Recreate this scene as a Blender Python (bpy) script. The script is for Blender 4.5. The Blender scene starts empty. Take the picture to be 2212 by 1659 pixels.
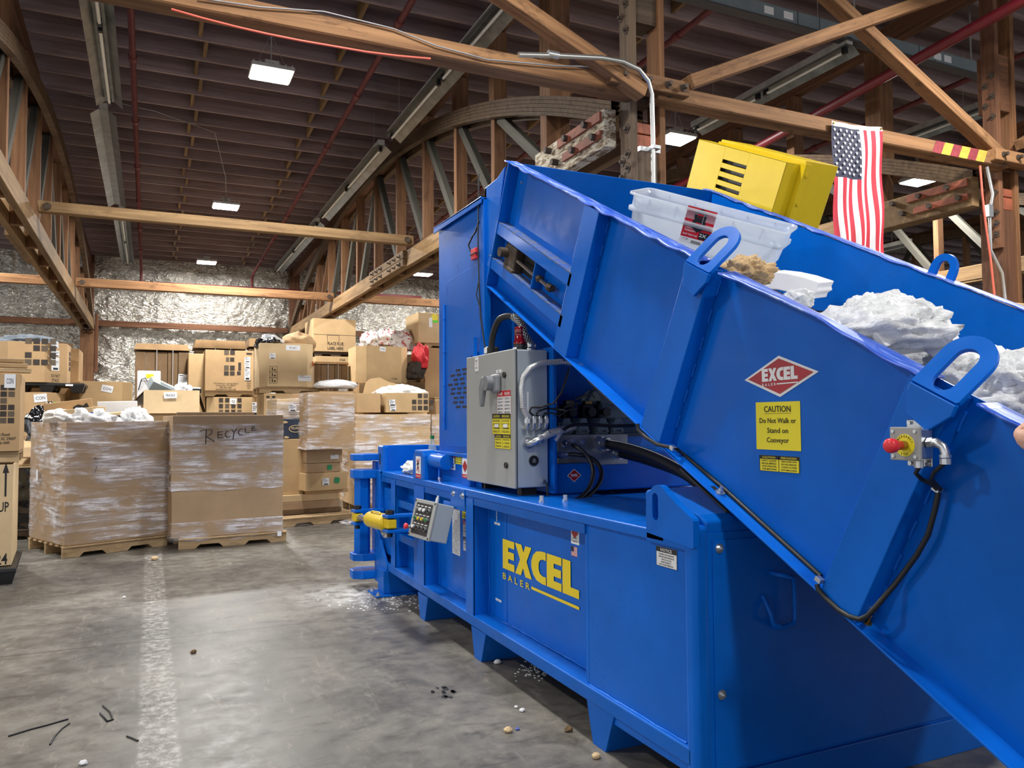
import bpy, bmesh, math, random
from mathutils import Vector, Matrix
random.seed(7)
SC = bpy.context.scene
COL = SC.collection

# ------------------------------------------------------------------ camera, world, exposure
F_PX, CAM_H = 1701.2, 1.5
YAW, PITCH, ROLL = [math.radians(a) for a in (24.717, 2.526, -0.351)]
c_fwd = Vector((math.sin(YAW)*math.cos(PITCH), math.cos(YAW)*math.cos(PITCH), math.sin(PITCH)))
c_r0 = Vector((math.cos(YAW), -math.sin(YAW), 0))
c_u0 = c_r0.cross(c_fwd)
c_right = c_r0*math.cos(ROLL) + c_u0*math.sin(ROLL)
c_up = -c_r0*math.sin(ROLL) + c_u0*math.cos(ROLL)
cam_data = bpy.data.cameras.new('camera')
cam = bpy.data.objects.new('camera', cam_data)
COL.objects.link(cam)
cam.matrix_world = Matrix(((c_right.x, c_up.x, -c_fwd.x, 0), (c_right.y, c_up.y, -c_fwd.y, 0),
                           (c_right.z, c_up.z, -c_fwd.z, CAM_H), (0, 0, 0, 1)))
cam_data.sensor_width = 36.0
cam_data.lens = F_PX/2212*36.0
cam_data.clip_end = 200
SC.camera = cam

world = bpy.data.worlds.new('world')
SC.world = world
world.use_nodes = True
world.node_tree.nodes['Background'].inputs[0].default_value = (0.84, 0.86, 0.90, 1)
world.node_tree.nodes['Background'].inputs[1].default_value = 0.95
SC.view_settings.view_transform = 'Standard'
SC.view_settings.look = 'None'
SC.view_settings.exposure = 0.30
SC.view_settings.gamma = 1.0
SC.view_settings.use_curve_mapping = False
try:
    SC.cycles.max_bounces = 7
    SC.cycles.diffuse_bounces = 3
    SC.cycles.glossy_bounces = 3
    SC.cycles.transparent_max_bounces = 12
    SC.cycles.use_denoising = True
except AttributeError:
    pass
LAMP_W = 270.0          # watts of one LED high bay


def P(px, py, ax, v):
    """world point where the photo ray through (px, py) meets the plane ax = v (metres)"""
    d = c_fwd + c_right*((px-1106)/F_PX) - c_up*((py-829.5)/F_PX)
    o = Vector((0, 0, CAM_H))
    i = 'xyz'.index(ax)
    return o + d*((v-o[i])/d[i])


# ------------------------------------------------------------------ materials
MATS = {}


class NT:
    def __init__(self, name):
        self.m = bpy.data.materials.new(name)
        self.m.use_nodes = True
        self.t = self.m.node_tree
        self.b = self.t.nodes['Principled BSDF']
        MATS[name] = self.m

    def n(self, ty, **kw):
        nd = self.t.nodes.new(ty)
        for k, v in kw.items():
            if k in nd.inputs.keys():
                nd.inputs[k].default_value = v
            else:
                setattr(nd, k, v)
        return nd

    def l(self, a, b):
        self.t.links.new(a, b)

    def coord(self, kind='Object', scale=(1, 1, 1)):
        tc = self.n('ShaderNodeTexCoord')
        mp = self.n('ShaderNodeMapping')
        mp.inputs['Scale'].default_value = scale
        self.l(tc.outputs[kind], mp.inputs[0])
        return mp.outputs[0]

    def noise(self, vec, scale=5, detail=4, rough=0.6, dist=0.0):
        nd = self.n('ShaderNodeTexNoise')
        nd.inputs['Scale'].default_value = scale
        nd.inputs['Detail'].default_value = detail
        nd.inputs['Roughness'].default_value = rough
        nd.inputs['Distortion'].default_value = dist
        self.l(vec, nd.inputs['Vector'])
        return nd.outputs[0]

    def ramp(self, fac, stops):
        r = self.n('ShaderNodeValToRGB')
        el = r.color_ramp.elements
        while len(el) < len(stops):
            el.new(0.5)
        for e, (p, c) in zip(el, stops):
            e.position = p
            e.color = (c[0], c[1], c[2], 1) if not isinstance(c, (int, float)) else (c, c, c, 1)
        self.l(fac, r.inputs[0])
        return r.outputs[0]

    def mix(self, fac, a, b, mode='MIX'):
        m = self.n('ShaderNodeMix')
        m.data_type = 'RGBA'
        m.blend_type = mode
        for s, v in ((0, fac), (6, a), (7, b)):
            if isinstance(v, bpy.types.NodeSocket):
                self.l(v, m.inputs[s])
            elif s == 0:
                m.inputs[0].default_value = v
            else:
                m.inputs[s].default_value = (v[0], v[1], v[2], 1)
        return m.outputs[2]

    def bump(self, h, strength=0.3, dist=0.01):
        b = self.n('ShaderNodeBump')
        b.inputs['Strength'].default_value = strength
        b.inputs['Distance'].default_value = dist
        self.l(h, b.inputs['Height'])
        self.l(b.outputs[0], self.b.inputs['Normal'])

    def set(self, **kw):
        for k, v in kw.items():
            s = self.b.inputs[{'color': 'Base Color', 'rough': 'Roughness', 'metal': 'Metallic', 'coat': 'Coat Weight',
                               'trans': 'Transmission Weight', 'alpha': 'Alpha', 'emit': 'Emission Color',
                               'power': 'Emission Strength', 'spec': 'Specular IOR Level', 'ior': 'IOR'}[k]]
            if isinstance(v, bpy.types.NodeSocket):
                self.l(v, s)
            elif s.type == 'RGBA':
                s.default_value = (v[0], v[1], v[2], 1)
            else:
                s.default_value = v
        return self


def srgb(r, g, b):
    f = lambda c: (c/255/12.92) if c/255 <= 0.04045 else ((c/255+0.055)/1.055)**2.4
    return (f(r), f(g), f(b))


def plain(name, rgb, rough=0.5, metal=0.0, var=0.12, scale=6, **kw):
    t = NT(name)
    c = srgb(*rgb)
    v = t.coord()
    n = t.noise(v, scale, 4)
    col = t.ramp(n, [(0.3, tuple(x*(1-var) for x in c)), (0.7, tuple(min(1, x*(1+var)) for x in c))])
    t.set(color=col, rough=rough, metal=metal, **kw)
    return t.m


def wood(name, light, dark, rough=0.75, stain=0.25):
    t = NT(name)
    v = t.coord('Object', (0.35, 7, 7))
    oi = t.n('ShaderNodeObjectInfo')
    add = t.n('ShaderNodeVectorMath', operation='ADD')
    t.l(v, add.inputs[0])
    mul = t.n('ShaderNodeVectorMath', operation='SCALE')
    cb = t.n('ShaderNodeCombineXYZ')
    for i in range(3):
        t.l(oi.outputs['Random'], cb.inputs[i])
    t.l(cb.outputs[0], mul.inputs[0])
    mul.inputs['Scale'].default_value = 37.0
    t.l(mul.outputs[0], add.inputs[1])
    g = t.noise(add.outputs[0], 2.2, 6, 0.65, 0.6)
    col = t.ramp(g, [(0.30, srgb(*dark)), (0.72, srgb(*light))])
    v2 = t.coord('Object', (1.2, 3, 3))
    add2 = t.n('ShaderNodeVectorMath', operation='ADD')
    t.l(v2, add2.inputs[0])
    t.l(mul.outputs[0], add2.inputs[1])
    s = t.noise(add2.outputs[0], 1.6, 5, 0.7)
    sm = t.ramp(s, [(0.56, 0), (0.74, stain*2.4)])
    col = t.mix(sm, col, tuple(x*0.35 for x in srgb(*dark)))
    # per-piece tone
    hv = t.n('ShaderNodeHueSaturation')
    mr = t.n('ShaderNodeMapRange')
    mr.inputs[3].default_value = 0.78
    mr.inputs[4].default_value = 1.18
    t.l(oi.outputs['Random'], mr.inputs[0])
    t.l(mr.outputs[0], hv.inputs['Value'])
    t.l(col, hv.inputs['Color'])
    t.set(color=hv.outputs[0], rough=rough, spec=0.25)
    t.bump(g, 0.25, 0.01)
    return t.m


def M(name):
    return MATS[name]


wood('wood_orange', (160, 120, 82), (104, 72, 48), stain=0.42)
wood('wood_tan', (150, 122, 86), (104, 80, 54), stain=0.25)
wood('wood_bow', (112, 90, 66), (70, 54, 40), stain=0.25)
wood('wood_brown', (128, 88, 62), (82, 54, 40), stain=0.25)
wood('wood_joist', (164, 144, 142), (124, 106, 104), stain=0.15)
wood('wood_deck', (140, 122, 120), (106, 92, 92), stain=0.1)
wood('wood_grey', (90, 87, 78), (64, 62, 56), stain=0.2)
wood('wood_web', (140, 102, 70), (94, 64, 44), stain=0.25)
wood('wood_weathered', (112, 94, 76), (66, 54, 44), stain=0.4)
wood('wood_pallet', (208, 180, 140), (165, 136, 98), stain=0.25)
wood('wood_column', (150, 106, 70), (98, 66, 44), stain=0.3)


# old white paint peeling off timber
t = NT('peeling_white')
g = t.noise(t.coord('Object', (4, 2, 8)), 3, 8, 0.75, 0.6)
col = t.ramp(g, [(0.40, srgb(104, 82, 60)), (0.47, srgb(150, 128, 98)), (0.52, srgb(206, 196, 172)), (0.62, srgb(222, 214, 194)), (0.70, srgb(130, 104, 78))])
t.set(color=col, rough=0.8)
t.bump(g, 0.4, 0.01)


def blue(name, rgb, rough=0.3, scratch=0.72):
    t = NT(name)
    c = srgb(*rgb)
    v = t.coord('Object', (1, 1, 1))
    n = t.noise(v, 3.0, 3)
    col = t.ramp(n, [(0.3, tuple(x*0.9 for x in c)), (0.7, tuple(x*1.1 for x in c))])
    v2 = t.coord('Object', (9, 2.5, 5))
    s = t.noise(v2, 5, 8, 0.7, 0.4)
    sm = t.ramp(s, [(scratch, 0), (scratch+0.04, 0.55)])
    col = t.mix(sm, col, srgb(120, 150, 205))
    r = t.ramp(t.noise(v, 7, 4), [(0.3, rough*0.8), (0.7, rough*1.35)])
    t.set(color=col, rough=r, spec=0.17, coat=0.05)
    t.b.inputs['Coat Roughness'].default_value = 0.12
    t.bump(t.noise(v, 60, 2), 0.03, 0.002)
    return t.m


blue('blue_paint', (4, 98, 198), scratch=0.80)
blue('blue_worn', (10, 104, 210), 0.28, 0.70)
blue('blue_old', (8, 94, 188), 0.38, 0.74)

# rubbed top lips: blue paint rubbed to pale metal with rust flecks
t = NT('blue_rubbed')
v = t.coord('Object', (14, 1.6, 1.6))
s = t.noise(v, 3, 7, 0.7, 0.8)
col = t.ramp(s, [(0.42, srgb(30, 82, 196)), (0.56, srgb(92, 128, 222)), (0.66, srgb(190, 202, 235)), (0.74, srgb(60, 98, 200))])
s2 = t.noise(t.coord('Object', (10, 4, 4)), 5, 6, 0.7)
col = t.mix(t.ramp(s2, [(0.66, 0), (0.72, 1)]), col, srgb(150, 105, 70))
t.set(color=col, rough=0.35)
# dusty rails
t = NT('blue_dusty')
s = t.noise(t.coord('Object', (6, 6, 6)), 4, 7, 0.75)
col = t.ramp(s, [(0.40, srgb(24, 78, 165)), (0.55, srgb(78, 96, 130)), (0.7, srgb(120, 112, 100))])
t.set(color=col, rough=0.7)

plain('yellow_paint', (218, 186, 18), 0.38, var=0.05, coat=0.1)
plain('yellow_label', (238, 222, 40), 0.45, var=0.03)
plain('yellow_letter', (244, 214, 30), 0.4, var=0.03)
plain('white_label', (236, 236, 236), 0.45, var=0.03)
plain('paper_white', (232, 234, 238), 0.6, var=0.04)
plain('black_print', (22, 22, 24), 0.5, var=0.05)
plain('grey_print', (96, 84, 70), 0.8, var=0.15, scale=20)
plain('dark_print', (60, 52, 46), 0.8, var=0.2, scale=20)
plain('red_label', (200, 30, 40), 0.4, var=0.05)
plain('red_badge', (170, 24, 34), 0.3, var=0.15, scale=3)
plain('hazard_red', (128, 48, 54), 0.8, var=0.3, scale=14)
plain('hazard_yellow', (176, 154, 58), 0.8, var=0.25, scale=14)
plain('grey_enclosure', (158, 160, 158), 0.4, var=0.03)
plain('grey_enclosure_side', (172, 182, 188), 0.35, var=0.03)
plain('grey_plastic', (128, 130, 134), 0.45)
plain('steel', (190, 192, 194), 0.25, 0.95, var=0.1)
plain('zinc', (205, 208, 210), 0.3, 0.9, var=0.1, scale=20)
plain('aluminium_block', (150, 150, 148), 0.4, 0.6, var=0.2, scale=12)
plain('cast_grey', (104, 118, 122), 0.5, 0.2, var=0.2)
plain('dark_steel', (62, 58, 54), 0.5, 0.7, var=0.3, scale=15)
plain('rust_iron', (78, 66, 56), 0.7, 0.4, var=0.35, scale=20)
plain('black_rubber', (28, 28, 30), 0.45, var=0.15)
plain('black_plastic', (30, 31, 34), 0.4, var=0.15)
plain('black_film', (14, 15, 18), 0.16, var=0.3, coat=0.6)
plain('belt_rubber', (52, 48, 46), 0.6, var=0.3)
plain('red_plastic', (224, 48, 58), 0.35, var=0.05)
plain('red_pipe', (112, 24, 36), 0.45, var=0.15)
plain('red_pipe_dark', (104, 44, 44), 0.6, var=0.2)
plain('brick_paint', (150, 82, 56), 0.7, var=0.3, scale=10)
plain('fixture_white', (196, 194, 186), 0.35, 0.3, var=0.2)
plain('fixture_steel', (118, 122, 122), 0.32, 0.7, var=0.35, scale=4)
plain('tube_glass', (236, 236, 226), 0.3, var=0.04)
plain('duct_grey', (136, 150, 154), 0.4, 0.3, var=0.08)
plain('conduit_metal', (196, 196, 192), 0.3, 0.9, var=0.1)
plain('foam_white', (238, 238, 240), 0.7, var=0.03)
plain('rag_white', (224, 224, 220), 0.9, var=0.05)
plain('gasket_grey', (70, 70, 72), 0.6)
plain('green_cap', (20, 120, 60), 0.4)
plain('green_sticker', (80, 220, 40), 0.5)
plain('green_tape', (20, 130, 80), 0.5)
plain('orange_sticker', (240, 110, 30), 0.5)
plain('blue_tape', (90, 110, 190), 0.5)
plain('flag_red', (182, 34, 54), 0.75, var=0.08)
plain('flag_white', (208, 206, 208), 0.75, var=0.06)
plain('flag_navy', (38, 42, 66), 0.75, var=0.1)
plain('cloth_grey', (120, 130, 140), 0.9)
plain('cloth_red', (190, 30, 40), 0.7)
plain('cloth_green', (30, 110, 60), 0.7)
plain('cloth_dark', (56, 46, 38), 0.8, var=0.3)
plain('brass', (170, 140, 80), 0.3, 0.9)
plain('orange_cord', (220, 100, 80), 0.5)
plain('wire_grey', (150, 148, 146), 0.5)
plain('serta_blue', (44, 56, 74), 0.6)
plain('shirt_dark', (40, 44, 56), 0.9)
plain('denim', (50, 62, 90), 0.9)
plain('hair_brown', (60, 42, 30), 0.7, var=0.3)

t = NT('skin')
n = t.noise(t.coord('Object'), 60, 4)
col = t.ramp(n, [(0.28, srgb(170, 115, 90)), (0.42, srgb(222, 172, 146)), (0.8, srgb(236, 190, 166))])
t.set(color=col, rough=0.5)
t.b.inputs['Subsurface Weight'].default_value = 0.1


def cardboard(name, rgb, var=0.1):
    t = NT(name)
    c = srgb(*rgb)
    v = t.coord('Object', (1, 1, 1))
    n = t.noise(v, 2.5, 5, 0.65)
    col = t.ramp(n, [(0.3, tuple(x*(1-var) for x in c)), (0.7, tuple(min(1, x*(1+var)) for x in c))])
    w = t.noise(t.coord('Object', (60, 60, 2)), 4, 2)
    t.set(color=col, rough=0.8, spec=0.2)
    t.bump(w, 0.06, 0.004)
    return t.m


cardboard('card', (194, 164, 122))
cardboard('card_light', (210, 184, 144))
cardboard('card_warm', (188, 156, 116))
cardboard('card_grey', (172, 146, 116))
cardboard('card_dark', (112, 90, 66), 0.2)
cardboard('card_kraft', (172, 140, 102), 0.2)

# stretch film: mostly clear, glossy streaks with highlights and glare painted in as white
t = NT('stretch_film')
v = t.coord('Object', (0.5, 0.5, 6))
s = t.noise(v, 3.2, 9, 0.68, 0.8)
big = t.noise(t.coord('Object', (1.0, 1.0, 1.9)), 1.9, 4)
mask = t.ramp(s, [(0.36, 0.12), (0.48, 0.34), (0.54, 0.8), (0.62, 1.0)])
mk2 = t.ramp(big, [(0.40, 0.05), (0.60, 1.1)])
mm = t.n('ShaderNodeMath', operation='MULTIPLY')
t.l(mask, mm.inputs[0])
t.l(mk2, mm.inputs[1])
tr = t.n('ShaderNodeBsdfTransparent')
ms = t.n('ShaderNodeMixShader')
t.l(mm.outputs[0], ms.inputs[0])
t.l(tr.outputs[0], ms.inputs[1])
t.l(t.b.outputs[0], ms.inputs[2])
t.set(color=srgb(248, 244, 248), rough=0.14, coat=0.6)
t.bump(s, 0.9, 0.03)
t.l(ms.outputs[0], t.t.nodes['Material Output'].inputs[0])

# bubble wrap / clear film heaps
t = NT('bubble_wrap')
v = t.coord('Object')
w = t.noise(v, 22, 6, 0.7, 1.0)
tr = t.n('ShaderNodeBsdfTransparent')
ms = t.n('ShaderNodeMixShader')
t.l(t.ramp(w, [(0.35, 0.75), (0.6, 1.0)]), ms.inputs[0])
t.l(tr.outputs[0], ms.inputs[1])
t.l(t.b.outputs[0], ms.inputs[2])
t.set(color=srgb(246, 248, 250), rough=0.16)
t.bump(w, 0.8, 0.02)
t.l(ms.outputs[0], t.t.nodes['Material Output'].inputs[0])

# translucent tote plastic
t = NT('tote_plastic')
n = t.noise(t.coord('Object'), 4, 3)
tr = t.n('ShaderNodeBsdfTransparent')
tr.inputs[0].default_value = (0.92, 0.95, 0.98, 1)
tl = t.n('ShaderNodeBsdfTranslucent')
tl.inputs[0].default_value = (0.86, 0.9, 0.95, 1)
m1 = t.n('ShaderNodeMixShader')
m1.inputs[0].default_value = 0.45
t.set(color=srgb(226, 232, 240), rough=0.25)
t.l(t.b.outputs[0], m1.inputs[1])
t.l(tl.outputs[0], m1.inputs[2])
m2 = t.n('ShaderNodeMixShader')
t.l(t.ramp(n, [(0.3, 0.50), (0.7, 0.62)]), m2.inputs[0])
t.l(tr.outputs[0], m2.inputs[1])
t.l(m1.outputs[0], m2.inputs[2])
t.l(m2.outputs[0], t.t.nodes['Material Output'].inputs[0])

t = NT('clear_bottle')
tr = t.n('ShaderNodeBsdfTransparent')
ms = t.n('ShaderNodeMixShader')
ms.inputs[0].default_value = 0.3
t.l(tr.outputs[0], ms.inputs[1])
t.l(t.b.outputs[0], ms.inputs[2])
t.set(color=srgb(210, 230, 220), rough=0.05)
t.l(ms.outputs[0], t.t.nodes['Material Output'].inputs[0])

# woven feed sacks: white with coloured print
t = NT('sack_print')
n = t.noise(t.coord('Object'), 5, 3, 0.6, 1.0)
r = t.n('ShaderNodeValToRGB')
r.color_ramp.interpolation = 'CONSTANT'
el = r.color_ramp.elements
while len(el) < 6:
    el.new(0.5)
for e, (p, c) in zip(el, ((0, (40, 90, 60)), (.34, (228, 226, 222)), (.55, (190, 36, 44)), (.60, (232, 230, 226)), (.68, (60, 50, 48)), (.72, (226, 222, 218)))):
    e.position = p
    e.color = (*srgb(*c), 1)
t.l(n, r.inputs[0])
t.set(color=r.outputs[0], rough=0.5)

t = NT('red_lens')
t.set(color=srgb(104, 6, 18), rough=0.12, coat=0.5)

t = NT('led_face')
t.set(color=(1, 1, 1), emit=(1.0, 0.99, 0.96), power=14.0)

# reflective foil insulation: creases radiating across each sheet, embossed skin
t = NT('foil')


def ridged(scale, stretch, dist, rot):
    tc = t.n('ShaderNodeTexCoord')
    mp = t.n('ShaderNodeMapping')
    mp.inputs['Rotation'].default_value = (0, rot, 0)
    mp.inputs['Scale'].default_value = stretch
    t.l(tc.outputs['Object'], mp.inputs[0])
    n = t.noise(mp.outputs[0], scale, 3, 0.5, dist)
    a = t.n('ShaderNodeMath', operation='SUBTRACT')
    t.l(n, a.inputs[0])
    a.inputs[1].default_value = 0.5
    b = t.n('ShaderNodeMath', operation='ABSOLUTE')
    t.l(a.outputs[0], b.inputs[0])
    return b.outputs[0]


def addm(x, y, k):
    m = t.n('ShaderNodeMath', operation='MULTIPLY_ADD')
    t.l(y, m.inputs[0])
    m.inputs[1].default_value = k
    t.l(x, m.inputs[2])
    return m.outputs[0]


h = ridged(1.3, (1, 1, 1.3), 1.6, 0)
h = addm(h, ridged(2.6, (1, 1, 2.6), 1.2, .5), .6)
h = addm(h, ridged(3.0, (1, 1, 2.8), 1.2, -.6), .55)
h = addm(h, ridged(7.0, (1, 1, 1.6), 0.8, .2), .16)
wv = t.n('ShaderNodeTexVoronoi')
wv.inputs['Scale'].default_value = 30
t.l(t.coord(), wv.inputs['Vector'])
h = addm(h, wv.outputs[0], .012)
t.set(color=srgb(236, 232, 222), rough=0.26, metal=0.72)
t.bump(h, 1.0, 0.35)

# concrete floor with wear, blotches and a worn line of old paint
t = NT('concrete')
v = t.n('ShaderNodeNewGeometry').outputs['Position']
n1 = t.noise(v, 0.9, 8, 0.65, 0.5)
n2 = t.noise(v, 7, 6, 0.7)
col = t.ramp(n1, [(0.32, srgb(74, 71, 67)), (0.48, srgb(106, 102, 95)), (0.66, srgb(134, 129, 119))])
col = t.mix(t.ramp(n2, [(0.35, 0.45), (0.62, 0.0)]), col, srgb(58, 54, 50))
st = t.noise(t.coord('Object', (1.0, 2.2, 1)), 2.3, 6, 0.7, 1.2)
col = t.mix(t.ramp(st, [(0.55, 0), (0.68, 0.6)]), col, srgb(52, 48, 44))
ss = t.noise(t.coord('Object', (3.0, 0.8, 1)), 4.5, 7, 0.75, 0.5)
col = t.mix(t.ramp(ss, [(0.56, 0), (0.72, 0.5)]), col, srgb(158, 150, 138))
sx = t.n('ShaderNodeSeparateXYZ')
t.l(v, sx.inputs[0])
# worn paint line near x = 0.06
ab = t.n('ShaderNodeMath', operation='SUBTRACT')
t.l(sx.outputs[0], ab.inputs[0])
ab.inputs[1].default_value = 0.06
aa = t.n('ShaderNodeMath', operation='ABSOLUTE')
t.l(ab.outputs[0], aa.inputs[0])
lm = t.ramp(aa.outputs[0], [(0.075, 1), (0.10, 0)])
wn = t.ramp(t.noise(v, 18, 8, 0.8), [(0.46, 0), (0.62, 0.55)])
mm = t.n('ShaderNodeMath', operation='MULTIPLY')
t.l(lm, mm.inputs[0])
t.l(wn, mm.inputs[1])
col = t.mix(mm.outputs[0], col, srgb(205, 202, 196))
# white drilling dust round the far foot
dd = t.n('ShaderNodeVectorMath', operation='DISTANCE')
t.l(v, dd.inputs[0])
dd.inputs[1].default_value = (1.62, 6.75, 0.0)
dm = t.n('ShaderNodeMath', operation='MULTIPLY')
t.l(t.ramp(dd.outputs['Value'], [(0.05, 1), (0.62, 0)]), dm.inputs[0])
t.l(t.ramp(t.noise(v, 6, 6, 0.7), [(0.36, 0), (0.56, 0.9)]), dm.inputs[1])
col = t.mix(dm.outputs[0], col, srgb(214, 212, 206))
# control joint y = 6.0
jb = t.n('ShaderNodeMath', operation='SUBTRACT')
t.l(sx.outputs[1], jb.inputs[0])
jb.inputs[1].default_value = 6.0
ja = t.n('ShaderNodeMath', operation='ABSOLUTE')
t.l(jb.outputs[0], ja.inputs[0])
col = t.mix(t.ramp(ja.outputs[0], [(0.004, 0.8), (0.012, 0)]), col, srgb(52, 48, 44))
ck = t.n('ShaderNodeTexVoronoi')
ck.feature = 'DISTANCE_TO_EDGE'
ck.inputs['Scale'].default_value = 0.30
dv = t.n('ShaderNodeVectorMath', operation='ADD')
nz = t.n('ShaderNodeTexNoise')
nz.inputs['Scale'].default_value = 2.5
t.l(v, nz.inputs['Vector'])
t.l(v, dv.inputs[0])
t.l(nz.outputs['Color'], dv.inputs[1])
t.l(dv.outputs[0], ck.inputs['Vector'])
col = t.mix(t.ramp(ck.outputs[0], [(0.0, 0.35), (0.0025, 0)]), col, srgb(60, 56, 52))
t.set(color=col, rough=t.ramp(n2, [(0.3, 0.32), (0.7, 0.55)]), spec=0.4)
t.bump(n2, 0.12, 0.01)


# ------------------------------------------------------------------ mesh building
class MB:
    def __init__(self):
        self.v, self.f, self.mi, self.sm = [], [], [], []

    def add(self, vs, fs, m=0, smooth=False):
        o = len(self.v)
        self.v += [Vector(p) for p in vs]
        for f in fs:
            self.f.append([i+o for i in f])
            self.mi.append(m)
            self.sm.append(smooth)
        return self

    def box(self, x0, x1, y0, y1, z0, z1, m=0):
        vs = [(x, y, z) for z in (z0, z1) for y in (y0, y1) for x in (x0, x1)]
        return self.add(vs, [(0, 2, 3, 1), (4, 5, 7, 6), (0, 1, 5, 4), (2, 6, 7, 3), (0, 4, 6, 2), (1, 3, 7, 5)], m)

    def obox(self, c, ax, ay, az, m=0):
        """box from its centre and three half vectors"""
        c, ax, ay, az = map(Vector, (c, ax, ay, az))
        vs = [c+ax*i+ay*j+az*k for k in (-1, 1) for j in (-1, 1) for i in (-1, 1)]
        return self.add(vs, [(0, 2, 3, 1), (4, 5, 7, 6), (0, 1, 5, 4), (2, 6, 7, 3), (0, 4, 6, 2), (1, 3, 7, 5)], m)

    def prism(self, pts, vec, m=0):
        pts = [Vector(p) for p in pts]
        vec = Vector(vec)
        n = len(pts)
        vs = pts + [p+vec for p in pts]
        fs = [list(range(n))[::-1], list(range(n, 2*n))] + [[i, (i+1) % n, n+(i+1) % n, n+i] for i in range(n)]
        return self.add(vs, fs, m)

    def ring(self, outer, inner, vec, m=0):
        """plate with a hole: outer and inner loops of equal length"""
        n = len(outer)
        vec = Vector(vec)
        a = [Vector(p) for p in outer]
        b = [Vector(p) for p in inner]
        vs = a + b + [p+vec for p in a] + [p+vec for p in b]
        fs = []
        for i in range(n):
            j = (i+1) % n
            fs += [[i, i+n, j+n, j], [i+2*n, j+2*n, j+3*n, i+3*n], [i, j, j+2*n, i+2*n], [i+n, i+3*n, j+3*n, j+n]]
        return self.add(vs, fs, m)

    def cyl(self, p0, p1, r0, r1=None, n=16, m=0, caps=True):
        p0, p1 = Vector(p0), Vector(p1)
        r1 = r0 if r1 is None else r1
        d = (p1-p0).normalized()
        u = d.orthogonal().normalized()
        w = d.cross(u)
        vs = []
        for p, r in ((p0, r0), (p1, r1)):
            vs += [p+(u*math.cos(2*math.pi*i/n)+w*math.sin(2*math.pi*i/n))*r for i in range(n)]
        self.add(vs, [[i, (i+1) % n, n+(i+1) % n, n+i] for i in range(n)], m, n > 8)
        if caps:
            self.add(vs, [list(range(n))[::-1], list(range(n, 2*n))], m)
        return self

    def tube(self, pts, r, n=8, m=0, closed=False):
        pts = [Vector(p) for p in pts]
        N = len(pts)
        rs = r if isinstance(r, (list, tuple)) else [r]*N
        u = None
        vs = []
        for i, p in enumerate(pts):
            d = (pts[min(i+1, N-1)]-pts[max(i-1, 0)])
            d = d.normalized() if d.length > 1e-9 else Vector((0, 0, 1))
            u = d.orthogonal() if u is None else (u-d*u.dot(d))
            u.normalize()
            w = d.cross(u)
            vs += [p+(u*math.cos(2*math.pi*k/n)+w*math.sin(2*math.pi*k/n))*rs[i] for k in range(n)]
        fs = [[i*n+k, i*n+(k+1) % n, (i+1)*n+(k+1) % n, (i+1)*n+k] for i in range(N-1) for k in range(n)]
        self.add(vs, fs, m, True)
        self.add(vs, [list(range(n))[::-1], list(range((N-1)*n, N*n))], m)
        return self

    def lathe(self, c, ax, prof, n=20, m=0):
        """prof: (radius, height) along axis ax from point c"""
        c, ax = Vector(c), Vector(ax).normalized()
        u = ax.orthogonal().normalized()
        w = ax.cross(u)
        vs = []
        for r, h in prof:
            vs += [c+ax*h+(u*math.cos(2*math.pi*k/n)+w*math.sin(2*math.pi*k/n))*max(r, 1e-4) for k in range(n)]
        fs = [[i*n+k, i*n+(k+1) % n, (i+1)*n+(k+1) % n, (i+1)*n+k] for i in range(len(prof)-1) for k in range(n)]
        self.add(vs, fs, m, True)
        return self

    def grid(self, fn, nu, nv, m=0, smooth=True):
        vs = [fn(i/nu, j/nv) for j in range(nv+1) for i in range(nu+1)]
        fs = [[j*(nu+1)+i, j*(nu+1)+i+1, (j+1)*(nu+1)+i+1, (j+1)*(nu+1)+i] for j in range(nv) for i in range(nu)]
        return self.add(vs, fs, m, smooth)

    def split(self, name, mats, parent=None, bevel=0, seg=2, fix=True, gap=.004):
        """one object per separate piece: touching islands stay together"""
        n = len(self.v)
        up = list(range(n))

        def find(i):
            while up[i] != i:
                up[i] = up[up[i]]
                i = up[i]
            return i
        for f in self.f:
            for k in f[1:]:
                up[find(k)] = find(f[0])
        isl = {}
        for i in range(n):
            isl.setdefault(find(i), []).append(i)
        bx = [(r, [min(self.v[i][k] for i in q)-gap for k in range(3)], [max(self.v[i][k] for i in q)+gap for k in range(3)]) for r, q in isl.items()]
        for a in range(len(bx)):
            for b2 in range(a+1, len(bx)):
                if all(bx[a][1][k] <= bx[b2][2][k] and bx[b2][1][k] <= bx[a][2][k] for k in range(3)):
                    up[find(bx[b2][0])] = find(bx[a][0])
        out, maps = {}, {}
        for f, mi, sm in zip(self.f, self.mi, self.sm):
            r = find(f[0])
            mb = out.setdefault(r, MB())
            mp = maps.setdefault(r, {})
            g = []
            for i in f:
                if i not in mp:
                    mp[i] = len(mb.v)
                    mb.v.append(self.v[i])
                g.append(mp[i])
            mb.f.append(g)
            mb.mi.append(mi)
            mb.sm.append(sm)
        return [mb.build(name, mats, parent, bevel, seg, fix) for mb in out.values()]

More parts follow.
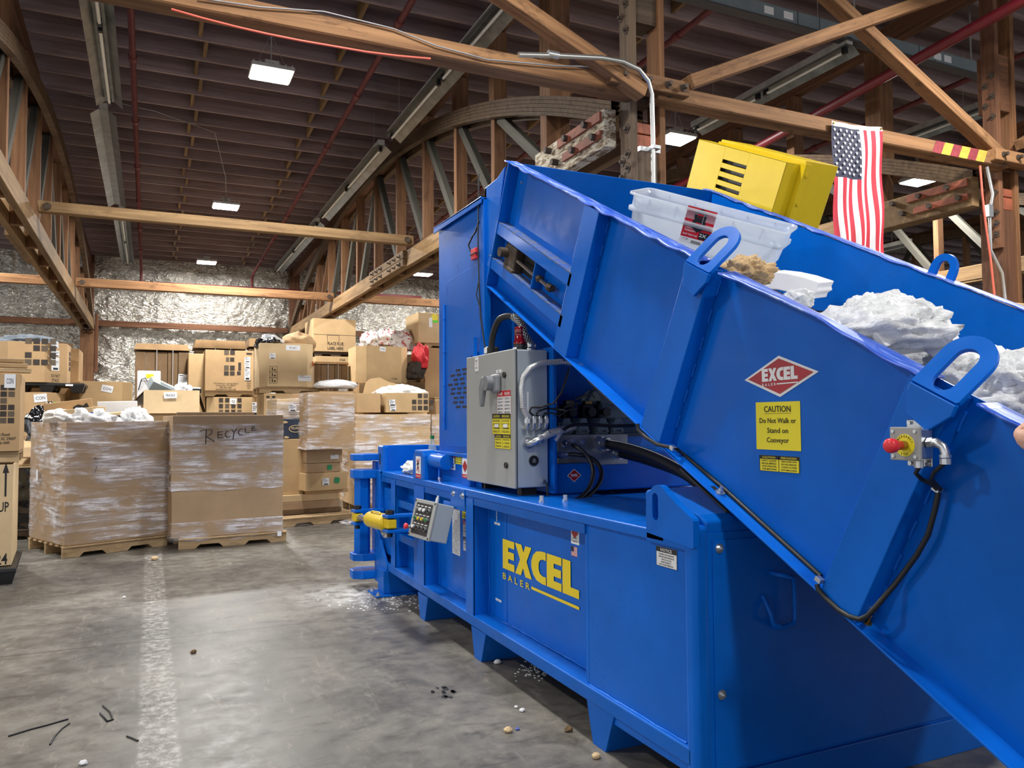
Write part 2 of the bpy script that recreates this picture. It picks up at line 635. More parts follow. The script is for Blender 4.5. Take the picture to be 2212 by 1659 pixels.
    def build(self, name, mats, parent=None, bevel=0, seg=2, fix=True, solid=0):
        vs = self.v
        c = Vector((0, 0, 0))
        if vs:
            lo = Vector([min(p[i] for p in vs) for i in range(3)])
            hi = Vector([max(p[i] for p in vs) for i in range(3)])
            c = (lo+hi)/2
        me = bpy.data.meshes.new(name)
        me.from_pydata([p-c for p in vs], [], self.f)
        mats = mats if isinstance(mats, (list, tuple)) else [mats]
        for mt in mats:
            me.materials.append(M(mt))
        me.polygons.foreach_set('material_index', self.mi)
        me.polygons.foreach_set('use_smooth', self.sm)
        if fix:
            bm = bmesh.new()
            bm.from_mesh(me)
            bmesh.ops.recalc_face_normals(bm, faces=bm.faces)
            bm.to_mesh(me)
            bm.free()
        me.update()
        o = bpy.data.objects.new(name, me)
        COL.objects.link(o)
        put(o, c, parent)
        if solid:
            s = o.modifiers.new('solid', 'SOLIDIFY')
            s.thickness = solid
        if bevel:
            b = o.modifiers.new('bevel', 'BEVEL')
            b.width = bevel
            b.segments = seg
            b.limit_method = 'ANGLE'
            b.angle_limit = math.radians(40)
        return o


def wpos(o):
    p = Vector(o.location)
    while o.parent:
        o = o.parent
        p += o.location
    return p


def put(o, loc, parent=None):
    if parent is not None:
        o.parent = parent
        o.location = Vector(loc)-wpos(parent)
    else:
        o.location = loc
    return o


def tag(o, label=None, cat=None, group=None, kind=None):
    if label:
        o['label'] = label
    if cat:
        o['category'] = cat
    if group:
        o['group'] = group
    if kind:
        o['kind'] = kind
    return o


def empty(name, loc, label=None, cat=None, group=None, kind=None, parent=None):
    o = bpy.data.objects.new(name, None)
    COL.objects.link(o)
    o.empty_display_size = 0.1
    put(o, Vector(loc), parent)
    return tag(o, label, cat, group, kind)


def beam(name, p0, p1, w, h, mat, parent=None, up=(0, 0, 1), bevel=0.006, rough_edge=0.0):
    """timber along p0-p1, local X along the grain; w sideways, h along up"""
    p0, p1 = Vector(p0), Vector(p1)
    x = (p1-p0)
    L = x.length
    x.normalize()
    y = Vector(up).cross(x).normalized()
    z = x.cross(y)
    b = MB()
    b.box(-L/2, L/2, -w/2, w/2, -h/2, h/2)
    me_o = b.build(name, mat, None, bevel, 1)
    rot = Matrix((x, y, z)).transposed().to_4x4()
    me_o.rotation_euler = rot.to_euler()
    put(me_o, (p0+p1)/2, parent)
    return me_o


# ------------------------------------------------------------------ lettering
_TX = {}


def text_geo(s, bold=0.0, spacing=1.0):
    k = (s, bold, spacing)
    if k not in _TX:
        cu = bpy.data.curves.new('txt', 'FONT')
        cu.body = s
        cu.size = 1.0
        cu.offset = bold
        cu.resolution_u = 2
        cu.space_character = spacing
        ob = bpy.data.objects.new('txt', cu)
        me = bpy.data.meshes.new_from_object(ob)
        vs = [Vector((q.co.x, q.co.y, 0)) for q in me.vertices]
        fs = [list(p.vertices) for p in me.polygons]
        bpy.data.objects.remove(ob)
        bpy.data.meshes.remove(me)
        bpy.data.curves.remove(cu)
        if vs:
            x0, x1 = min(q.x for q in vs), max(q.x for q in vs)
        else:
            x0 = x1 = 0
        _TX[k] = (vs, fs, x0, x1)
    return _TX[k]


class Frame:
    """flat local frame: origin o, unit axes u (right) and v (up); n points out of the surface"""
    def __init__(self, o, u, v):
        self.o, self.u = Vector(o), Vector(u).normalized()
        v = Vector(v)
        self.v = (v-self.u*v.dot(self.u)).normalized()
        self.n = self.u.cross(self.v)

    def at(self, x, y, z=0.0):
        return self.o+self.u*x+self.v*y+self.n*z

    def shift(self, x, y, z=0.0, rot=0.0):
        c, s = math.cos(rot), math.sin(rot)
        return Frame(self.at(x, y, z), self.u*c+self.v*s, self.v*c-self.u*s)


def text(mb, fr, s, x, y, h, width=None, align='C', bold=0.0, z=0.0012, m=0, spacing=1.0, xs=0.85):
    """put cap-height-h lettering into mb on frame fr; width squeezes the line to that length"""
    vs, fs, x0, x1 = text_geo(s, bold, spacing)
    if x1-x0 < 1e-6:
        return
    k = h/0.70
    kx = k*xs if width is None else width/(x1-x0)
    w = (x1-x0)*kx
    ox = {'C': x-w/2, 'L': x, 'R': x-w}[align]
    mb.add([fr.at(ox+(q.x-x0)*kx, y+q.y*k, z) for q in vs], fs, m)


def flat(mb, fr, pts, z=0.0012, m=0):
    mb.add([fr.at(x, y, z) for x, y in pts], [list(range(len(pts)))], m)


def rect(mb, fr, x0, x1, y0, y1, z=0.0012, m=0):
    flat(mb, fr, [(x0, y0), (x1, y0), (x1, y1), (x0, y1)], z, m)


EXCEL = {  # block letters of the big logo, unit height 1
    'E': ([[(0, 0), (.62, 0), (.62, .24), (.30, .24), (.30, .38), (.60, .38), (.60, .62), (.30, .62), (.30, .76), (.62, .76), (.62, 1), (0, 1)]], .66),
    'X': ([[(0, 0), (.29, 0), (.40, .26), (.51, 0), (.82, 0), (.57, .51), (.81, 1), (.52, 1), (.42, .77), (.32, 1), (0, 1), (.25, .51)]], .80),
    'C': ([[(.66, 0), (.66, .25), (.52, .24), (.40, .29), (.34, .40), (.34, .60), (.40, .71), (.52, .76), (.66, .75), (.66, 1), (.48, 1.0), (.24, .95), (.08, .80), (0, .60), (0, .40), (.08, .20), (.24, .05), (.48, 0)]], .70),
    'L': ([[(0, 0), (.64, 0), (.64, .25), (.32, .25), (.32, 1), (0, 1)]], .64)}


def excel_logo(mb, fr, w, h, m=0, z=0.0012, tail=True):
    """EXCEL in block letters with BALER and a bar below; w x h is the size of the EXCEL word"""
    tot = sum(EXCEL[c][1] for c in 'EXCEL')
    k = w/tot
    x = 0
    for c in 'EXCEL':
        for poly in EXCEL[c][0]:
            flat(mb, fr, [(x+px*k, py*h) for px, py in poly], z, m)
        x += EXCEL[c][1]*k
    if tail:
        text(mb, fr, 'BALER', 0, -h*0.36, h*0.21, width=w*0.40, align='L', bold=0.012, z=z, m=m, spacing=1.6)
        rect(mb, fr, w*0.42, w, -h*0.30, -h*0.21, z, m)


def label(parent, fr, w, h, base, name='warning_label', lab=None, bars=(), lines=(), logo=None, th=0.0008):
    """sticker centred on fr: a thin plate, coloured bars and lettering as its children
    bars: (x0,x1,y0,y1,mat) in fractions; lines: (text, x, y, capheight, mat, width) in fractions of w / h"""
    b = MB()
    b.obox(fr.at(0, 0, th/2), fr.u*(w/2), fr.v*(h/2), fr.n*(th/2))
    pl = b.build(name, base, parent, fix=False)
    if lab:
        pl['label'] = lab
    for mt in sorted({q[4] for q in bars}):
        b = MB()
        for q in bars:
            if q[4] == mt:
                rect(b, fr, (q[0]-.5)*w, (q[1]-.5)*w, (q[2]-.5)*h, (q[3]-.5)*h, th+0.0006)
        b.build('printed_band', mt, pl, fix=False)
    for mt in sorted({q[4] for q in lines}):
        b = MB()
        for q in lines:
            if q[4] == mt:
                text(b, fr, q[0], (q[1]-.5)*w, (q[2]-.5)*h, q[3]*h, width=q[5]*w if len(q) > 5 and q[5] else None, z=th+0.0014, bold=0.012)
        if b.v:
            b.build('lettering', mt, pl, fix=False)
    return pl
# ================================================================== the setting
WALL_Y = 25.8
NX = 4.15                                  # truss line beside the machine
TRUSS_X = (-1.65, 4.15, 9.35, 14.55)
COL_Y = 6.0
ARCH_R, ARCH_YC, ARCH_TOP = 22.7, 15.75, 6.36


def roof_z(y):                              # underside of the roof joists
    return 6.30+0.036*(WALL_Y-y)


fl = MB().box(-14, 44, -10, WALL_Y+0.3, -0.2, 0.0).build('floor', 'concrete')
tag(fl, kind='structure')

# back wall: wrinkled foil-faced insulation between wooden girts
from mathutils import noise as mnoise


def foil_pt(x, z):
    d = 0.11*mnoise.noise(Vector((x*1.0, z*1.3, 3.1)))
    for k, (fx, fz, sk, am) in enumerate(((2.1, 2.6, 1.4, .075), (2.6, 2.2, -1.7, .07), (5.0, 5.5, 2.5, .035), (5.5, 4.6, -2.8, .03))):
        r = 1-abs(2.0*mnoise.noise(Vector((x*fx+z*sk, z*fz-x*sk*.4, 8.0+k*5))))
        d += am*(r**3-.35)
    cell = (x % 1.45)/1.45
    d += 0.10*(1-abs(2*cell-1))**0.45-0.06
    zc = (z % 1.9)/1.9
    d += 0.02*(1-abs(2*zc-1))**0.6
    d += 0.03*math.sin(x*9+z*6+4*mnoise.noise(Vector((x, z, 0))))*mnoise.noise(Vector((x*.8, z*.8, 5)))
    return Vector((x, WALL_Y-d, z))


b = MB()
b.grid(lambda u, v: foil_pt(-9+u*27, v*6.6), 460, 120)
b.box(-14, -9, WALL_Y, WALL_Y+.05, 0, 6.7)
b.box(18, 44, WALL_Y-0.05, WALL_Y, 0, 6.7)
b.box(-14, 44, WALL_Y+0.1, WALL_Y+0.3, 0, 6.9)
wb = b.build('wall_back', 'foil', fix=False)
tag(wb, kind='structure')
n = 1
for x0, x1 in ((-8, TRUSS_X[0]-.2), (TRUSS_X[0]+.2, TRUSS_X[1]-.2), (TRUSS_X[1]+.2, TRUSS_X[2]-.2), (TRUSS_X[2]+.2, 20)):
    o = beam('trim_%d' % n, (x0, WALL_Y-.22, 4.33), (x1, WALL_Y-.22, 4.33), .12, .17, 'wood_brown')
    tag(o, kind='structure')
    n += 1

# ceiling: deck on joists with blocking between them
ceil = empty('ceiling', (4, 10, 7), kind='structure')
b = MB()
zt = 0.26
vs = [(-14, -10, roof_z(-10)+zt), (44, -10, roof_z(-10)+zt), (44, WALL_Y+.3, roof_z(WALL_Y+.3)+zt), (-14, WALL_Y+.3, roof_z(WALL_Y+.3)+zt)]
b.prism(vs, (0, 0, .06))
b.build('roof_deck', 'wood_deck', ceil)
jy = [4.9+0.61*i for i in range(35)]
joist_me = None
for y in jy:
    o = beam('joist', (-12, y, roof_z(y)+.13), (30, y, roof_z(y)+.13), .045, .26, 'wood_joist', ceil, bevel=0)
for row_x, ys in ((0.62, range(7, 34)), (2.55, range(7, 34)), (6.3, range(2, 33)), (-3.6, range(16, 30))):
    for i in ys:
        y = jy[i]
        xx = row_x+(0.045 if i % 2 else -0.045)
        beam('blocking', (xx, y+.03, roof_z(y)+.13), (xx, y+.58, roof_z(y+.6)+.13), .05, .20, 'wood_tan', ceil, bevel=0)


# ------------------------------------------------------------------ bowstring trusses
def arch_z(y, off=0.0):
    d = y-ARCH_YC
    return ARCH_TOP+off-ARCH_R+math.sqrt(ARCH_R**2-d*d)


def make_truss(x, label):
    root = empty('bowstring_truss', (x, 15.7, 4.15), label, 'roof truss', 'bowstring roof trusses')
    y0, y1 = COL_Y+.32, WALL_Y-.35
    for s in (-1, 1):
        beam('bottom_chord', (x+s*.13, y0, 4.26), (x+s*.13, y1, 4.26), .09, .28, 'wood_tan', root)
        # laminated bow: five bent layers
        b = MB()
        for k in range(5):
            zz = k*.045
            N = 40
            pts = [y0+(y1-y0)*i/N for i in range(N+1)]
            for i in range(N):
                a0, a1 = pts[i], pts[i+1]
                for (ya, yb) in ((a0, a1),):
                    b.add([(x+s*.13-.05, ya, arch_z(ya, zz)), (x+s*.13+.05, ya, arch_z(ya, zz)), (x+s*.13-.05, yb, arch_z(yb, zz)), (x+s*.13+.05, yb, arch_z(yb, zz)),
                           (x+s*.13-.05, ya, arch_z(ya, zz+.041)), (x+s*.13+.05, ya, arch_z(ya, zz+.041)), (x+s*.13-.05, yb, arch_z(yb, zz+.041)), (x+s*.13+.05, yb, arch_z(yb, zz+.041))],
                          [(0, 2, 3, 1), (4, 5, 7, 6), (0, 4, 6, 2), (1, 3, 7, 5)])
        b.build('top_chord', 'wood_bow', root)
    vy = [7.8, 9.4, 10.8, 12.3, 13.85, 15.4, 16.9, 18.4, 19.9, 21.4, 22.8, 24.1]
    for i, y in enumerate(vy):
        zt = arch_z(y, .2)
        w = .16 if i == 0 else .11
        if zt > 4.5:
            beam('web_post', (x, y, 4.14), (x, y, zt), .17 if i else .3, w, 'wood_web', root, up=(0, 1, 0))
        if y < 22 and roof_z(y)-.27-arch_z(y, .23) > .08:
            beam('cripple_post', (x, y, zt-.05), (x, y, roof_z(y)-.27), .26 if i == 0 else .2, .26 if i == 0 else .17, 'wood_web', root, up=(0, 1, 0))
    for i in range(len(vy)-1):
        if vy[i+1] <= 15.5:
            p0, p1 = (x, vy[i]+.08, 4.36), (x, vy[i+1]-.05, arch_z(vy[i+1])+.02)
        else:
            p0, p1 = (x, vy[i+1]-.08, 4.36), (x, vy[i]+.05, arch_z(vy[i])+.02)
        beam('diagonal', p0, p1, .13, .1, 'wood_grey' if i < 8 else 'wood_web', root, up=(1, 0, 0))
    # girder of the roof above the bow
    N0, N1 = 2.0, WALL_Y-.2
    beam('roof_girder', (x, N0, roof_z(N0)-.135), (x, N1, roof_z(N1)-.135), .16, .26, 'wood_brown', root)
    # splice plates with bolts on the bottom chord
    b = MB()
    b.box(x-.235, x-.18, 12.95, 15.25, 4.13, 4.255)
    b.box(x-.235, x-.18, 12.95, 15.25, 4.265, 4.40)
    sp = b.split('splice_board', 'wood_tan', root, .004)[0]
    b = MB()
    for zz in (4.19, 4.33):
        for yy in (13.15, 13.45, 13.75, 14.35, 14.65, 14.95):
            b.cyl((x-.25, yy, zz), (x-.23, yy, zz), .035, n=8)
            b.cyl((x-.29, yy+.02, zz-.01), (x-.23, yy+.02, zz-.01), .014, n=6)
    b.split('bolt_head', 'rust_iron', sp)
    # heavy end splice at the column, painted blocks
    b = MB()
    b.box(x-.30, x-.17, COL_Y+.25, 7.72, 4.05, 4.42)
    es = b.build('end_splice', 'peeling_white' if abs(x-4.15) < .1 else 'wood_tan', root, .01)
    b = MB()
    b.box(x-.325, x-.30, COL_Y+.3, 7.15, 4.31, 4.40)
    b.box(x-.325, x-.30, COL_Y+.3, 7.05, 4.14, 4.22)
    b.split('painted_board', 'brick_paint', es)
    b = MB()
    for zz, ys in ((4.35, (6.55, 6.95, 7.35)), (4.18, (6.4, 6.8, 7.2))):
        for yy in ys:
            b.cyl((x-.37, yy, zz), (x-.30, yy, zz), .035, n=8)
    b.split('bolt_head', 'rust_iron', es)
    return root


make_truss(TRUSS_X[0], 'wooden bowstring truss at the left edge above the stacked boxes')
make_truss(TRUSS_X[1], 'wooden bowstring truss arching above the blue machine, behind the tall hopper')
make_truss(TRUSS_X[2], 'wooden bowstring truss to the right of the hanging flag, with orange painted splice')
make_truss(TRUSS_X[3], 'dim far wooden bowstring truss at the right edge behind the flag')
make_truss(19.75, 'farthest wooden bowstring truss, deep in the dark at the right behind the flag')


# ------------------------------------------------------------------ columns under the trusses
def bolts(mb, x, pts, nx=-1):
    for y, z in pts:
        r = .033
        mb.obox((x+nx*.004, y, z), (.004, 0, 0), (0, r, 0) if (int(z*50) % 2) else (0, r*.7, r*.7), (0, 0, r) if (int(z*50) % 2) else (0, -r*.7, r*.7))
        mb.cyl((x, y, z), (x+nx*.04, y, z), .016, n=6)


def make_column(x, mat, mat2, label):
    root = empty('wooden_column', (x, COL_Y+.15, 0), label, 'column', 'columns of paired planks')
    top = roof_z(6)-.1
    beam('core_post', (x+.03, COL_Y+.17, 0), (x+.03, COL_Y+.17, 3.98), .26, .26, 'wood_weathered' if x < 5 else mat, root, up=(0, 1, 0))
    beam('side_plank', (x-.135, COL_Y+.09, 3.50), (x-.135, COL_Y+.09, top), .18, .075, mat, root, up=(1, 0, 0))
    beam('side_plank', (x+.195, COL_Y+.12, 0.0), (x+.195, COL_Y+.12, top), .2, .07, mat2, root, up=(1, 0, 0))
    b = MB()
    b.box(x-.1, x+.16, COL_Y+.06, COL_Y+.28, 3.99, 4.14)
    b.box(x-.1, x+.16, COL_Y+.06, COL_Y+.28, 4.15, 4.25)
    b.split('spacer_block', 'brick_paint', root, .008)
    b = MB()
    b.box(x-.1, x+.16, COL_Y+.05, COL_Y+.28, 4.46, 4.62)
    b.box(x-.1, x+.16, COL_Y+.05, COL_Y+.28, 5.2, 5.9)
    b.split('spacer_block', mat, root, .008)
    b = MB()
    bolts(b, x-.173, [(COL_Y+.05, 4.17), (COL_Y+.045, 3.93), (COL_Y+.135, 3.88), (COL_Y+.045, 3.80), (COL_Y+.135, 3.74), (COL_Y+.05, 3.67), (COL_Y+.13, 3.60), (COL_Y+.05, 5.6), (COL_Y+.135, 5.5), (COL_Y+.05, 5.35), (COL_Y+.135, 5.25), (COL_Y+.05, 5.1)])
    b.split('bolt_plate', 'rust_iron', root)
    # cross block clasping the tie beam
    b = MB()
    b.box(x-.5, x+.35, COL_Y-.20, COL_Y-.03, 4.46, 4.60)
    cb = b.build('cross_block', 'wood_orange', root, .012)
    b = MB()
    for dx in (-.38, -.12, .1, .27):
        b.cyl((x+dx, COL_Y-.26, 4.53), (x+dx, COL_Y-.2, 4.53), .022, n=6)
        b.cyl((x+dx, COL_Y-.215, 4.53), (x+dx, COL_Y-.2, 4.53), .034, n=10)
    b.split('bolt_head', 'rust_iron', cb)
    return root


make_column(4.15, 'wood_weathered', 'wood_column', 'weathered dark timber column behind the clear plastic bin')
make_column(9.35, 'wood_brown', 'wood_column', 'brown timber column at the right edge beyond the flag')
make_column(14.55, 'wood_brown', 'wood_column', 'distant timber column beyond the right edge of the picture')
for x, lab in ((TRUSS_X[0], 'brown wall post carrying the left truss in front of the foil'),
               (TRUSS_X[1], 'brown wall post carrying the middle truss behind the tan box stack'),
               (TRUSS_X[2], 'brown wall post hidden behind the blue hopper at the back wall')):
    o = empty('wall_post', (x, WALL_Y-.2, 0), lab, 'post', 'posts along the back wall')
    beam('post', (x, WALL_Y-.2, 0), (x, WALL_Y-.2, 4.1), .36, .3, 'wood_web', o, up=(0, 1, 0))
    beam('cleat', (x+.23, WALL_Y-.2, 2.9), (x+.23, WALL_Y-.2, 4.6), .2, .09, 'wood_brown', o, up=(1, 0, 0))
    beam('cap_block', (x, WALL_Y-.3, 4.03), (x, WALL_Y-.3, 4.13), .3, .3, 'wood_brown', o, up=(0, 1, 0))
    beam('upper_post', (x, WALL_Y-.2, 4.2), (x, WALL_Y-.2, roof_z(WALL_Y)), .3, .26, 'wood_brown', o, up=(0, 1, 0))

# ------------------------------------------------------------------ tie beams between trusses
def tie(x0, x1, y, z, w, h, mat, label, bolt=True, group='tie beams between the trusses'):
    root = empty('tie_beam', ((x0+x1)/2, y, z-h/2), label, 'beam', group)
    beam('timber', (x0, y, z), (x1, y, z), w, h, mat, root, bevel=.012)
    if bolt:
        b = MB()
        for x in (x0+.12, x1-.12):
            b.cyl((x, y-w/2-.03, z), (x, y-w/2, z), .05, n=10)
        b.split('end_bolt', 'rust_iron', root)
    return root


tie(-7.0, 4.02, COL_Y+.0, 4.50, .2, .15, 'wood_orange', 'thick orange timber tie beam crossing the top of the picture')
t2 = tie(4.20, 9.2, COL_Y-.02, 4.50, .2, .15, 'wood_orange', 'orange timber tie beam that the flag hangs from')
# red and yellow hazard stripes near its right end
b, b2 = MB(), MB()
y = COL_Y-.125
for k in range(6):
    x = 7.86+k*.145
    (b2 if k % 2 else b).add([(x, y, 4.43), (x+.145, y, 4.43), (x+.215, y, 4.57), (x+.07, y, 4.57)], [(0, 1, 2, 3)])
b.build('hazard_stripe', 'hazard_red', t2, fix=False)
b2.build('hazard_stripe', 'hazard_yellow', t2, fix=False)
tie(-1.45, 4.0, 12.65, 4.50, .14, .16, 'wood_tan', 'pale timber tie beam below the ceiling, in front of the far lights')
tie(-1.45, 4.0, 18.95, 4.45, .14, .19, 'wood_orange', 'lower timber tie beam in front of the foil wall, centre bay')
tie(-7.2, -1.8, 18.95, 4.45, .14, .19, 'wood_orange', 'timber tie beam in front of the foil at the far left')
tie(4.3, 9.2, 18.95, 4.45, .14, .19, 'wood_orange', 'timber tie beam in front of the foil beside the blue hopper')
tie(4.3, 9.2, 12.65, 4.50, .14, .16, 'wood_tan', 'timber tie beam deep behind the yellow box')
tie(9.5, 14.4, 12.65, 4.50, .14, .16, 'wood_tan', 'timber tie beam far right behind the flag')
tie(9.5, 14.4, 18.95, 4.45, .14, .19, 'wood_orange', 'farthest timber tie beam on the right')


def brace(p0, p1, label, mat='wood_orange', w=.12, h=.15):
    o = beam('cross_brace', p0, p1, w, h, mat, up=(0, 1, 0))
    return tag(o, label, 'brace', 'cross braces between the columns')


brace((4.50, 5.84, 4.60), (9.1, 5.84, 6.72), 'timber cross brace rising to the right above the yellow box')
brace((5.2, 5.98, 6.55), (9.15, 5.98, 4.60), 'timber cross brace falling to the right towards the striped beam')
brace((0.9, 5.84, 5.75), (4.0, 5.84, 4.42), 'timber cross brace falling to the weathered column over the hopper')
brace((-6.9, 5.9, 6.5), (-1.8, 5.9, 4.6), 'timber cross brace out at the left bay')
brace((9.45, 5.9, 4.75), (12.5, 5.9, 6.3), 'short timber brace at the upper right corner behind the column')

# ------------------------------------------------------------------ sprinkler pipes
def pipe(pts, r, label, mat='red_pipe_dark', coup=0):
    root = empty('sprinkler_pipe', pts[0], label, 'pipe', 'red sprinkler pipes')
    b = MB()
    b.tube(pts, r, 10)
    b.build('pipe_run', mat, root)
    if coup:
        b = MB()
        a, c = Vector(pts[0]), Vector(pts[1])
        for k in range(1, coup):
            q = a.lerp(c, k/coup)
            d = (c-a).normalized()
            b.cyl(q-d*.05, q+d*.05, r*1.35, n=10)
        b.split('coupling', mat, root)
    return root


pipe([(-.27, 5, roof_z(5)-.33), (-.27, WALL_Y-.5, roof_z(WALL_Y)-.33), (-.27, WALL_Y-.45, 5.55)], .042, 'dark red sprinkler pipe running under the ceiling on the left', coup=9)
pipe([(2.83, 5, roof_z(5)-.33), (2.83, WALL_Y-.5, roof_z(WALL_Y)-.33), (2.83, WALL_Y-.45, 5.6)], .042, 'dark red sprinkler pipe running under the ceiling right of the bright lamps', coup=9)
pipe([(-2.55, 9, roof_z(9)-.5), (-2.55, WALL_Y-.55, 5.75), (-2.55, WALL_Y-.5, 5.45)], .042, 'dark red sprinkler pipe at the far left by the truss', coup=6)
pipe([(-4.5, WALL_Y-.45, 5.45), (-1.9, WALL_Y-.45, 5.45)], .05, 'short dark red pipe along the foil wall, far left')
pipe([(-.45, WALL_Y-.45, 5.55), (8.3, WALL_Y-.45, 5.62)], .05, 'long dark red pipe along the top of the foil wall')
pipe([(8.22, 4.0, 5.9), (9.05, 10.6, 5.9), (9.05, 12.2, 5.9)], .065, 'bright red main pipe crossing the upper right corner', 'red_pipe')
pipe([(6.2, 6, 6.55), (6.2, 24, 6.0)], .042, 'thin dark red pipe behind the tall hopper', coup=8)
pipe([(10.9, 6, 6.5), (10.9, 24, 6.0)], .042, 'thin dark red pipe far right behind the flag', coup=8)


# ------------------------------------------------------------------ lamps
def high_bay(x, y, z, label, watts=1.0):
    root = empty('high_bay_lamp', (x, y, z), label, 'ceiling lamp', 'square LED high bay lamps')
    b = MB()
    b.box(x-.27, x+.27, y-.23, y+.23, z, z+.05)
    b.box(x-.09, x+.09, y-.09, y+.09, z+.05, z+.16)
    for k in range(7):
        xx = x-.24+k*.08
        b.box(xx-.01, xx+.01, y-.2, y+.2, z+.05, z+.085)
    b.build('housing', 'fixture_white', root, .006)
    b = MB()
    b.box(x-.25, x+.25, y-.21, y+.21, z-.022, z-.001)
    b.build('diffuser', 'led_face', root, .01)
    b = MB()
    zt = roof_z(y)+.27
    b.cyl((x, y, z+.16), (x, y, zt), .008, n=6)
    for s in (-1, 1):
        b.cyl((x+s*.22, y, z+.05), (x, y, z+.55), .003, n=4)
    b.build('hanger', 'wire_grey', root)
    ld = bpy.data.lights.new('lamp_light', 'AREA')
    ld.shape = 'RECTANGLE'
    ld.size, ld.size_y = .5, .42
    ld.energy = LAMP_W*watts
    ld.color = (1.0, 0.985, 0.955)
    lo = bpy.data.objects.new('lamp_light', ld)
    COL.objects.link(lo)
    put(lo, (x, y, z-.03), root)
    return root


high_bay(1.40, 10.57, 6.05, 'nearest bright LED lamp below the ceiling, largest of the row')
high_bay(1.42, 17.60, 6.05, 'second bright LED lamp of the centre row, above the pale tie beam', 1.5)
high_bay(1.44, 24.10, 6.05, 'farthest small bright lamp in front of the foil wall', 0.8)
high_bay(7.76, 10.40, 6.05, 'bright LED lamp beside the weathered column')
high_bay(7.76, 23.50, 6.05, 'small lamp just left of the blue hopper, right bay', 0.8)
high_bay(13.5, 10.42, 6.05, 'distant bright lamp right of the flag')
high_bay(7.76, 17.0, 6.05, 'lamp in the bay behind the hopper')
high_bay(13.5, 17.0, 6.05, 'farther lamp right of the flag')
high_bay(1.38, 3.9, 6.05, 'LED lamp over the floor before the machine, above the frame', 0.55)
high_bay(1.36, -2.6, 6.05, 'LED lamp behind the photographer', 0.6)
high_bay(7.76, 3.9, 6.05, 'LED lamp over the conveyor, above the frame')
high_bay(7.76, -2.6, 6.05, 'LED lamp behind the conveyor loading end')
high_bay(-4.4, 3.9, 6.05, 'LED lamp in the left bay near the camera', 0.6)
high_bay(-4.4, 10.5, 6.05, 'LED lamp in the left bay beyond the truss')
high_bay(-4.4, 18.0, 6.05, 'LED lamp in the left bay at the back', 1.5)


def strip(x, y0, y1, z, label, tubes=1, roll=0.0):
    """industrial fluorescent: inverted trough reflector, channel on top, tubes below"""
    root = empty('fluorescent_fixture', (x, (y0+y1)/2, z), label, 'tube lamp', 'unlit fluorescent fixtures')
    b = MB()
    pr = [(-.17, -.09), (-.06, .0), (.06, .0), (.17, -.09)]
    for (ax, az), (bx, bz) in zip(pr, pr[1:]):
        b.add([(x+ax, y0, z+az), (x+bx, y0, z+bz), (x+bx, y1, z+bz), (x+ax, y1, z+az), (x+ax, y0, z+az+.006), (x+bx, y0, z+bz+.006), (x+bx, y1, z+bz+.006), (x+ax, y1, z+az+.006)],
              [(0, 1, 2, 3), (4, 7, 6, 5), (0, 3, 7, 4), (1, 5, 6, 2), (0, 4, 5, 1), (3, 2, 6, 7)])
    b.build('reflector', 'fixture_steel', root)
    b = MB()
    b.box(x-.055, x+.055, y0, y1, z+.005, z+.10)
    b.build('channel', 'fixture_white', root, .006)
    for k in range(tubes):
        a = y0+(y1-y0)*k/tubes+.08
        c = y0+(y1-y0)*(k+1)/tubes-.08
        b = MB()
        b.cyl((x, a, z-.055), (x, c, z-.055), .02, n=10)
        tb = b.build('fluorescent_tube', 'tube_glass', root)
        b = MB()
        for yy in (a, c):
            b.box(x-.025, x+.025, yy-.03, yy+.03, z-.08, z+.0)
        b.split('socket', 'black_plastic', tb)
    b = MB()
    for yy in (y0+.5, y1-.5):
        b.cyl((x, yy, z+.1), (x, yy, roof_z(yy)+.27), .004, n=5)
    b.split('hanging_wire', 'wire_grey', root)
    return root


strip(3.52, 7.45, 12.35, 6.12, 'long unlit fluorescent fixture above the hopper, nearest of its row', 2)
strip(3.50, 12.8, 17.9, 6.12, 'unlit fluorescent fixture, second of the row right of the lamps', 2)
strip(3.50, 18.4, 24.9, 6.12, 'unlit fluorescent fixture ending near the foil wall, right row', 2)
strip(-.58, 7.6, 12.6, 6.12, 'unlit fluorescent fixture at the upper left, nearest of its row', 2)
strip(-.68, 12.95, 18.6, 6.12, 'dull fluorescent reflector without tubes in the left row', 0)
strip(-.62, 19.0, 25.3, 6.12, 'unlit fluorescent fixture at the far end of the left row', 2)
strip(7.85, 6.95, 10.05, 6.12, 'unlit fluorescent fixture crossing behind the orange brace', 2)
strip(11.3, 7.4, 12.2, 6.12, 'unlit fluorescent fixture left of the right column', 2)
strip(8.6, 12.4, 17.2, 5.9, 'far fluorescent fixture under the striped beam', 1)
strip(12.6, 12.5, 17.5, 5.6, 'far fluorescent fixture below the right truss', 1)
strip(15.9, 12.5, 18.5, 5.5, 'distant fluorescent fixture at the right, lowest visible', 1)
strip(18.5, 14.5, 20.5, 5.4, 'most distant fluorescent fixture on the right', 1)

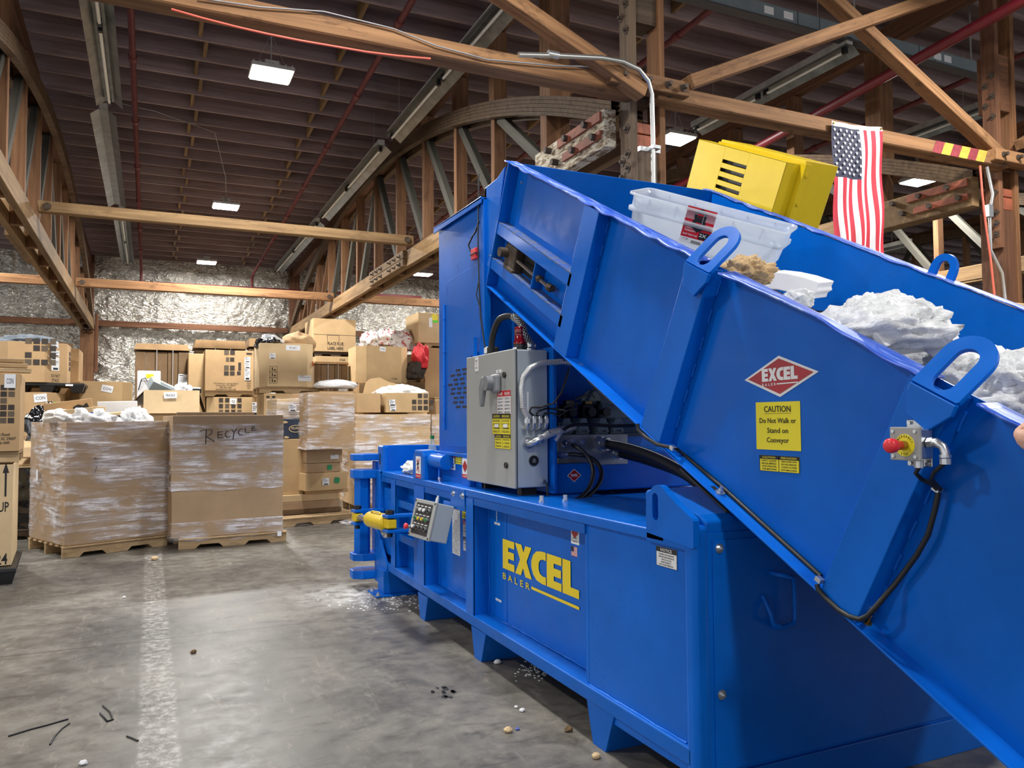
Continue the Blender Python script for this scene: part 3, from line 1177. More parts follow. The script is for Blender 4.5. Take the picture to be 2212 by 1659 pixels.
# bus duct
root = empty('bus_duct', (8, 7, 6.18), 'grey electrical bus duct hanging across the upper right', 'duct')
MB().box(4.6, 10.5, 6.95, 7.05, 6.19, 6.36).build('casing', 'duct_grey', root, .006)
b = MB()
for x in (5.5, 7.0, 7.35, 9.1, 9.4):
    b.box(x-.004, x+.004, 6.945, 6.95, 6.19, 6.36)
b.box(4.6, 10.5, 6.93, 7.07, 6.17, 6.19)
b.split('seam', 'gasket_grey', root)
b = MB()
for x in (6.55, 6.85, 9.45, 9.65):
    b.box(x-.07, x+.07, 6.944, 6.95, 6.23, 6.32)
b.split('rating_plate', 'white_label', root)
b = MB()
for x in (5.2, 8.0, 10.2):
    b.cyl((x, 7, 6.36), (x, 7, roof_z(7)+.27), .012, n=6)
b.split('hanger', 'wire_grey', root)

# conduit bending down the weathered column
pts = [P(1120, 118, 'y', 5.70), P(1200, 120, 'y', 5.70), P(1300, 125, 'y', 5.70), P(1345, 133, 'y', 5.72), P(1380, 150, 'y', 5.74), P(1400, 175, 'y', 5.76), P(1408, 205, 'y', 5.78), P(1411, 300, 'y', 5.8), P(1412, 470, 'y', 5.85), P(1416, 640, 'y', 5.85)]
pts[-1].z = 2.2
root = empty('conduit', pts[-1], 'bare metal conduit bending down the front of the weathered column', 'conduit')
MB().tube(pts, .022, 10).build('tube', 'conduit_metal', root)
b = MB()
c = P(1405, 323, 'y', 5.86)
b.box(c.x-.11, c.x+.11, 5.86, 5.90, c.z-.02, c.z+.02)
b.box(c.x-.03, c.x+.05, 5.77, 5.86, c.z-.015, c.z+.015)
b.build('strap', 'zinc', root)
b = MB()
c = P(1195, 118, 'y', 5.70)
b.cyl(c-Vector((.05, 0, 0)), c+Vector((.05, 0, 0)), .03, n=10)
b.build('coupling', 'zinc', root)

# grey wire conduit and orange cord on the right column
pts = [P(2132, 360, 'y', 5.75), P(2145, 420, 'y', 5.75), P(2138, 460, 'y', 5.75), P(2140, 540, 'y', 5.75), P(2165, 590, 'y', 5.75), P(2172, 650, 'y', 5.75), P(2180, 800, 'y', 5.75)]
root = empty('conduit', pts[-1], 'thin grey conduit with a junction box running down the right column', 'conduit')
MB().tube(pts, .018, 8).build('tube', 'conduit_metal', root)
c = P(2136, 456, 'y', 5.72)
MB().box(c.x-.04, c.x+.04, 5.69, 5.75, c.z-.07, c.z+.07).build('junction_box', 'zinc', root, .005)
pts = [P(2117, 358, 'y', 5.7), P(2122, 420, 'y', 5.7), P(2130, 490, 'y', 5.7), P(2140, 560, 'y', 5.7), P(2150, 655, 'y', 5.7), P(2160, 760, 'y', 5.7)]
tag(MB().tube(pts, .012, 6).build('orange_cord', 'orange_cord'), 'orange cord hanging beside the right column', 'cord')
pts = [P(370+i*70, 20+[0, 20, 38, 54, 68, 80, 92, 101, 107][i], 'y', 5.885) for i in range(9)]
tag(MB().tube(pts, .009, 6).build('orange_cord', 'orange_cord'), 'orange cord slung below the thick tie beam', 'cord')
pts = [P(x, y, 'y', 5.88) for x, y in ((430, -4), (560, 15), (700, 25), (850, 62), (940, 98), (1050, 128), (1200, 142), (1310, 145))]
tag(MB().tube(pts, .006, 6).build('blue_wire', 'wire_grey'), 'thin blue grey wire stapled along the thick tie beam', 'wire')
pts = [(-1.3, 14, roof_z(14)-.02), (0, 14.05, roof_z(14)-.12), (1.0, 14.8, roof_z(14.8)-.05), (1.35, 16.8, roof_z(16.8)-.2), (1.42, 17.55, roof_z(17.6)-.45), (1.42, 17.6, 6.3)]
tag(MB().tube(pts, .007, 6).build('lamp_cable', 'wire_grey'), 'grey cable curving along the joists to the second lamp', 'cable')

# ------------------------------------------------------------------ the flag
FX0, FX1, FZ1, FZ0 = 6.305, 7.02, 4.53, 3.16
FY = COL_Y-.17


def fpt(u, v):
    """u across 0-1, v down 0-1"""
    x = FX0+(FX1-FX0)*u+.02*v
    d = .018*math.sin(u*19+v*2)*(.3+v)+.012*math.sin(v*11+u*4)
    return Vector((x, FY+d-.0, FZ1-(FZ1-FZ0)*v-.01*math.sin(u*3.1)+.035*u))


root = empty('flag', (6.9, FY, 4.6), 'American flag hanging vertically from the orange tie beam', 'flag')
nu, nv = 65, 90
vs = [fpt(i/nu, j/nv) for j in range(nv+1) for i in range(nu+1)]
bR, bW, bN, bH = MB(), MB(), MB(), MB()
sel = {'r': [], 'w': [], 'n': [], 'h': []}
for j in range(nv):
    for i in range(nu):
        u, v = (i+.5)/nu, (j+.5)/nv
        f = (j*(nu+1)+i, j*(nu+1)+i+1, (j+1)*(nu+1)+i+1, (j+1)*(nu+1)+i)
        if v < .028:
            sel['h'].append(f)
        elif u < 7/13 and v < .42:
            sel['n'].append(f)
        else:
            sel['r' if int(u*13) % 2 == 0 else 'w'].append(f)
bf = MB()
for k, m in (('r', 0), ('w', 1), ('n', 2), ('h', 1)):
    bf.add(vs, sel[k], m, True)
bf.build('cloth', ['flag_red', 'flag_white', 'flag_navy'], root, fix=False)
b = MB()
for r in range(9):                        # nine columns of stars down the union
    cnt = 6 if r % 2 == 0 else 5
    for k in range(cnt):
        u = (r+.85)/9*.50+.012
        # rotated union: rows of six and five run across the flag's length
        v = .028+(.392)*((k+.5)/6 if cnt == 6 else (k+1)/6)
        c = fpt(u, v)+Vector((0, -.006, 0))
        pts = []
        for q in range(10):
            a = math.pi/2+q*math.pi/5
            rr = .022 if q % 2 == 0 else .009
            pts.append(c+Vector((rr*math.cos(a), -.004, rr*math.sin(a))))
        b.add(pts, [list(range(10))])
b.split('star', 'flag_white', root, fix=False, gap=0)
b = MB()
for u in (.04, .96):
    c = fpt(u, .015)
    b.cyl(c+Vector((0, -.012, 0)), c+Vector((0, .0, 0)), .012, n=10)
b.split('grommet', 'brass', root)
# ================================================================== cartons, pallets and loads
def rotv(x, y, a):
    return x*math.cos(a)-y*math.sin(a), x*math.sin(a)+y*math.cos(a)


class BoxF:
    """upright box: front-left-bottom corner o, front direction angle a, width w, depth d, height h"""
    def __init__(self, xl, xr, y, z0, z1, d, a=0.0):
        self.o = Vector((xl, y, z0))
        self.a, self.w, self.d, self.h = a, (xr-xl)/math.cos(a), d, z1-z0
        self.u = Vector((math.cos(a), math.sin(a), 0))
        self.b = Vector((-math.sin(a), math.cos(a), 0))

    def p(self, fx, fy, fz):
        return self.o+self.u*(self.w*fx)+self.b*(self.d*fy)+Vector((0, 0, self.h*fz))

    def front(self, fx=.5, fz=.5, off=.002):
        return Frame(self.p(fx, 0, fz)-self.b*off, self.u, (0, 0, 1))

    def left(self, fy=.5, fz=.5, off=.002):
        return Frame(self.p(0, fy, fz)-self.u*off, -self.b, (0, 0, 1))

    def right(self, fy=.5, fz=.5, off=.002):
        return Frame(self.p(1, fy, fz)+self.u*off, self.b, (0, 0, 1))


def px_box(pxl, pxr, pyt, pyb, y, d, z0=None, a=0.0, z1=None):
    """box whose front face at depth y spans these photo pixels"""
    pym = (pyt+pyb)/2
    l, r = P(pxl, pym, 'y', y), P(pxr, pym, 'y', y)
    t, bt = P((pxl+pxr)/2, pyt, 'y', y), P((pxl+pxr)/2, pyb, 'y', y)
    return BoxF(l.x, r.x, y, bt.z if z0 is None else z0, t.z if z1 is None else z1, d, a)


def carton(bx, name, label, mat='card', cat='box', group='cardboard boxes of the back stacks', open_top=True, chamfer=0.0, fill=None, th=.012, flaps=(), root_extra=None):
    """cardboard box with real wall thickness; chamfer cuts the corners of an octagonal bulk bin"""
    root = empty(name, bx.p(.5, .5, 0), label, cat, group)
    b = MB()
    c = chamfer
    if c:
        fx, fy = c/bx.w, c/bx.d
        loop = [(fx, 0), (1-fx, 0), (1, fy), (1, 1-fy), (1-fx, 1), (fx, 1), (0, 1-fy), (0, fy)]
    else:
        loop = [(0, 0), (1, 0), (1, 1), (0, 1)]
    n = len(loop)
    # gentle bulge and uneven rim
    rim = [random.uniform(-.008, .008) if open_top else 0.0 for _ in loop]
    out0 = [bx.p(x, y, 0) for x, y in loop]
    out1 = [bx.p(x, y, 1)+Vector((0, 0, r)) for (x, y), r in zip(loop, rim)]
    cen = bx.p(.5, .5, 0)
    cen1 = bx.p(.5, .5, 1)
    def inset(p, ce):
        q = Vector((p.x-ce.x, p.y-ce.y, 0))
        return p-q.normalized()*th*1.3
    if open_top:
        in1 = [inset(p, cen1) for p in out1]
        dep = min(bx.h*.5, .5)
        in0 = [p-Vector((0, 0, dep)) for p in in1]
        vs = out0+out1+in1+in0
        fs = []
        for i in range(n):
            j = (i+1) % n
            fs += [[i, j, j+n, i+n], [i+n, j+n, j+2*n, i+2*n], [i+2*n, j+2*n, j+3*n, i+3*n]]
        fs += [list(range(n))[::-1], list(range(3*n, 4*n))]
    else:
        vs = out0+out1
        fs = [[i, (i+1) % n, n+(i+1) % n, n+i] for i in range(n)]+[list(range(n))[::-1], list(range(n, 2*n))]
    b.add(vs, fs)
    b.build('carton_wall', mat, root, .006, fix=True)
    if not open_top:
        b = MB()
        s = .5
        b.add([bx.p(.0, s-.03, 1.0)+Vector((0, 0, .010)), bx.p(1, s-.03, 1)+Vector((0, 0, .010)), bx.p(1, s+.03, 1)+Vector((0, 0, .010)), bx.p(0, s+.03, 1)+Vector((0, 0, .010))], [(0, 1, 2, 3)])
        b.build('packing_tape', 'card_light', root, fix=False)
    return root


def sheet(parent, fr, w, h, txt=None, mat='paper_white', name='paper_label', lines=(), ink='black_print', rot=0.0, tw=.7, th=None):
    f = fr.shift(0, 0, .003, rot)
    b = MB()
    b.obox(f.at(0, 0, .001), f.u*(w/2), f.v*(h/2), f.n*.001)
    o = b.build(name, mat, parent, fix=False)
    b = MB()
    if txt:
        text(b, f, txt, 0, -(th or h*.4)/2, th or h*.4, width=w*tw, z=.0035)
    for (x0, x1, y0, y1) in lines:
        rect(b, f, (x0-.5)*w, (x1-.5)*w, (y0-.5)*h, (y1-.5)*h, .0035)
    if b.v:
        b.build('writing', ink, o, fix=False)
    return o


FORM = ((.08, .5, .85, .92), (.08, .9, .70, .73), (.08, .9, .60, .63), (.08, .7, .50, .53), (.08, .6, .38, .41), (.2, .85, .06, .22))


def squares(parent, fr, cells, k, mat='dark_print'):
    """printed logo of little squares; cells are (col, row)"""
    b = MB()
    b2 = MB()
    for i, (cx, cy, w, h) in enumerate(cells):
        rect(b if (cx+cy*2) % 3 > .9 else b2, fr, cx*k, (cx+w*.8)*k, cy*k, (cy+h*.8)*k, .002)
    if b.v:
        b.build('printed_squares', mat, parent, fix=False)
    if b2.v:
        b2.build('printed_squares', 'grey_print', parent, fix=False)


GRID34 = [(c, r, 1, 1) for c in range(4) for r in range(5) if not (c in (1, 2) and r == 2)]
TOWER = [(1, 4, 1, 1), (2, 4, 1, 1), (1.3, 2.8, .7, .9), (2, 2.8, .9, .9), (1, 1.2, 1, 1.1), (2, 1.2, 1, 1.1), (1, .3, 1, .9), (2, .3, 1, .9), (3.4, 1.2, .6, 1.8), (3.2, .4, .8, .8)]


def print_text(parent, fr, rows, h, w, mat='dark_print', gap=1.5):
    b = MB()
    for i, s in enumerate(rows):
        text(b, fr, s, 0, -i*h*gap, h, width=w*min(1, len(s)/max(len(q) for q in rows)), z=.002, bold=.01)
    b.build('printed_text', mat, parent, fix=False)


def pallet(bx0, label, w, d, mat='wood_pallet', name='wooden_pallet', a=0.0, h=.13, group='pallets'):
    """bx0: front-left-bottom corner"""
    o = Vector(bx0)
    u = Vector((math.cos(a), math.sin(a), 0))
    v = Vector((-math.sin(a), math.cos(a), 0))
    root = empty(name, o+u*w/2+v*d/2, label, 'pallet', group)
    for k in range(3):
        y = .05+(d-.1)*k/2
        # stringer with two fork notches
        b = MB()
        z0, z1 = .0, h-.018
        prof = [(0, z0), (.15*w, z0), (.19*w, z0+.045), (.36*w, z0+.045), (.40*w, z0), (.60*w, z0), (.64*w, z0+.045), (.81*w, z0+.045), (.85*w, z0), (w, z0), (w, z1), (0, z1)]
        b.prism([o+u*x+v*(y-.02)+Vector((0, 0, z)) for x, z in prof], v*.04)
        b.build('stringer', mat, root, .003)
    b = MB()
    for k in range(7):
        y0 = (d-.1)*k/6
        c = o+u*w/2+v*(y0+.05)+Vector((0, 0, h-.009))
        b.obox(c, u*w/2, v*.045, Vector((0, 0, .009)))
    b.split('deck_board', mat, root, .002, gap=.001)
    return root


def block_pallet(bx0, label, w, d, mat='black_plastic', a=0.0, h=.15):
    o = Vector(bx0)
    u = Vector((math.cos(a), math.sin(a), 0))
    v = Vector((-math.sin(a), math.cos(a), 0))
    root = empty('plastic_pallet', o+u*w/2+v*d/2, label, 'pallet', 'plastic pallets')
    b = MB()
    for i in range(3):
        for j in range(3):
            c = o+u*(.1+(w-.2)*i/2)+v*(.1+(d-.2)*j/2)
            pts0 = [c+u*sx*.07+v*sy*.07 for sx, sy in ((-1, -1), (1, -1), (1, 1), (-1, 1))]
            pts1 = [c+u*sx*.10+v*sy*.10+Vector((0, 0, h-.04)) for sx, sy in ((-1, -1), (1, -1), (1, 1), (-1, 1))]
            b = MB()
            b.add(pts0+pts1, [(0, 1, 5, 4), (1, 2, 6, 5), (2, 3, 7, 6), (3, 0, 4, 7), (3, 2, 1, 0), (4, 5, 6, 7)])
            b.build('foot', mat, root)
    b = MB()
    b.obox(o+u*w/2+v*d/2+Vector((0, 0, h-.02)), u*w/2, v*d/2, Vector((0, 0, .02)))
    b.build('deck', mat, root, .008)
    b = MB()
    b.obox(o+u*w*.8-v*.002+Vector((0, 0, h-.03)), u*.05, v*.002, Vector((0, 0, .014)))
    b.build('sticker', 'white_label', root)
    return root


def wrap(parent, bx, z0f=0.0, z1f=1.0, off=.018, name='stretch_wrap', seed=0):
    """crinkled film band around a box"""
    rnd = random.Random(seed)
    b = MB()
    per = [(0, 0), (1, 0), (1, 1), (0, 1), (0, 0)]
    lens = [bx.w, bx.d, bx.w, bx.d]
    L = sum(lens)

    def fn(s, t):
        q = s*L
        i = 0
        while i < 3 and q > lens[i]:
            q -= lens[i]
            i += 1
        f = min(1, q/lens[i])
        x = per[i][0]+(per[i+1][0]-per[i][0])*f
        y = per[i][1]+(per[i+1][1]-per[i][1])*f
        edge = 0.0
        if t < .01:
            edge = .03*mnoise.noise(Vector((q*5, i, seed)))
        p = bx.p(x, y, z0f+(z1f-z0f)*t)
        ce = bx.p(.5, .5, 0)
        n = Vector((p.x-ce.x, p.y-ce.y, 0)).normalized()
        o2 = off+.010*mnoise.noise(Vector((q*1.3+i*7, t*26+q*2.0, seed)))+.004*mnoise.noise(Vector((q*9, t*60, seed+3)))
        return p+n*max(.006, o2)+Vector((0, 0, edge))
    b.grid(fn, 72, 60)
    return b.build(name, 'stretch_film', parent, fix=False)


def lump(name, c, r, mat, label, cat, group=None, seed=0, amp=.25, freq=2.2, flat_bottom=True, n=28, sharp=0.0, parent=None):
    """crumpled heap / bag"""
    c, r = Vector(c), Vector(r)
    b = MB()

    def fn(u, v):
        th, ph = u*2*math.pi, v*math.pi
        d = Vector((math.sin(ph)*math.cos(th), math.sin(ph)*math.sin(th), math.cos(ph)))
        k = 1+amp*mnoise.noise(d*freq+Vector((seed, 1, 2)))+amp*.5*mnoise.noise(d*freq*2.7+Vector((3, seed, 2)))
        if sharp:
            k += sharp*abs(mnoise.noise(d*freq*5+Vector((seed, seed, 2))))
        p = Vector((d.x*r.x*k, d.y*r.y*k, d.z*r.z*k))
        if flat_bottom and p.z < -r.z*.55:
            p.z = -r.z*.55
        return c+p
    b.grid(fn, n*2, n)
    o = b.build(name, mat, parent, fix=False)
    return tag(o, label, cat, group) if label else o


# ---------------------------------------------------------------- far-left foreground stack
yC = 8.75
aC = .085


def right_box(pxr, py, y, w, z0, z1, d):
    q = P(pxr, py, 'y', y)
    return BoxF(q.x-w*math.cos(aC), q.x, y-w*math.sin(aC), z0, z1, d, aC)


block_pallet((-2.36, 8.50, 0), 'black plastic pallet under the carton reading UP at the left edge', 1.26, 1.2, a=aC)
bxC = right_box(27, 1110, yC, 1.1, .155, P(15, 1002, 'y', yC).z, 1.0)
r = carton(bxC, 'carton', 'tan carton with an UP arrow at the left edge, on the black plastic pallet', 'card_light', chamfer=0)
q = P(10, 1045, 'y', yC-.005)
f = Frame(Vector((q.x, q.y, q.z)), bxC.u, (0, 0, 1))
b = MB()
flat(b, f, [(.0, -.12), (.016, -.12), (.016, .10), (.034, .10), (.008, .20), (-.018, .10), (.0, .10)], .002)
text(b, f, 'UP', -.005, -.26, .09, width=.085, z=.002, bold=.015)
text(b, f, '11/2024', .035, -.75, .10, width=.30, align='R', z=.002, bold=.015)
b.build('printed_text', 'black_print', r, fix=False)
pallet((bxC.o.x, bxC.o.y, bxC.o.z+bxC.h+.012), 'small wooden pallet between the two cartons at the left edge', 1.14, 1.0, h=.10, a=aC)
zD = bxC.o.z+bxC.h+.118
bxD = right_box(43, 890, 8.72, 1.12, zD, P(20, 806, 'y', 8.7).z, 1.0)
r = carton(bxD, 'carton', 'tan carton printed with arched squares and a CON note, at the left edge', 'card_warm')
f = bxD.front(.86, .36)
squares(r, f, [(c, rr, 1, 1) for c in range(-5, 2) for rr in range(0, 6) if not (rr in (3,) and c % 2)], .062)
print_text(r, bxD.front(.86, .20), ['Springs Road', 'Greenville, SC 29607', '800-246-1049'], .026, .26)
sheet(r, bxD.front(.925, .90), .09, .13, 'CON', tw=.6)
# planks lying on top of it
for k, (z, dx, lab) in enumerate(((0.0, .0, 'pale wooden plank on the arched-squares carton, lowest of three'), (.05, -.06, 'pale wooden plank on the arched-squares carton, middle of three'), (.10, -.12, 'pale wooden plank on the arched-squares carton, topmost of three'))):
    o = beam('plank', (-2.2, 8.60+k*.03, bxD.o.z+bxD.h+.035+z), (P(62-k*10, 800, 'y', 8.7).x, 8.85+k*.05, bxD.o.z+bxD.h+.03+z), .14, .042, 'wood_pallet')
    tag(o, lab, 'plank', 'planks on the left carton')

# ---------------------------------------------------------------- the two wrapped bins in front
aA = math.atan2(.50, 1.11)
A0 = P(137, 1208, 'z', 0)
pallet(A0, 'wooden pallet under the left film-wrapped bin', 1.16, 1.12, a=aA)
bxA = BoxF(A0.x+.005, A0.x+.005+1.15*math.cos(aA), A0.y+.02, .134, 1.50, 1.1, aA)
r = carton(bxA, 'bulk_bin', 'large film-wrapped cardboard bin overflowing with boxes, left of the bin marked RECYCLE', 'card_grey')
wrap(r, bxA, .02, 1.0, seed=1)
b = MB()
f = bxA.front(.27, .68, .004)
text(b, f, ')', 0, -.1, .14, width=.03, z=.002)
b.build('pen_mark', 'black_print', r, fix=False)
sheet(r, bxA.left(.7, .55, .03), .05, .12)
B0 = P(386, 1189, 'z', 0)
aB = math.atan2(.10, 1.2)
pallet(B0, 'wooden pallet under the bin marked RECYCLE', 1.24, 1.12, a=aB)
bxB = BoxF(B0.x-.08, B0.x-.08+1.27*math.cos(aB), B0.y+.02, .134, 1.56, 1.1, aB)
r = carton(bxB, 'bulk_bin', 'film-wrapped cardboard bin with RECYCLE written in marker', 'card_grey')
wrap(r, bxB, .38, .93, seed=5)
wrap(r, bxB, -.03, .13, seed=6)
b = MB()
f = bxB.front(.49, .83, .022).shift(0, 0, .022, .05)
for stroke in ([(-.27, -.08), (-.255, .09)], [(-.33, .075), (-.24, .10), (-.19, .075), (-.20, .04), (-.255, .005), (-.17, -.06)],
               [(-.125, .06), (-.13, -.02), (-.07, -.015)], [(-.125, .055), (-.07, .06)], [(-.128, .02), (-.08, .022)],
               [(.0, .055), (-.03, .06), (-.045, .02), (-.03, -.02), (.005, -.015)], [(.03, .07), (.055, .035)], [(.09, .085), (.055, .035), (.04, -.05)],
               [(.155, .075), (.12, .07), (.105, .03), (.12, .0), (.155, .005)], [(.185, .085), (.19, .02), (.23, .025)], [(.30, .10), (.265, .085), (.26, .045), (.32, .05)], [(.262, .07), (.30, .075)]):
    b.tube([f.at(x, y, .004) for x, y in stroke], .006, 5)
b.build('marker_writing', 'black_print', r, fix=False)
b = MB()
b.obox(bxB.p(.38, .02, 1.0)+Vector((0, 0, .015)), bxB.u*.44, bxB.b*.008, (0, 0, .025))
b.build('rim_flap', 'card_grey', r, .004)
sheet(r, bxB.front(.965, -.02, .02), .05, .06)

# contents spilling from the left bin
lump('plastic_bag', bxA.p(.32, .35, .98), (.34, .30, .17), 'bubble_wrap', 'crumpled white plastic bags at the rim of the left wrapped bin', 'plastic bag', seed=2, amp=.4)
lump('plastic_bag', bxA.p(.80, .42, .97), (.20, .28, .19), 'bubble_wrap', 'clear plastic bag between the small boxes in the left wrapped bin', 'plastic bag', seed=9, amp=.4)


def tilted(name, c, w, d, h, rz, rx, ry, mat, label, cat='box', group='small boxes heaped in the left bin', open_top=False):
    """small closed parcel lying at an angle"""
    root = empty(name, Vector(c)-Vector((0, 0, h/2)), label, cat, group)
    R = Matrix.Rotation(rz, 3, 'Z') @ Matrix.Rotation(rx, 3, 'X') @ Matrix.Rotation(ry, 3, 'Y')
    u, v, n = R @ Vector((1, 0, 0)), R @ Vector((0, 1, 0)), R @ Vector((0, 0, 1))
    b = MB()
    b.obox(c, u*w/2, v*d/2, n*h/2)
    b.build('carton_wall', mat, root, .006)
    b = MB()
    c = Vector(c)
    b.obox(c+n*(h/2+.001), u*w/2, v*.025, n*.001)
    b.build('packing_tape', 'card_light', root, fix=False)
    return root, Frame(c-v*(d/2+.002), u, n), Frame(c+n*(h/2+.002), u, v)


c = P(148, 884, 'y', 10.75)
r, f, _ = tilted('parcel', c, .50, .40, .19, .10, .0, -.14, 'card_warm', 'tan box with a dark printed animal shape in the heap')
b = MB()
flat(b, f, [(.02, -.05), (.05, .02), (.10, .04), (.15, .02), (.19, .05), (.21, .0), (.17, -.05)], .002)
b.build('printed_shape', 'black_print', r, fix=False)
c = P(165, 899, 'y', 10.45)
r, f, _ = tilted('parcel', c, .36, .30, .17, .05, 0, -.12, 'card_light', 'pale box with blue and white tape in the heap')
b = MB()
rect(b, f, -.18, .18, .0, .025, .002)
b.build('blue_tape', 'blue_tape', r, fix=False)
c = P(209, 896, 'y', 10.7)
tilted('parcel', c, .17, .2, .20, .1, .0, .06, 'card_light', 'small upright kraft box in the heap, beside the blue crate')
c = P(262, 901, 'y', 10.75)
r, f, _ = tilted('parcel', c, .46, .34, .13, .35, 0, -.10, 'card_light', 'flat tan box with printed bar symbols at the right of the heap')
b = MB()
rect(b, f, -.16, -.02, -.03, .03, .002)
rect(b, f, .05, .18, -.03, .035, .002)
b.build('printed_mark', 'grey_print', r, fix=False)
c = P(255, 886, 'y', 11.3)
r, f, _ = tilted('plastic_tote', c, .45, .36, .22, .0, 0, -.03, 'white_label', 'white and pale blue plastic tote with a green sticker in the heap', 'tote')
b = MB()
rect(b, f, .02, .10, -.08, -.03, .002)
b.build('sticker', 'green_sticker', r, fix=False)
c = P(122, 903, 'y', 10.3)
lump('plastic_bag', c, (.14, .16, .1), 'rag_white', 'small crumpled white bag left in the heap of boxes', 'plastic bag', seed=31)

# ---------------------------------------------------------------- second rank, left
# black film-wrapped load and flattened cartons on it
pallet((P(44, 1160, 'z', 0).x-.35, 11.75, 0), 'dark pallet under the black film-wrapped load', 1.2, 1.0, 'wood_weathered')
bxE = BoxF(-1.80, -.88, 11.8, .134, P(70, 1012, 'y', 11.8).z, .95)
root = empty('wrapped_load', bxE.p(.5, .5, 0), 'pallet load wrapped in shiny black film behind the left bin', 'wrapped load')
b = MB()


def e_fn(s, t):
    q = s*4
    i = min(3, int(q))
    f = q-i
    per = [(0, 0), (1, 0), (1, 1), (0, 1), (0, 0)]
    p = bxE.p(per[i][0]+(per[i+1][0]-per[i][0])*f, per[i][1]+(per[i+1][1]-per[i][1])*f, t)
    d = .03*mnoise.noise(p*3)+.02*mnoise.noise(p*9)
    ce = bxE.p(.5, .5, 0)
    nn = Vector((p.x-ce.x, p.y-ce.y, 0)).normalized()
    return p+nn*d


b.grid(e_fn, 64, 30)
b.box(bxE.o.x+.03, bxE.o.x+bxE.w-.03, bxE.o.y+.03, bxE.o.y+bxE.d-.03, bxE.o.z+.01, bxE.o.z+bxE.h-.01)
b.build('black_film', 'black_film', root, fix=False)
b = MB()
b.obox(bxE.p(.83, -.03, .62), (.03, 0, 0), (0, .002, 0), (0, 0, .055))
b.build('paper_label', 'paper_white', root)
for k, (w, dz, dx, rz, lab) in enumerate(((1.0, .02, .0, .05, 'flattened carton lying on the black wrapped load, lowest'), (.9, .055, .1, -.1, 'flattened carton lying on the black wrapped load, middle'), (.8, .16, .18, .08, 'flattened carton sagging on top of the black wrapped load'))):
    R = Matrix.Rotation(rz, 3, 'Z') @ Matrix.Rotation(.12*k, 3, 'X')
    b = MB()
    b.obox(bxE.p(.5, .45, 1)+Vector((dx, 0, dz+.04*k)), R @ Vector((w/2, 0, 0)), R @ Vector((0, .42, 0)), R @ Vector((0, 0, .010)))
    tag(b.build('flattened_carton', ['card_light', 'card', 'card_warm'][k], None, .004), lab, 'flattened box', 'flattened cartons')
c = P(92, 922, 'y', 11.55)
lump('trash_bag', (c.x, 11.75, 1.42), (.22, .36, .30), 'black_film', 'black trash bag bulging out left of the heap of boxes', 'trash bag', seed=4, amp=.3)

# stacked bins F and G at the far left
yF = 13.6
bxF0 = px_box(30, 128, 966, 1100, yF+.05, 1.05, z0=0.0)
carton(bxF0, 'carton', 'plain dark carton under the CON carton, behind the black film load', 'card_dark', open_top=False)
bxF = px_box(22, 128, 848, 962, yF, 1.1)
bxF = BoxF(bxF.o.x-.2, bxF.o.x+bxF.w, yF, bxF0.o.z+bxF0.h+.004, bxF.o.z+bxF.h, 1.1)
r = carton(bxF, 'bulk_bin', 'octagonal bin with a CON note and green sticker, under the black pallet at left', 'card_warm', chamfer=.16)
sheet(r, bxF.front(.70, .90), .17, .12, 'CON', rot=.12)
sheet(r, bxF.front(.9, .78), .1, .07, None, 'green_sticker')
print_text(r, bxF.front(.52, .50), ['GRRINDOXX'], .05, .52)
print_text(r, bxF.front(.52, .16), ['TO BE SLEEPING', 'COMPONENTS'], .035, .35)
block_pallet((bxF.o.x+.15, yF+.02, bxF.o.z+bxF.h+.012), 'black plastic pallet between the two left bins', 1.0, 1.05, h=.135)
zG = bxF.o.z+bxF.h+.152
g0 = px_box(-30, 122, 735, 832, yF, 1.1)
bxG = BoxF(g0.o.x, g0.o.x+g0.w+.12, yF-.02, zG, P(60, 737, 'y', yF).z, 1.1)
r = carton(bxG, 'bulk_bin', 'octagonal bin printed with squares, DO NOT STACK text and grey cloth inside', 'card_warm', chamfer=.27)
squares(r, bxG.front(.48, .42), [(c, rr, 1, 1) for c in range(4) for rr in range(4) if not (rr == 1 and c in (1, 2)) and not (rr == 2 and c == 0)], .105)
fcn = Frame(bxG.p(1, 0, .5)+Vector((-.135-.004, .135-.004, 0)), (1, 1, 0), (0, 0, 1))
for zz, hh in ((.27, .1), (.14, .09), (-.02, .2)):
    sheet(r, fcn.shift(-.03+.02*(zz < .2), zz), .13, hh, lines=FORM)
print_text(r, fcn.shift(0, -.22), ['DO NOT', 'STACK', 'OVER 2', 'HIGH'], .045, .15)
squares(r, bxG.right(.5, .35), [(c, rr, 1, 1) for c in range(3) for rr in range(4)], .08)
lump('moving_blanket', bxG.p(.45, .45, 1.02), (.42, .38, .12), 'cloth_grey', 'grey cloth bulging over the rim of the squares bin at left', 'cloth', seed=12, amp=.3)
b = MB()
b.prism([bxG.p(.62, .98, 1), bxG.p(1.02, .9, 1), bxG.p(1.02, .9, 1.10), bxG.p(.62, .98, 1.20)], (0, .012, 0))
b.build('open_flap', 'card_dark', r)
bxH = px_box(138, 170, 752, 834, 15.0, .9)
bxH = BoxF(bxH.o.x-.75, bxH.o.x+bxH.w, 15.0, 1.27, bxH.o.z+bxH.h, .9)
bxH0 = BoxF(bxH.o.x-.02, bxH.o.x+bxH.w, 15.0, 0, 1.265, .9)
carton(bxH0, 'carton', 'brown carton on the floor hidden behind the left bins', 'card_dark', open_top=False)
r = carton(bxH, 'carton', 'tall torn carton with a hand hole behind the squares bin at left', 'card_kraft')
b = MB()
rect(b, bxH.front(.93, .55), -.05, .03, -.02, .02)
b.build('hand_hole', 'black_print', r, fix=False)

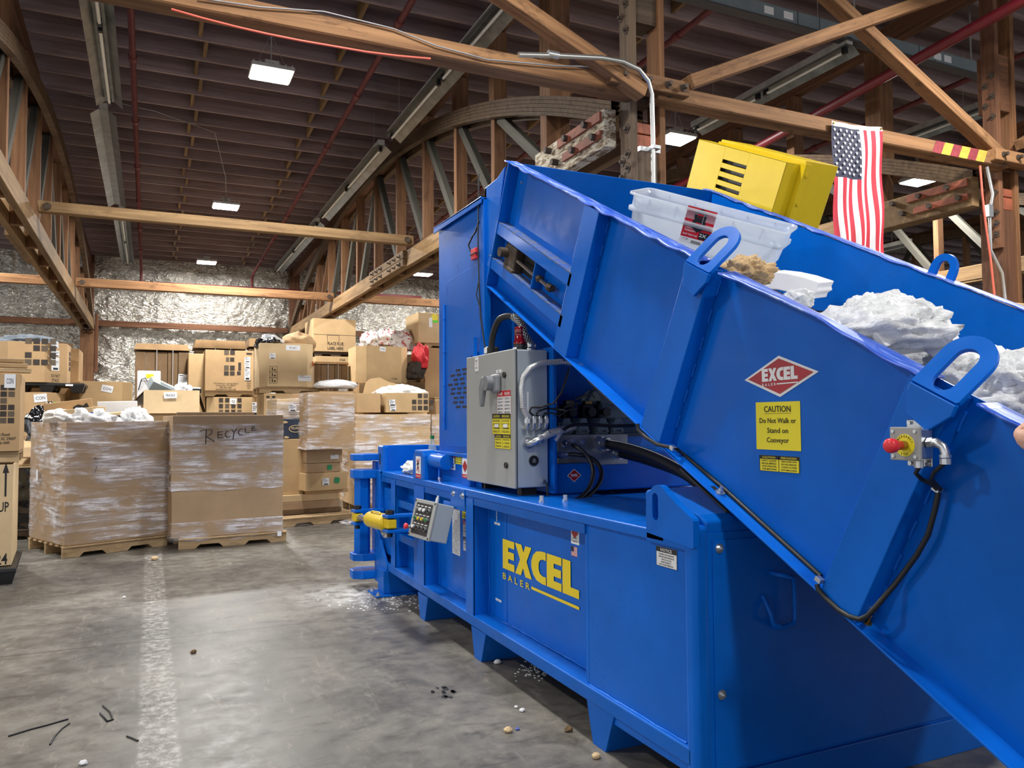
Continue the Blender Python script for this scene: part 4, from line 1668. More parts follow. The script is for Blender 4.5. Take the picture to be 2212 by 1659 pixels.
# I: plain big tan bin
bxI = px_box(150, 284, 824, 890, 14.4, 1.0, z0=.0)
r = carton(bxI, 'bulk_bin', 'plain tan bin with a tilted white note behind the heap of boxes', 'card', chamfer=.14)
sheet(r, bxI.front(.60, .975-.03), .17, .11, 'CON', rot=-.2)

# L: open box with flap hanging and grey appliances
bxL = px_box(309, 430, 868, 1000, 12.3, .9, z0=.0)
zL = P(370, 843, 'y', 12.3).z
bxL = BoxF(bxL.o.x, bxL.o.x+bxL.w, 12.3, 0, zL-.02, .9)
r = carton(bxL, 'carton', 'open carton with its front flap folded down, full of grey appliances', 'card')
b = MB()
b.add([bxL.p(0, 0, 1)+Vector((0, -.015, .02)), bxL.p(1, 0, 1)+Vector((0, -.015, .02)), bxL.p(1, -.07, .838), bxL.p(0, -.07, .838),
       bxL.p(0, 0, 1)+Vector((0, -.0, .02)), bxL.p(1, 0, 1)+Vector((0, .0, .02)), bxL.p(1, -.05, .838), bxL.p(0, -.05, .838)],
      [(0, 1, 2, 3), (4, 7, 6, 5), (0, 4, 5, 1), (3, 2, 6, 7), (0, 3, 7, 4), (1, 5, 6, 2)])
o = b.build('front_flap', 'card_light', r)
ff = Frame(bxL.p(.5, -.035, .94), (1, 0, 0), (0, .1, 1))
sheet(o, ff.shift(-.02, .06, .022), .17, .09, 'FRAGILE', rot=.04)
b = MB()
b.prism([bxL.p(0, .1, 1), bxL.p(0, .9, 1), bxL.p(-.38, .9, .84), bxL.p(-.38, .1, .84)], (0, 0, .012))
b.prism([bxL.p(1, .1, 1), bxL.p(1, .9, 1), bxL.p(1.18, .9, .78), bxL.p(1.18, .1, .78)], (0, 0, .012))
b.split('side_flap', 'card_dark', r)
c = bxL.p(.09, .75, 1)
root = empty('appliance_panel', c, 'white appliance with a hanging black cord standing at the back of the open carton', 'appliance')
b = MB()
b.box(c.x-.16, c.x+.16, c.y-.08, c.y+.08, zL-.2, zL+.31)
b.build('casing', 'white_label', root, .02)
b = MB()
b.tube([(c.x-.14, c.y-.09, zL+.02), (c.x-.10, c.y-.1, zL+.18), (c.x-.05, c.y-.1, zL+.2), (c.x-.02, c.y-.1, zL+.14)], .007, 6)
b.build('power_cord', 'black_rubber', root)
b = MB()
b.box(c.x-.04, c.x+.06, c.y-.083, c.y-.08, zL+.2, zL+.26)
b.build('rating_plate', 'yellow_label', root)
c = bxL.p(.42, .42, 1)
r2, f, _ = tilted('appliance_panel', c+Vector((0, 0, .03)), .52, .3, .14, .1, .3, .45, 'duct_grey', 'grey appliance panel slanting in the open carton', 'appliance', 'appliances in the open carton')
r2, f, _ = tilted('appliance_panel', c+Vector((.12, -.03, .02)), .5, .12, .06, .05, .2, .5, 'grey_enclosure_side', 'pale grey rail lying across the slanting appliance', 'appliance', 'appliances in the open carton')
lump('crumpled_paper', bxL.p(.72, .4, 1.0), (.13, .16, .12), 'paper_white', 'crumpled white paper in the open carton of appliances', 'paper', seed=20, amp=.5, sharp=.4)
tilted('plastic_tray', bxL.p(.88, .5, 1)+Vector((0, 0, .04)), .26, .3, .07, .0, .1, .0, 'black_plastic', 'black slotted plastic tray at the right of the open carton', 'tray', 'appliances in the open carton')

# ---------------------------------------------------------------- back ranks, centre
# K: strapped bundle of dark flattened cartons
yK = 19.6


def bundle(pxl, pxr, pyt, pyb, y, d, label, z0=None, cap=True):
    bx = px_box(pxl, pxr, pyt, pyb, y, d, z0=z0)
    root = empty('carton_bundle', bx.p(.5, .5, 0), label, 'bundle', 'strapped bundles of flattened cartons')
    b = MB()
    nn = 5
    rnd = random.Random(int(pxl))
    for k in range(nn):
        f0, f1 = k/nn+.004, (k+1)/nn-.004
        s = rnd.uniform(-.02, .02)
        b.add([bx.p(f0, s, 0), bx.p(f1, s, 0), bx.p(f1, 1, 0), bx.p(f0, 1, 0), bx.p(f0, s, .97), bx.p(f1, s, .97), bx.p(f1, 1, .97), bx.p(f0, 1, .97)],
              [(0, 1, 5, 4), (1, 2, 6, 5), (2, 3, 7, 6), (3, 0, 4, 7), (4, 5, 6, 7), (0, 3, 2, 1)])
    b.split('folded_sheets', 'card_dark', root, .01, gap=0)
    if cap:
        b = MB()
        b.add([bx.p(-.02, -.03, .99), bx.p(1.02, -.03, .99), bx.p(1.02, 1, .99), bx.p(-.02, 1, .99), bx.p(.02, -.03, 1.05), bx.p(.98, -.03, 1.05), bx.p(.98, 1, 1.05), bx.p(.02, 1, 1.05)],
              [(0, 1, 5, 4), (1, 2, 6, 5), (2, 3, 7, 6), (3, 0, 4, 7), (4, 5, 6, 7), (0, 3, 2, 1)])
        b.build('cap_board', 'card_kraft', root)
    b = MB()
    for fx in (.40, .70):
        b.obox(bx.p(fx, -.035, .5), (.008, 0, 0), (0, .002, 0), (0, 0, bx.h*.495))
    b.split('strap', 'wire_grey', root)
    return root, bx


r, bx = bundle(291, 407, 754, 890, yK, 1.1, 'dark bundle of flattened cartons with a shipping label, left of the tower-print box', z0=.9)
sheet(r, bx.front(.90, .68, .04), .22, .29, lines=FORM, rot=-.06)
b0 = BoxF(bx.o.x, bx.o.x+bx.w, yK, 0, .895, 1.1)
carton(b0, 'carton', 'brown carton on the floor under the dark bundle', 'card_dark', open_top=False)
# M2, M, N
yM = 18.6
bxN = px_box(448, 558, 858, 905, yM, 1.15, z0=0)
r = carton(bxN, 'bulk_bin', 'squares-print bin with a Q note, under the tower-print box', 'card', chamfer=.14, open_top=False)
sheet(r, bxN.front(.50, .965-.01), .14, .13, 'Q', rot=-.04, tw=.5)
squares(r, bxN.front(.22, .815), [(c, rr, .85, .9) for c in range(4) for rr in range(3)], .13)
sheet(r, bxN.front(.93, .87), .12, .3, lines=FORM)
pallet((bxN.o.x-.05, yM, bxN.o.z+bxN.h+.016), 'wooden pallet under the tower-print box', 1.22, 1.1, h=.12)
bxM = px_box(443, 548, 757, 845, yM, 1.1)
bxM = BoxF(bxM.o.x, bxM.o.x+bxM.w, yM-.02, bxN.o.z+bxN.h+.141, bxM.o.z+bxM.h, 1.1)
r = carton(bxM, 'bulk_bin', 'box printed with a tower of dark squares and Greenville address, on a pallet', 'card_warm')
squares(r, bxM.front(.26, .34), TOWER, .125)
print_text(r, bxM.front(.42, .17), ['710 Anderson Springs Road', 'Greenville, SC 29607', '800-246-1049', 'WWW.MANUFACTURED.COM'], .03, .52)
b = MB()
rect(b, bxM.front(.90, .93), -.06, .06, -.02, .02)
b.build('hand_hole', 'dark_print', r, fix=False)
for fz, hh in ((.78, .12), (.64, .13), (.41, .26)):
    sheet(r, bxM.front(.865, fz), .12, hh, lines=FORM)
print_text(r, bxM.front(.90, .23), ['DO NOT', 'STACK', 'OVER 2', 'HIGH'], .035, .1)
bxM2 = px_box(407, 442, 764, 846, 19.0, 1.0)
bxM2 = BoxF(bxM2.o.x, bxM2.o.x+bxM2.w+.02, 19.0, 0, bxM2.o.z+bxM2.h, .55)
carton(bxM2, 'carton', 'narrow tall tan carton wedged left of the tower-print box', 'card', open_top=True)
r, bx = bundle(420, 530, 750, 850, 20.2, 1.0, 'bundle of flattened cartons peeking over the tower-print box', z0=0)
r, bx = bundle(538, 566, 746, 850, 20.4, 1.0, 'dark bundle of flattened cartons right of the tower-print box', z0=0)
sheet(r, bx.front(.55, .86, .04), .16, .3, lines=FORM, rot=-.05)

# O, P: FLAT? bin on a pallet
yO = 15.6
bxP = px_box(570, 690, 850, 905, yO, 1.1, z0=0)
r = carton(bxP, 'carton', 'tan carton with hand holes under the FLOAT bin', 'card', open_top=False)
b = MB()
rect(b, bxP.front(.07, .965), -.03, .03, -.02, .02)
rect(b, bxP.front(.17, .965), -.03, .03, -.02, .02)
b.build('hand_hole', 'black_print', r, fix=False)
pallet((bxP.o.x-.08, yO, bxP.o.z+bxP.h+.006), 'wooden pallet under the FLOAT bin', 1.22, 1.1, h=.12)
bxO = px_box(562, 678, 742, 836, yO, 1.1)
bxO = BoxF(bxO.o.x, bxO.o.x+bxO.w, yO-.02, bxP.o.z+bxP.h+.13, bxO.o.z+bxO.h, 1.08)
r = carton(bxO, 'bulk_bin', 'clean tan bin with a FLOAT note and an orange sticker, heaped with wrapped goods', 'card_light', chamfer=.13)
sheet(r, bxO.front(.60, .90), .27, .10, 'FLOAT', tw=.5)
sheet(r, bxO.front(.22, .70), .11, .11, lines=FORM)
sheet(r, bxO.front(.82, .20), .25, .11, lines=FORM[:3])
sheet(r, bxO.right(.12, .55), .1, .1, None, 'orange_sticker')
b = MB()
for k in range(3):
    f = bxO.front(.24, .40-k*.13)
    for (x0, x1, y0, y1) in ((-.07, .07, .05, .056), (-.07, .07, -.056, -.05), (-.07, -.064, -.05, .05), (.064, .07, -.05, .05), (-.03, -.01, -.03, .03), (.01, .04, -.03, .0)):
        rect(b, f, x0, x1, y0, y1)
b.build('printed_mark', 'dark_print', r, fix=False)
lump('wrapped_bundle', bxO.p(.78, .5, 1.02), (.34, .40, .26), 'card_kraft', 'film-wrapped brown bundle on the right of the FLOAT bin', 'bundle', seed=3, amp=.15)
lump('trash_bag', bxO.p(.2, .45, 1.0), (.26, .32, .16), 'black_film', 'black plastic bag on the left of the FLOAT bin', 'trash bag', seed=6)
c = bxO.p(.5, .4, 1.07)
o = beam('foam_strip', c+Vector((-.22, 0, .12)), c+Vector((.18, 0, -.12)), .12, .06, 'foam_white', bevel=.01)
tag(o, 'white and black strip leaning across the top of the FLOAT bin', 'strip')
c = bxO.p(.22, .5, 1.2)
tilted('parcel', c-Vector((0, 0, .03)), .22, .2, .14, .2, 0, .05, 'paper_white', 'white box on the black bag in the FLOAT bin', 'box', 'things heaped on the FLOAT bin')

# Q, R: PLACE FLUE LABEL HERE
yQ = 18.9
bxR = px_box(682, 766, 770, 850, yQ, 1.1, z0=0)
r = carton(bxR, 'carton', 'tan carton under the LABEL HERE box, behind the shallow bundles', 'card', open_top=False)
print_text(r, bxR.front(.68, .975-.01), ['STAR'], .05, .14)
pallet((bxR.o.x-.02, yQ, bxR.o.z+bxR.h+.006), 'dark wooden pallet under the LABEL HERE box', 1.0, 1.1, 'wood_weathered', h=.10)
bxQ = px_box(700, 768, 690, 759, yQ, 1.1)
bxQ = BoxF(bxQ.o.x-.26, bxQ.o.x+bxQ.w, yQ-.02, bxR.o.z+bxR.h+.112, bxQ.o.z+bxQ.h, 1.1)
r = carton(bxQ, 'carton', 'patched carton printed PLACE FLUE LABEL HERE near the truss end', 'card', open_top=False)
print_text(r, bxQ.front(.52, .20), ['PLACE FLUE', 'LABEL HERE'], .075, .38)
b = MB()
f = bxQ.front(.5, .56)
for (x0, x1, y0, y1) in ((-.5, .55, -.04, -.032), (-.18, .10, -.05, -.042), (-.18, -.172, -.2, -.05), (.1, .108, -.2, -.05)):
    rect(b, f, x0, x1, y0, y1)
b.build('printed_line', 'grey_print', r, fix=False)
r, bx = bundle(678, 752, 786, 836, 16.9, .9, 'low bundle of flattened cartons with a white label beside the FLOAT bin', z0=1.9)
sheet(r, bx.front(.84, .30, .04), .18, .22, lines=FORM)
b0 = BoxF(bx.o.x, bx.o.x+bx.w, 16.9, 0, 1.895, .9)
carton(b0, 'carton', 'tall carton supporting the low bundle beside the FLOAT bin', 'card_dark', open_top=False)
c = P(728, 832, 'y', 15.2)
lump('wrapped_roll', (c.x, 15.3, c.z), (.42, .3, .11), 'bubble_wrap', 'grey film-wrapped roll lying between the FLOAT bin and the plain bin', 'wrapped roll', seed=14, amp=.12)
bW0 = px_box(690, 770, 845, 900, 15.0, .7, z0=0)
carton(bW0, 'carton', 'carton supporting the grey wrapped roll behind the leaning box', 'card_kraft', open_top=False)

# T: plain tan bin with red bags behind
yT = 16.2
bxT0 = px_box(776, 884, 828, 905, yT+.02, 1.0, z0=0)
carton(bxT0, 'carton', 'carton below the plain tan bin beside the hopper', 'card_kraft', open_top=False)
bxT = px_box(773, 885, 748, 822, yT, 1.05)
bxT = BoxF(bxT.o.x, bxT.o.x+bxT.w, yT, bxT0.o.z+bxT0.h+.004, bxT.o.z+bxT.h, 1.05)
r = carton(bxT, 'bulk_bin', 'plain tan bin with a small note, red and white bags behind it', 'card', chamfer=.18)
sheet(r, bxT.front(.47, .92), .13, .09, 'STAR', rot=-.1)
print_text(r, bxT.front(.7, .1), ['STAR'], .03, .13)
yb = 17.6
for i, (px, py, rx, rz, m, lab) in enumerate(((800, 738, .22, .22, 'sack_print', 'printed bag at the left behind the plain tan bin'), (832, 734, .30, .26, 'sack_print', 'white printed sack behind the plain tan bin'), (868, 742, .36, .3, 'sack_print', 'large white sack with red edge behind the plain tan bin'), (908, 778, .16, .34, 'cloth_red', 'red and green bag hanging at the right of the plain tan bin'), (896, 805, .2, .26, 'cloth_dark', 'dark fur-like bag under the red bag by the hopper'))):
    c = P(px, py, 'y', yb-(i > 2)*1.2)
    o = lump('sack', (c.x, yb-(i > 2)*1.2, c.z), (rx, .3, rz), m, lab, 'sack', 'sacks around the plain tan bin', seed=40+i, amp=.3, sharp=.05)
bS = px_box(790, 905, 765, 905, 17.35, .8, z0=0)
carton(bS, 'carton', 'tall carton carrying the white sacks, behind the plain tan bin', 'card_dark', open_top=False)
bS = px_box(886, 918, 826, 905, 16.1, .6, z0=0)
carton(bS, 'carton', 'narrow carton carrying the dark bag beside the hopper', 'card_dark', open_top=False)

# U, V: tall cartons by the hopper
yU = 17.0
bxV = px_box(918, 990, 752, 850, yU, 1.0, z0=0)
carton(bxV, 'carton', 'brown carton under the tall yellow-dot carton by the hopper', 'card_warm', open_top=False)
pallet((bxV.o.x, yU, bxV.o.z+bxV.h+.006), 'wooden pallet under the tall yellow-dot carton', 1.0, 1.0, h=.10)
bxU = px_box(903, 990, 677, 750, yU, 1.0)
bxU = BoxF(bxU.o.x, bxU.o.x+bxU.w, yU-.02, bxV.o.z+bxV.h+.11, bxU.o.z+bxU.h, .95)
r = carton(bxU, 'carton', 'tall clean carton with a yellow dot and green sticker beside the hopper', 'card_light', open_top=False)
b = MB()
f = bxU.front(.40, .86)
flat(b, f, [(.08*math.cos(k*math.pi/8), .08*math.sin(k*math.pi/8)) for k in range(16)])
b.build('sticker', 'yellow_label', r, fix=False)
sheet(r, bxU.front(.42, .72), .13, .05, None, 'green_sticker')
sheet(r, bxU.front(.30, .68), .08, .22)
pallet((bxT.o.x+1.5, 15.6, 1.86), 'wooden pallet end showing beside the dark bag near the hopper', .8, .9, h=.1)
bv = BoxF(bxT.o.x+1.5, bxT.o.x+2.3, 15.6, 0, 1.855, .9)
carton(bv, 'carton', 'carton under the pallet end near the hopper', 'card_kraft', open_top=False)

# W, X, Y, Z
yZ = 12.4
pallet((P(772, 1080, 'y', yZ).x, yZ, 0), 'wooden pallet under the wrapped load beside the hopper', 1.25, 1.1)
bxZ = px_box(768, 930, 895, 1060, yZ, 1.1, z0=.134)
r = carton(bxZ, 'bulk_bin', 'film-wrapped bin left of the hopper, plain cartons standing on it', 'card', open_top=False)
wrap(r, bxZ, .02, 1.0, seed=11)
bxZ2 = px_box(933, 1000, 895, 1060, yZ+.1, 1.0, z0=.0)
r = carton(bxZ2, 'bulk_bin', 'second film-wrapped bin half hidden by the hopper', 'card', open_top=False)
wrap(r, bxZ2, .02, 1.0, seed=17)
zz = bxZ.o.z+bxZ.h+.03
bxX = px_box(771, 822, 850, 893, yZ+.05, .9)
bxX = BoxF(bxX.o.x, bxX.o.x+bxX.w, yZ+.05, zz, bxX.o.z+bxX.h, .9)
r = carton(bxX, 'carton', 'narrow tan carton on the wrapped bin left of the squares box', 'card_warm')
bxY = px_box(834, 990, 849, 892, yZ+.05, .95)
bxY = BoxF(bxY.o.x, bxZ.o.x+bxZ.w-.01, yZ+.05, zz, bxY.o.z+bxY.h, .95)
bxY.w = bxY.w+.0
r = carton(bxY, 'bulk_bin', 'open bin printed with four columns of squares on the wrapped bin by the hopper', 'card')
squares(r, bxY.front(.60, .12), [(c, rr, .9, .9) for c in range(4) for rr in range(3 if c in (1, 2) else 2)], .10)
sheet(r, bxY.front(.14, .50), .1, .1, lines=FORM)
sheet(r, bxY.front(.16, .24), .1, .1, lines=FORM)
lump('plastic_bag', bxY.p(.5, .45, 1.0), (.42, .3, .14), 'rag_white', 'white plastic bags spilling from the squares bin by the hopper', 'plastic bag', seed=23, amp=.35)
# torn leaning cardboard
b = MB()
c0 = P(785, 850, 'y', 13.45)
pts = [P(x, yy, 'y', 13.45) for x, yy in ((783, 900), (784, 852), (790, 826), (800, 818), (820, 815), (840, 825), (870, 832), (905, 842), (922, 850), (925, 900))]
for p in pts:
    p.z = p.z
pts[0].z = pts[-1].z = 0.0
b.prism(pts, (0, .014, 0))
tag(b.build('torn_cardboard', 'card', None), 'torn sheet of cardboard standing behind the white bags by the hopper', 'cardboard sheet')

# BB: mixed pallet of leaning boxes
yB = 11.35
p0 = P(609, 1141, 'z', 0)
pallet(p0, 'pale wooden pallet under the leaning wrapped boxes', 1.2, 1.1, a=.2)
wb = Vector((0, 0, 0))


def stackbox(pxl, pxr, pyt, pyb, y, d, label, mat='card', a=0.0, z0=None, name='carton', opent=False, z1=None):
    bx = px_box(pxl, pxr, pyt, pyb, y, d, z0=z0, a=a, z1=z1)
    return carton(bx, name, label, mat, open_top=opent, group='boxes of the leaning pallet load'), bx


for k, (pyb, mat, l) in enumerate(((1117, 'card_dark', 'lowest'), (1100, 'card_grey', 'second'), (1085, 'card_light', 'third'))):
    zlo = .134 if k == 0 else zprev+.003
    r, bx = stackbox(612-k*2, 742-k*3, pyb-17, pyb, yB+.35, .75, 'flattened brown carton at the bottom of the leaning load, %s from the pallet' % l, mat, a=.15, z0=zlo)
    zprev = bx.o.z+bx.h
zlow = zprev+.004
r, bx = stackbox(606, 657, 948, 1087, yB+.42, .5, 'tall tan carton at the lower left of the leaning load', 'card', z0=zlow, a=.12)
zs = bx.o.z+bx.h+.004
r, bxs = stackbox(607, 665, 905, 948, yB+.42, .5, 'dark blue printed carton, upside down, in the leaning load', 'serta_blue', z0=zs, a=.12)
f = bxs.front(.55, .50).shift(0, 0, 0, math.pi)
b = MB()
el = [(.10*math.cos(k*math.pi/12), .055*math.sin(k*math.pi/12)) for k in range(24)]
b2 = [(x*.86, y*.82) for x, y in el]
for k in range(24):
    j = (k+1) % 24
    flat(b, f, [el[k], el[j], b2[j], b2[k]], .002)
text(b, f, 'Serta', 0, -.025, .05, width=.13, z=.002, bold=.01)
for dx, dy in ((-.14, -.08), (.15, -.1), (-.16, .10), (.13, .12)):
    flat(b, f, [(dx-.04, dy), (dx-.02, dy+.02), (dx+.02, dy+.02), (dx+.045, dy), (dx+.01, dy-.018)], .002)
b.build('printed_mark', 'card_light', r, fix=False)
zs2 = bxs.o.z+bxs.h+.004
r, bxt = stackbox(598, 664, 862, 905, yB+.44, .55, 'film-wrapped torn carton on the dark blue one', 'card_light', z0=zs2, a=.12)
wrap(r, bxt, -.2, 1.05, off=.02, seed=21)
sheet(r, bxt.front(.5, .55, .03), .11, .1, lines=FORM)
r, bx1 = stackbox(662, 756, 1058, 1080, yB+.36, .6, 'shallow carton with a green tape end, second from the bottom right of the leaning load', 'card_warm', z0=zlow, a=.15)
z1 = bx1.o.z+bx1.h+.004
r, bx2 = stackbox(660, 755, 1022, 1060, yB+.2, .75, 'carton with a shipping label and green tape square', 'card', z0=z1, a=.2)
sheet(r, bx2.front(.47, .5), .10, .10, lines=FORM)
sheet(r, bx2.front(.74, .55), .08, .08, None, 'green_tape', name='tape_square', rot=-.15)
z2 = bx2.o.z+bx2.h+.004
r, bx3 = stackbox(662, 738, 1000, 1014, yB+.3, .6, 'thin carton with green tape under the grey shallow box', 'card_grey', z0=z2, a=.12)
sheet(r, bx3.front(.67, .5), .07, .07, None, 'green_tape', name='tape_square')
z3 = bx3.o.z+bx3.h+.004
r, bx4 = stackbox(662, 741, 970, 1000, yB+.28, .6, 'shallow grey-brown box with a white label below the big leaning box', 'card_grey', z0=z3, a=.1)
sheet(r, bx4.front(.78, .4), .12, .06, lines=FORM[:2])
z4 = bx4.o.z+bx4.h+.004
r, bx5 = stackbox(666, 766, 848, 966, yB, .85, 'big film-wrapped box leaning on top of the shallow cartons', 'card_warm', z0=z4, a=.1)
wrap(r, bx5, .0, 1.0, seed=33)
lump('film_scrap', P(770, 1128, 'z', .02), (.22, .12, .05), 'stretch_film', 'scrap of clear film on the floor by the leaning load', 'plastic film', seed=8, amp=.4)

# the big cardboard box behind the conveyor at the right edge
c = P(2175, 655, 'y', 5.2)
bxr = BoxF(P(2140, 655, 'y', 5.0).x, P(2140, 655, 'y', 5.0).x+1.3, 5.0, 0, P(2175, 652, 'y', 5.0).z, .8)
carton(bxr, 'bulk_bin', 'tall tan carton at the right edge behind the conveyor wall', 'card', open_top=False)
# ================================================================== the baler
BX = 1.87          # front face of the flanges
PX = 1.985         # recessed side panels
BY0, BY1 = 2.43, 6.97
XR = 3.77
BLUE = 'blue_paint'
baler = empty('baler', (2.8, 4.7, 0), 'long blue steel horizontal baler lettered in yellow on its side', 'baler')


def part(mb, name, mat=BLUE, parent=None, bevel=.004, seg=2, lab=None, **kw):
    o = mb.build(name, mat, parent if parent is not None else baler, bevel, seg, **kw)
    if lab:
        o['label'] = lab
    return o


def bolt_on(mb, c, n, r=.012, L=.012, washer=True):
    c, n = Vector(c), Vector(n).normalized()
    if washer:
        mb.cyl(c, c+n*.003, r*1.7, n=12)
    mb.cyl(c, c+n*L, r, n=6)
    mb.cyl(c, c+n*(L+.008), r*.5, n=8)


# chamber: inner walls
part(MB().box(PX, XR-.1, 3.25, 6.90, .20, 1.02), 'chamber')
# near ram housing: flush side plate and end box
b = MB()
b.box(1.89, XR-.02, BY0+.06, 3.262, .14, 1.02)
part(b, 'ram_housing', bevel=.006)
# rounded corner tubes at the near end
for xx in (BX, XR-.075):
    part(MB().box(xx, xx+.075, BY0, BY0+.075, .0, 1.09), 'corner_tube', bevel=.025, seg=4)
# end plate with cap at the near end
b = MB()
b.box(BX+.06, XR-.06, BY0+.004, BY0+.05, .10, 1.06)
part(b, 'end_plate', bevel=.004)
b = MB()
b.prism([(BX+.06, BY0+.012, 1.05), (BX+.06, BY0+.012, 1.10), (BX+.06, BY0+.05, 1.125), (BX+.06, 2.80, 1.20), (BX+.06, 2.84, 1.19), (BX+.06, 2.84, 1.03), (BX+.06, BY0+.05, 1.03)], (XR-BX-.12, 0, 0))
part(b, 'end_cap', 'blue_paint', bevel=.012, seg=3)
b = MB()
b.box(BX+.05, XR-.05, BY0-.012, BY0+.06, .0, .155)
part(b, 'base_channel', 'blue_old')
# access cover on the end plate, with a handle
b = MB()
b.box(1.955, 3.70, BY0-.002, BY0+.004, .165, 1.03)
cov = part(b, 'access_cover', BLUE, bevel=.002)
b = MB()
for x, z in ((1.985, 1.0), (1.985, .45), (3.0, 1.0), (3.6, 1.0)):
    bolt_on(b, (x, BY0-.002, z), (0, -1, 0), .011, .012)
b.split('cover_bolt', 'zinc', cov)
b = MB()
h = [(2.24, BY0-.003, .885), (2.24, BY0-.05, .885), (2.305, BY0-.055, .87), (2.31, BY0-.055, .80), (2.31, BY0-.055, .72), (2.30, BY0-.055, .69), (2.24, BY0-.055, .685), (2.20, BY0-.05, .705), (2.195, BY0-.045, .74), (2.195, BY0-.003, .80)]
b.tube(h, .0105, 8)
b.cyl((2.245, BY0-.055, .685), (2.245, BY0-.002, .675), .01, n=8)
b.build('pull_handle', BLUE, cov)

# bottom flange, top flange
b = MB()
b.prism([(BX, BY0+.04, .183), (BX, 6.78, .205), (BX, 6.78, .270), (BX, BY0+.04, .25)], (.14, 0, 0))
part(b, 'bottom_flange', 'blue_old', bevel=.006)
b = MB()
b.box(BX, PX+.45, 2.62, 6.95, 1.0, 1.048)
b.box(BX, BX+.02, BY0+.05, 2.75, .99, 1.048)
part(b, 'top_flange', 'blue_paint', bevel=.008, seg=3)
b = MB()
b.box(BX+.008, BX+.03, 3.27, 6.9, .952, 1.0)
part(b, 'top_angle', 'blue_old', bevel=.003)

# side posts: front strip and deep returns
for y0, y1, z0 in ((4.675, 4.80, .25), (5.66, 5.90, .26), (6.42, 6.54, .27)):
    b = MB()
    b.box(BX+.002, BX+.016, y0, y1, z0, .99)
    b.box(BX+.004, PX+.01, y0, y0+.014, z0, 1.0)
    b.box(BX+.004, PX+.01, y1-.014, y1, z0, 1.0)
    part(b, 'side_post', BLUE, bevel=.003)
b = MB()
b.box(BX+.018, PX, 3.255, 3.285, .25, 1.0)
part(b, 'housing_edge', BLUE, bevel=.003)
for zz in (.52, .80):
    part(MB().box(BX+.03, PX+.01, 5.90, 6.43, zz-.03, zz+.03), 'side_rib', BLUE, bevel=.004)
# weld beads along the panels
b = MB()
for (p, q) in (((PX-.002, 3.29, .262), (PX-.002, 4.67, .262)), ((PX-.002, 4.81, .27), (PX-.002, 5.65, .275)), ((PX-.003, 4.668, .27), (PX-.003, 4.668, .98)), ((1.888, BY0+.09, .252), (1.888, 3.25, .252)), ((PX-.003, 3.292, .27), (PX-.003, 3.292, .98))):
    p, q = Vector(p), Vector(q)
    n = int((q-p).length/.05)
    pts = [p.lerp(q, k/n)+Vector((random.uniform(-.002, .002), 0, random.uniform(-.002, .002))) for k in range(n+1)]
    b.tube(pts, [random.uniform(.003, .006) for _ in pts], 6)
b.split('weld_bead', 'blue_worn', baler, gap=0)
# the split line of the panel
b = MB()
b.box(PX-.003, PX+.003, 4.40, 4.425, .27, .96)
part(b, 'panel_seam', BLUE, bevel=.001)

# feet: flat tapered plates
for y in (3.16, 4.62, 5.72):
    b = MB()
    b.prism([(BX+.01, y-.055, .0), (BX+.01, y+.055, .0), (BX+.01, y+.11, .185), (BX+.01, y-.13, .185)], (.012, 0, 0))
    b.prism([(BX+.02, y-.055, 0), (BX+.02, y-.13, .185), (XR-.2, y-.13, .185), (XR-.2, y-.055, .0)], (0, .012, 0))
    part(b, 'foot', 'blue_old', bevel=.002)
b = MB()
b.box(BX-.04, BX+.34, 6.62, 6.80, .012, .21)
b.box(BX-.12, BX+.38, 6.55, 6.86, .0, .012)
part(b, 'foot', 'blue_old', bevel=.006)
b = MB()
for x, y in ((BX-.09, 6.6), (BX-.09, 6.8)):
    bolt_on(b, (x, y, .012), (0, 0, 1), .014, .02)
b.split('anchor_bolt', 'zinc', baler)

# lifting lug at the near corner
def arc(cx, cy, r, a0, a1, n):
    return [(cx+r*math.cos(math.radians(a0+(a1-a0)*k/n)), cy+r*math.sin(math.radians(a0+(a1-a0)*k/n))) for k in range(n+1)]


def lug_plate(fr, outline, slot, th, name, parent, mat=BLUE):
    """plate with a slot: outline walked with the same count as the slot loop"""
    def resample(lp, n):
        pts = [Vector((x, y)) for x, y in lp]
        L = [(pts[(i+1) % len(pts)]-pts[i]).length for i in range(len(pts))]
        T = sum(L)
        out = []
        for k in range(n):
            s = T*k/n
            i = 0
            while s > L[i] and i < len(L)-1:
                s -= L[i]
                i += 1
            out.append(pts[i].lerp(pts[(i+1) % len(pts)], s/L[i] if L[i] else 0))
        return out
    n = 64
    O = resample(outline, n)
    cs = Vector((sum(p[0] for p in slot)/len(slot), sum(p[1] for p in slot)/len(slot)))
    S = []
    sl = resample(slot, 256)
    ang = [math.atan2(q.y-cs.y, q.x-cs.x) for q in sl]
    for p in O:
        a = math.atan2(p.y-cs.y, p.x-cs.x)
        k = min(range(256), key=lambda i: abs((ang[i]-a+math.pi) % (2*math.pi)-math.pi))
        S.append(sl[k])
    b = MB()
    b.ring([fr.at(p.x, p.y, 0) for p in O], [fr.at(p.x, p.y, 0) for p in S], fr.n*th)
    return b.build(name, mat, parent, 0)


fr = Frame((BX-.004, 2.74, 1.03), (0, -1, 0), (0, 0, 1))       # u runs towards the camera end
out = [(0, 0), (.31, -.025), (.31, .085)] + [(.20, .14)] + arc(.085, .135, .065, 40, 170, 10) + [(.0, .10)]
slot = arc(.065, .145, .021, 0, 180, 10)+arc(.065, .075, .021, 180, 360, 10)
lug_plate(fr, out, slot, -.03, 'lifting_lug', baler)

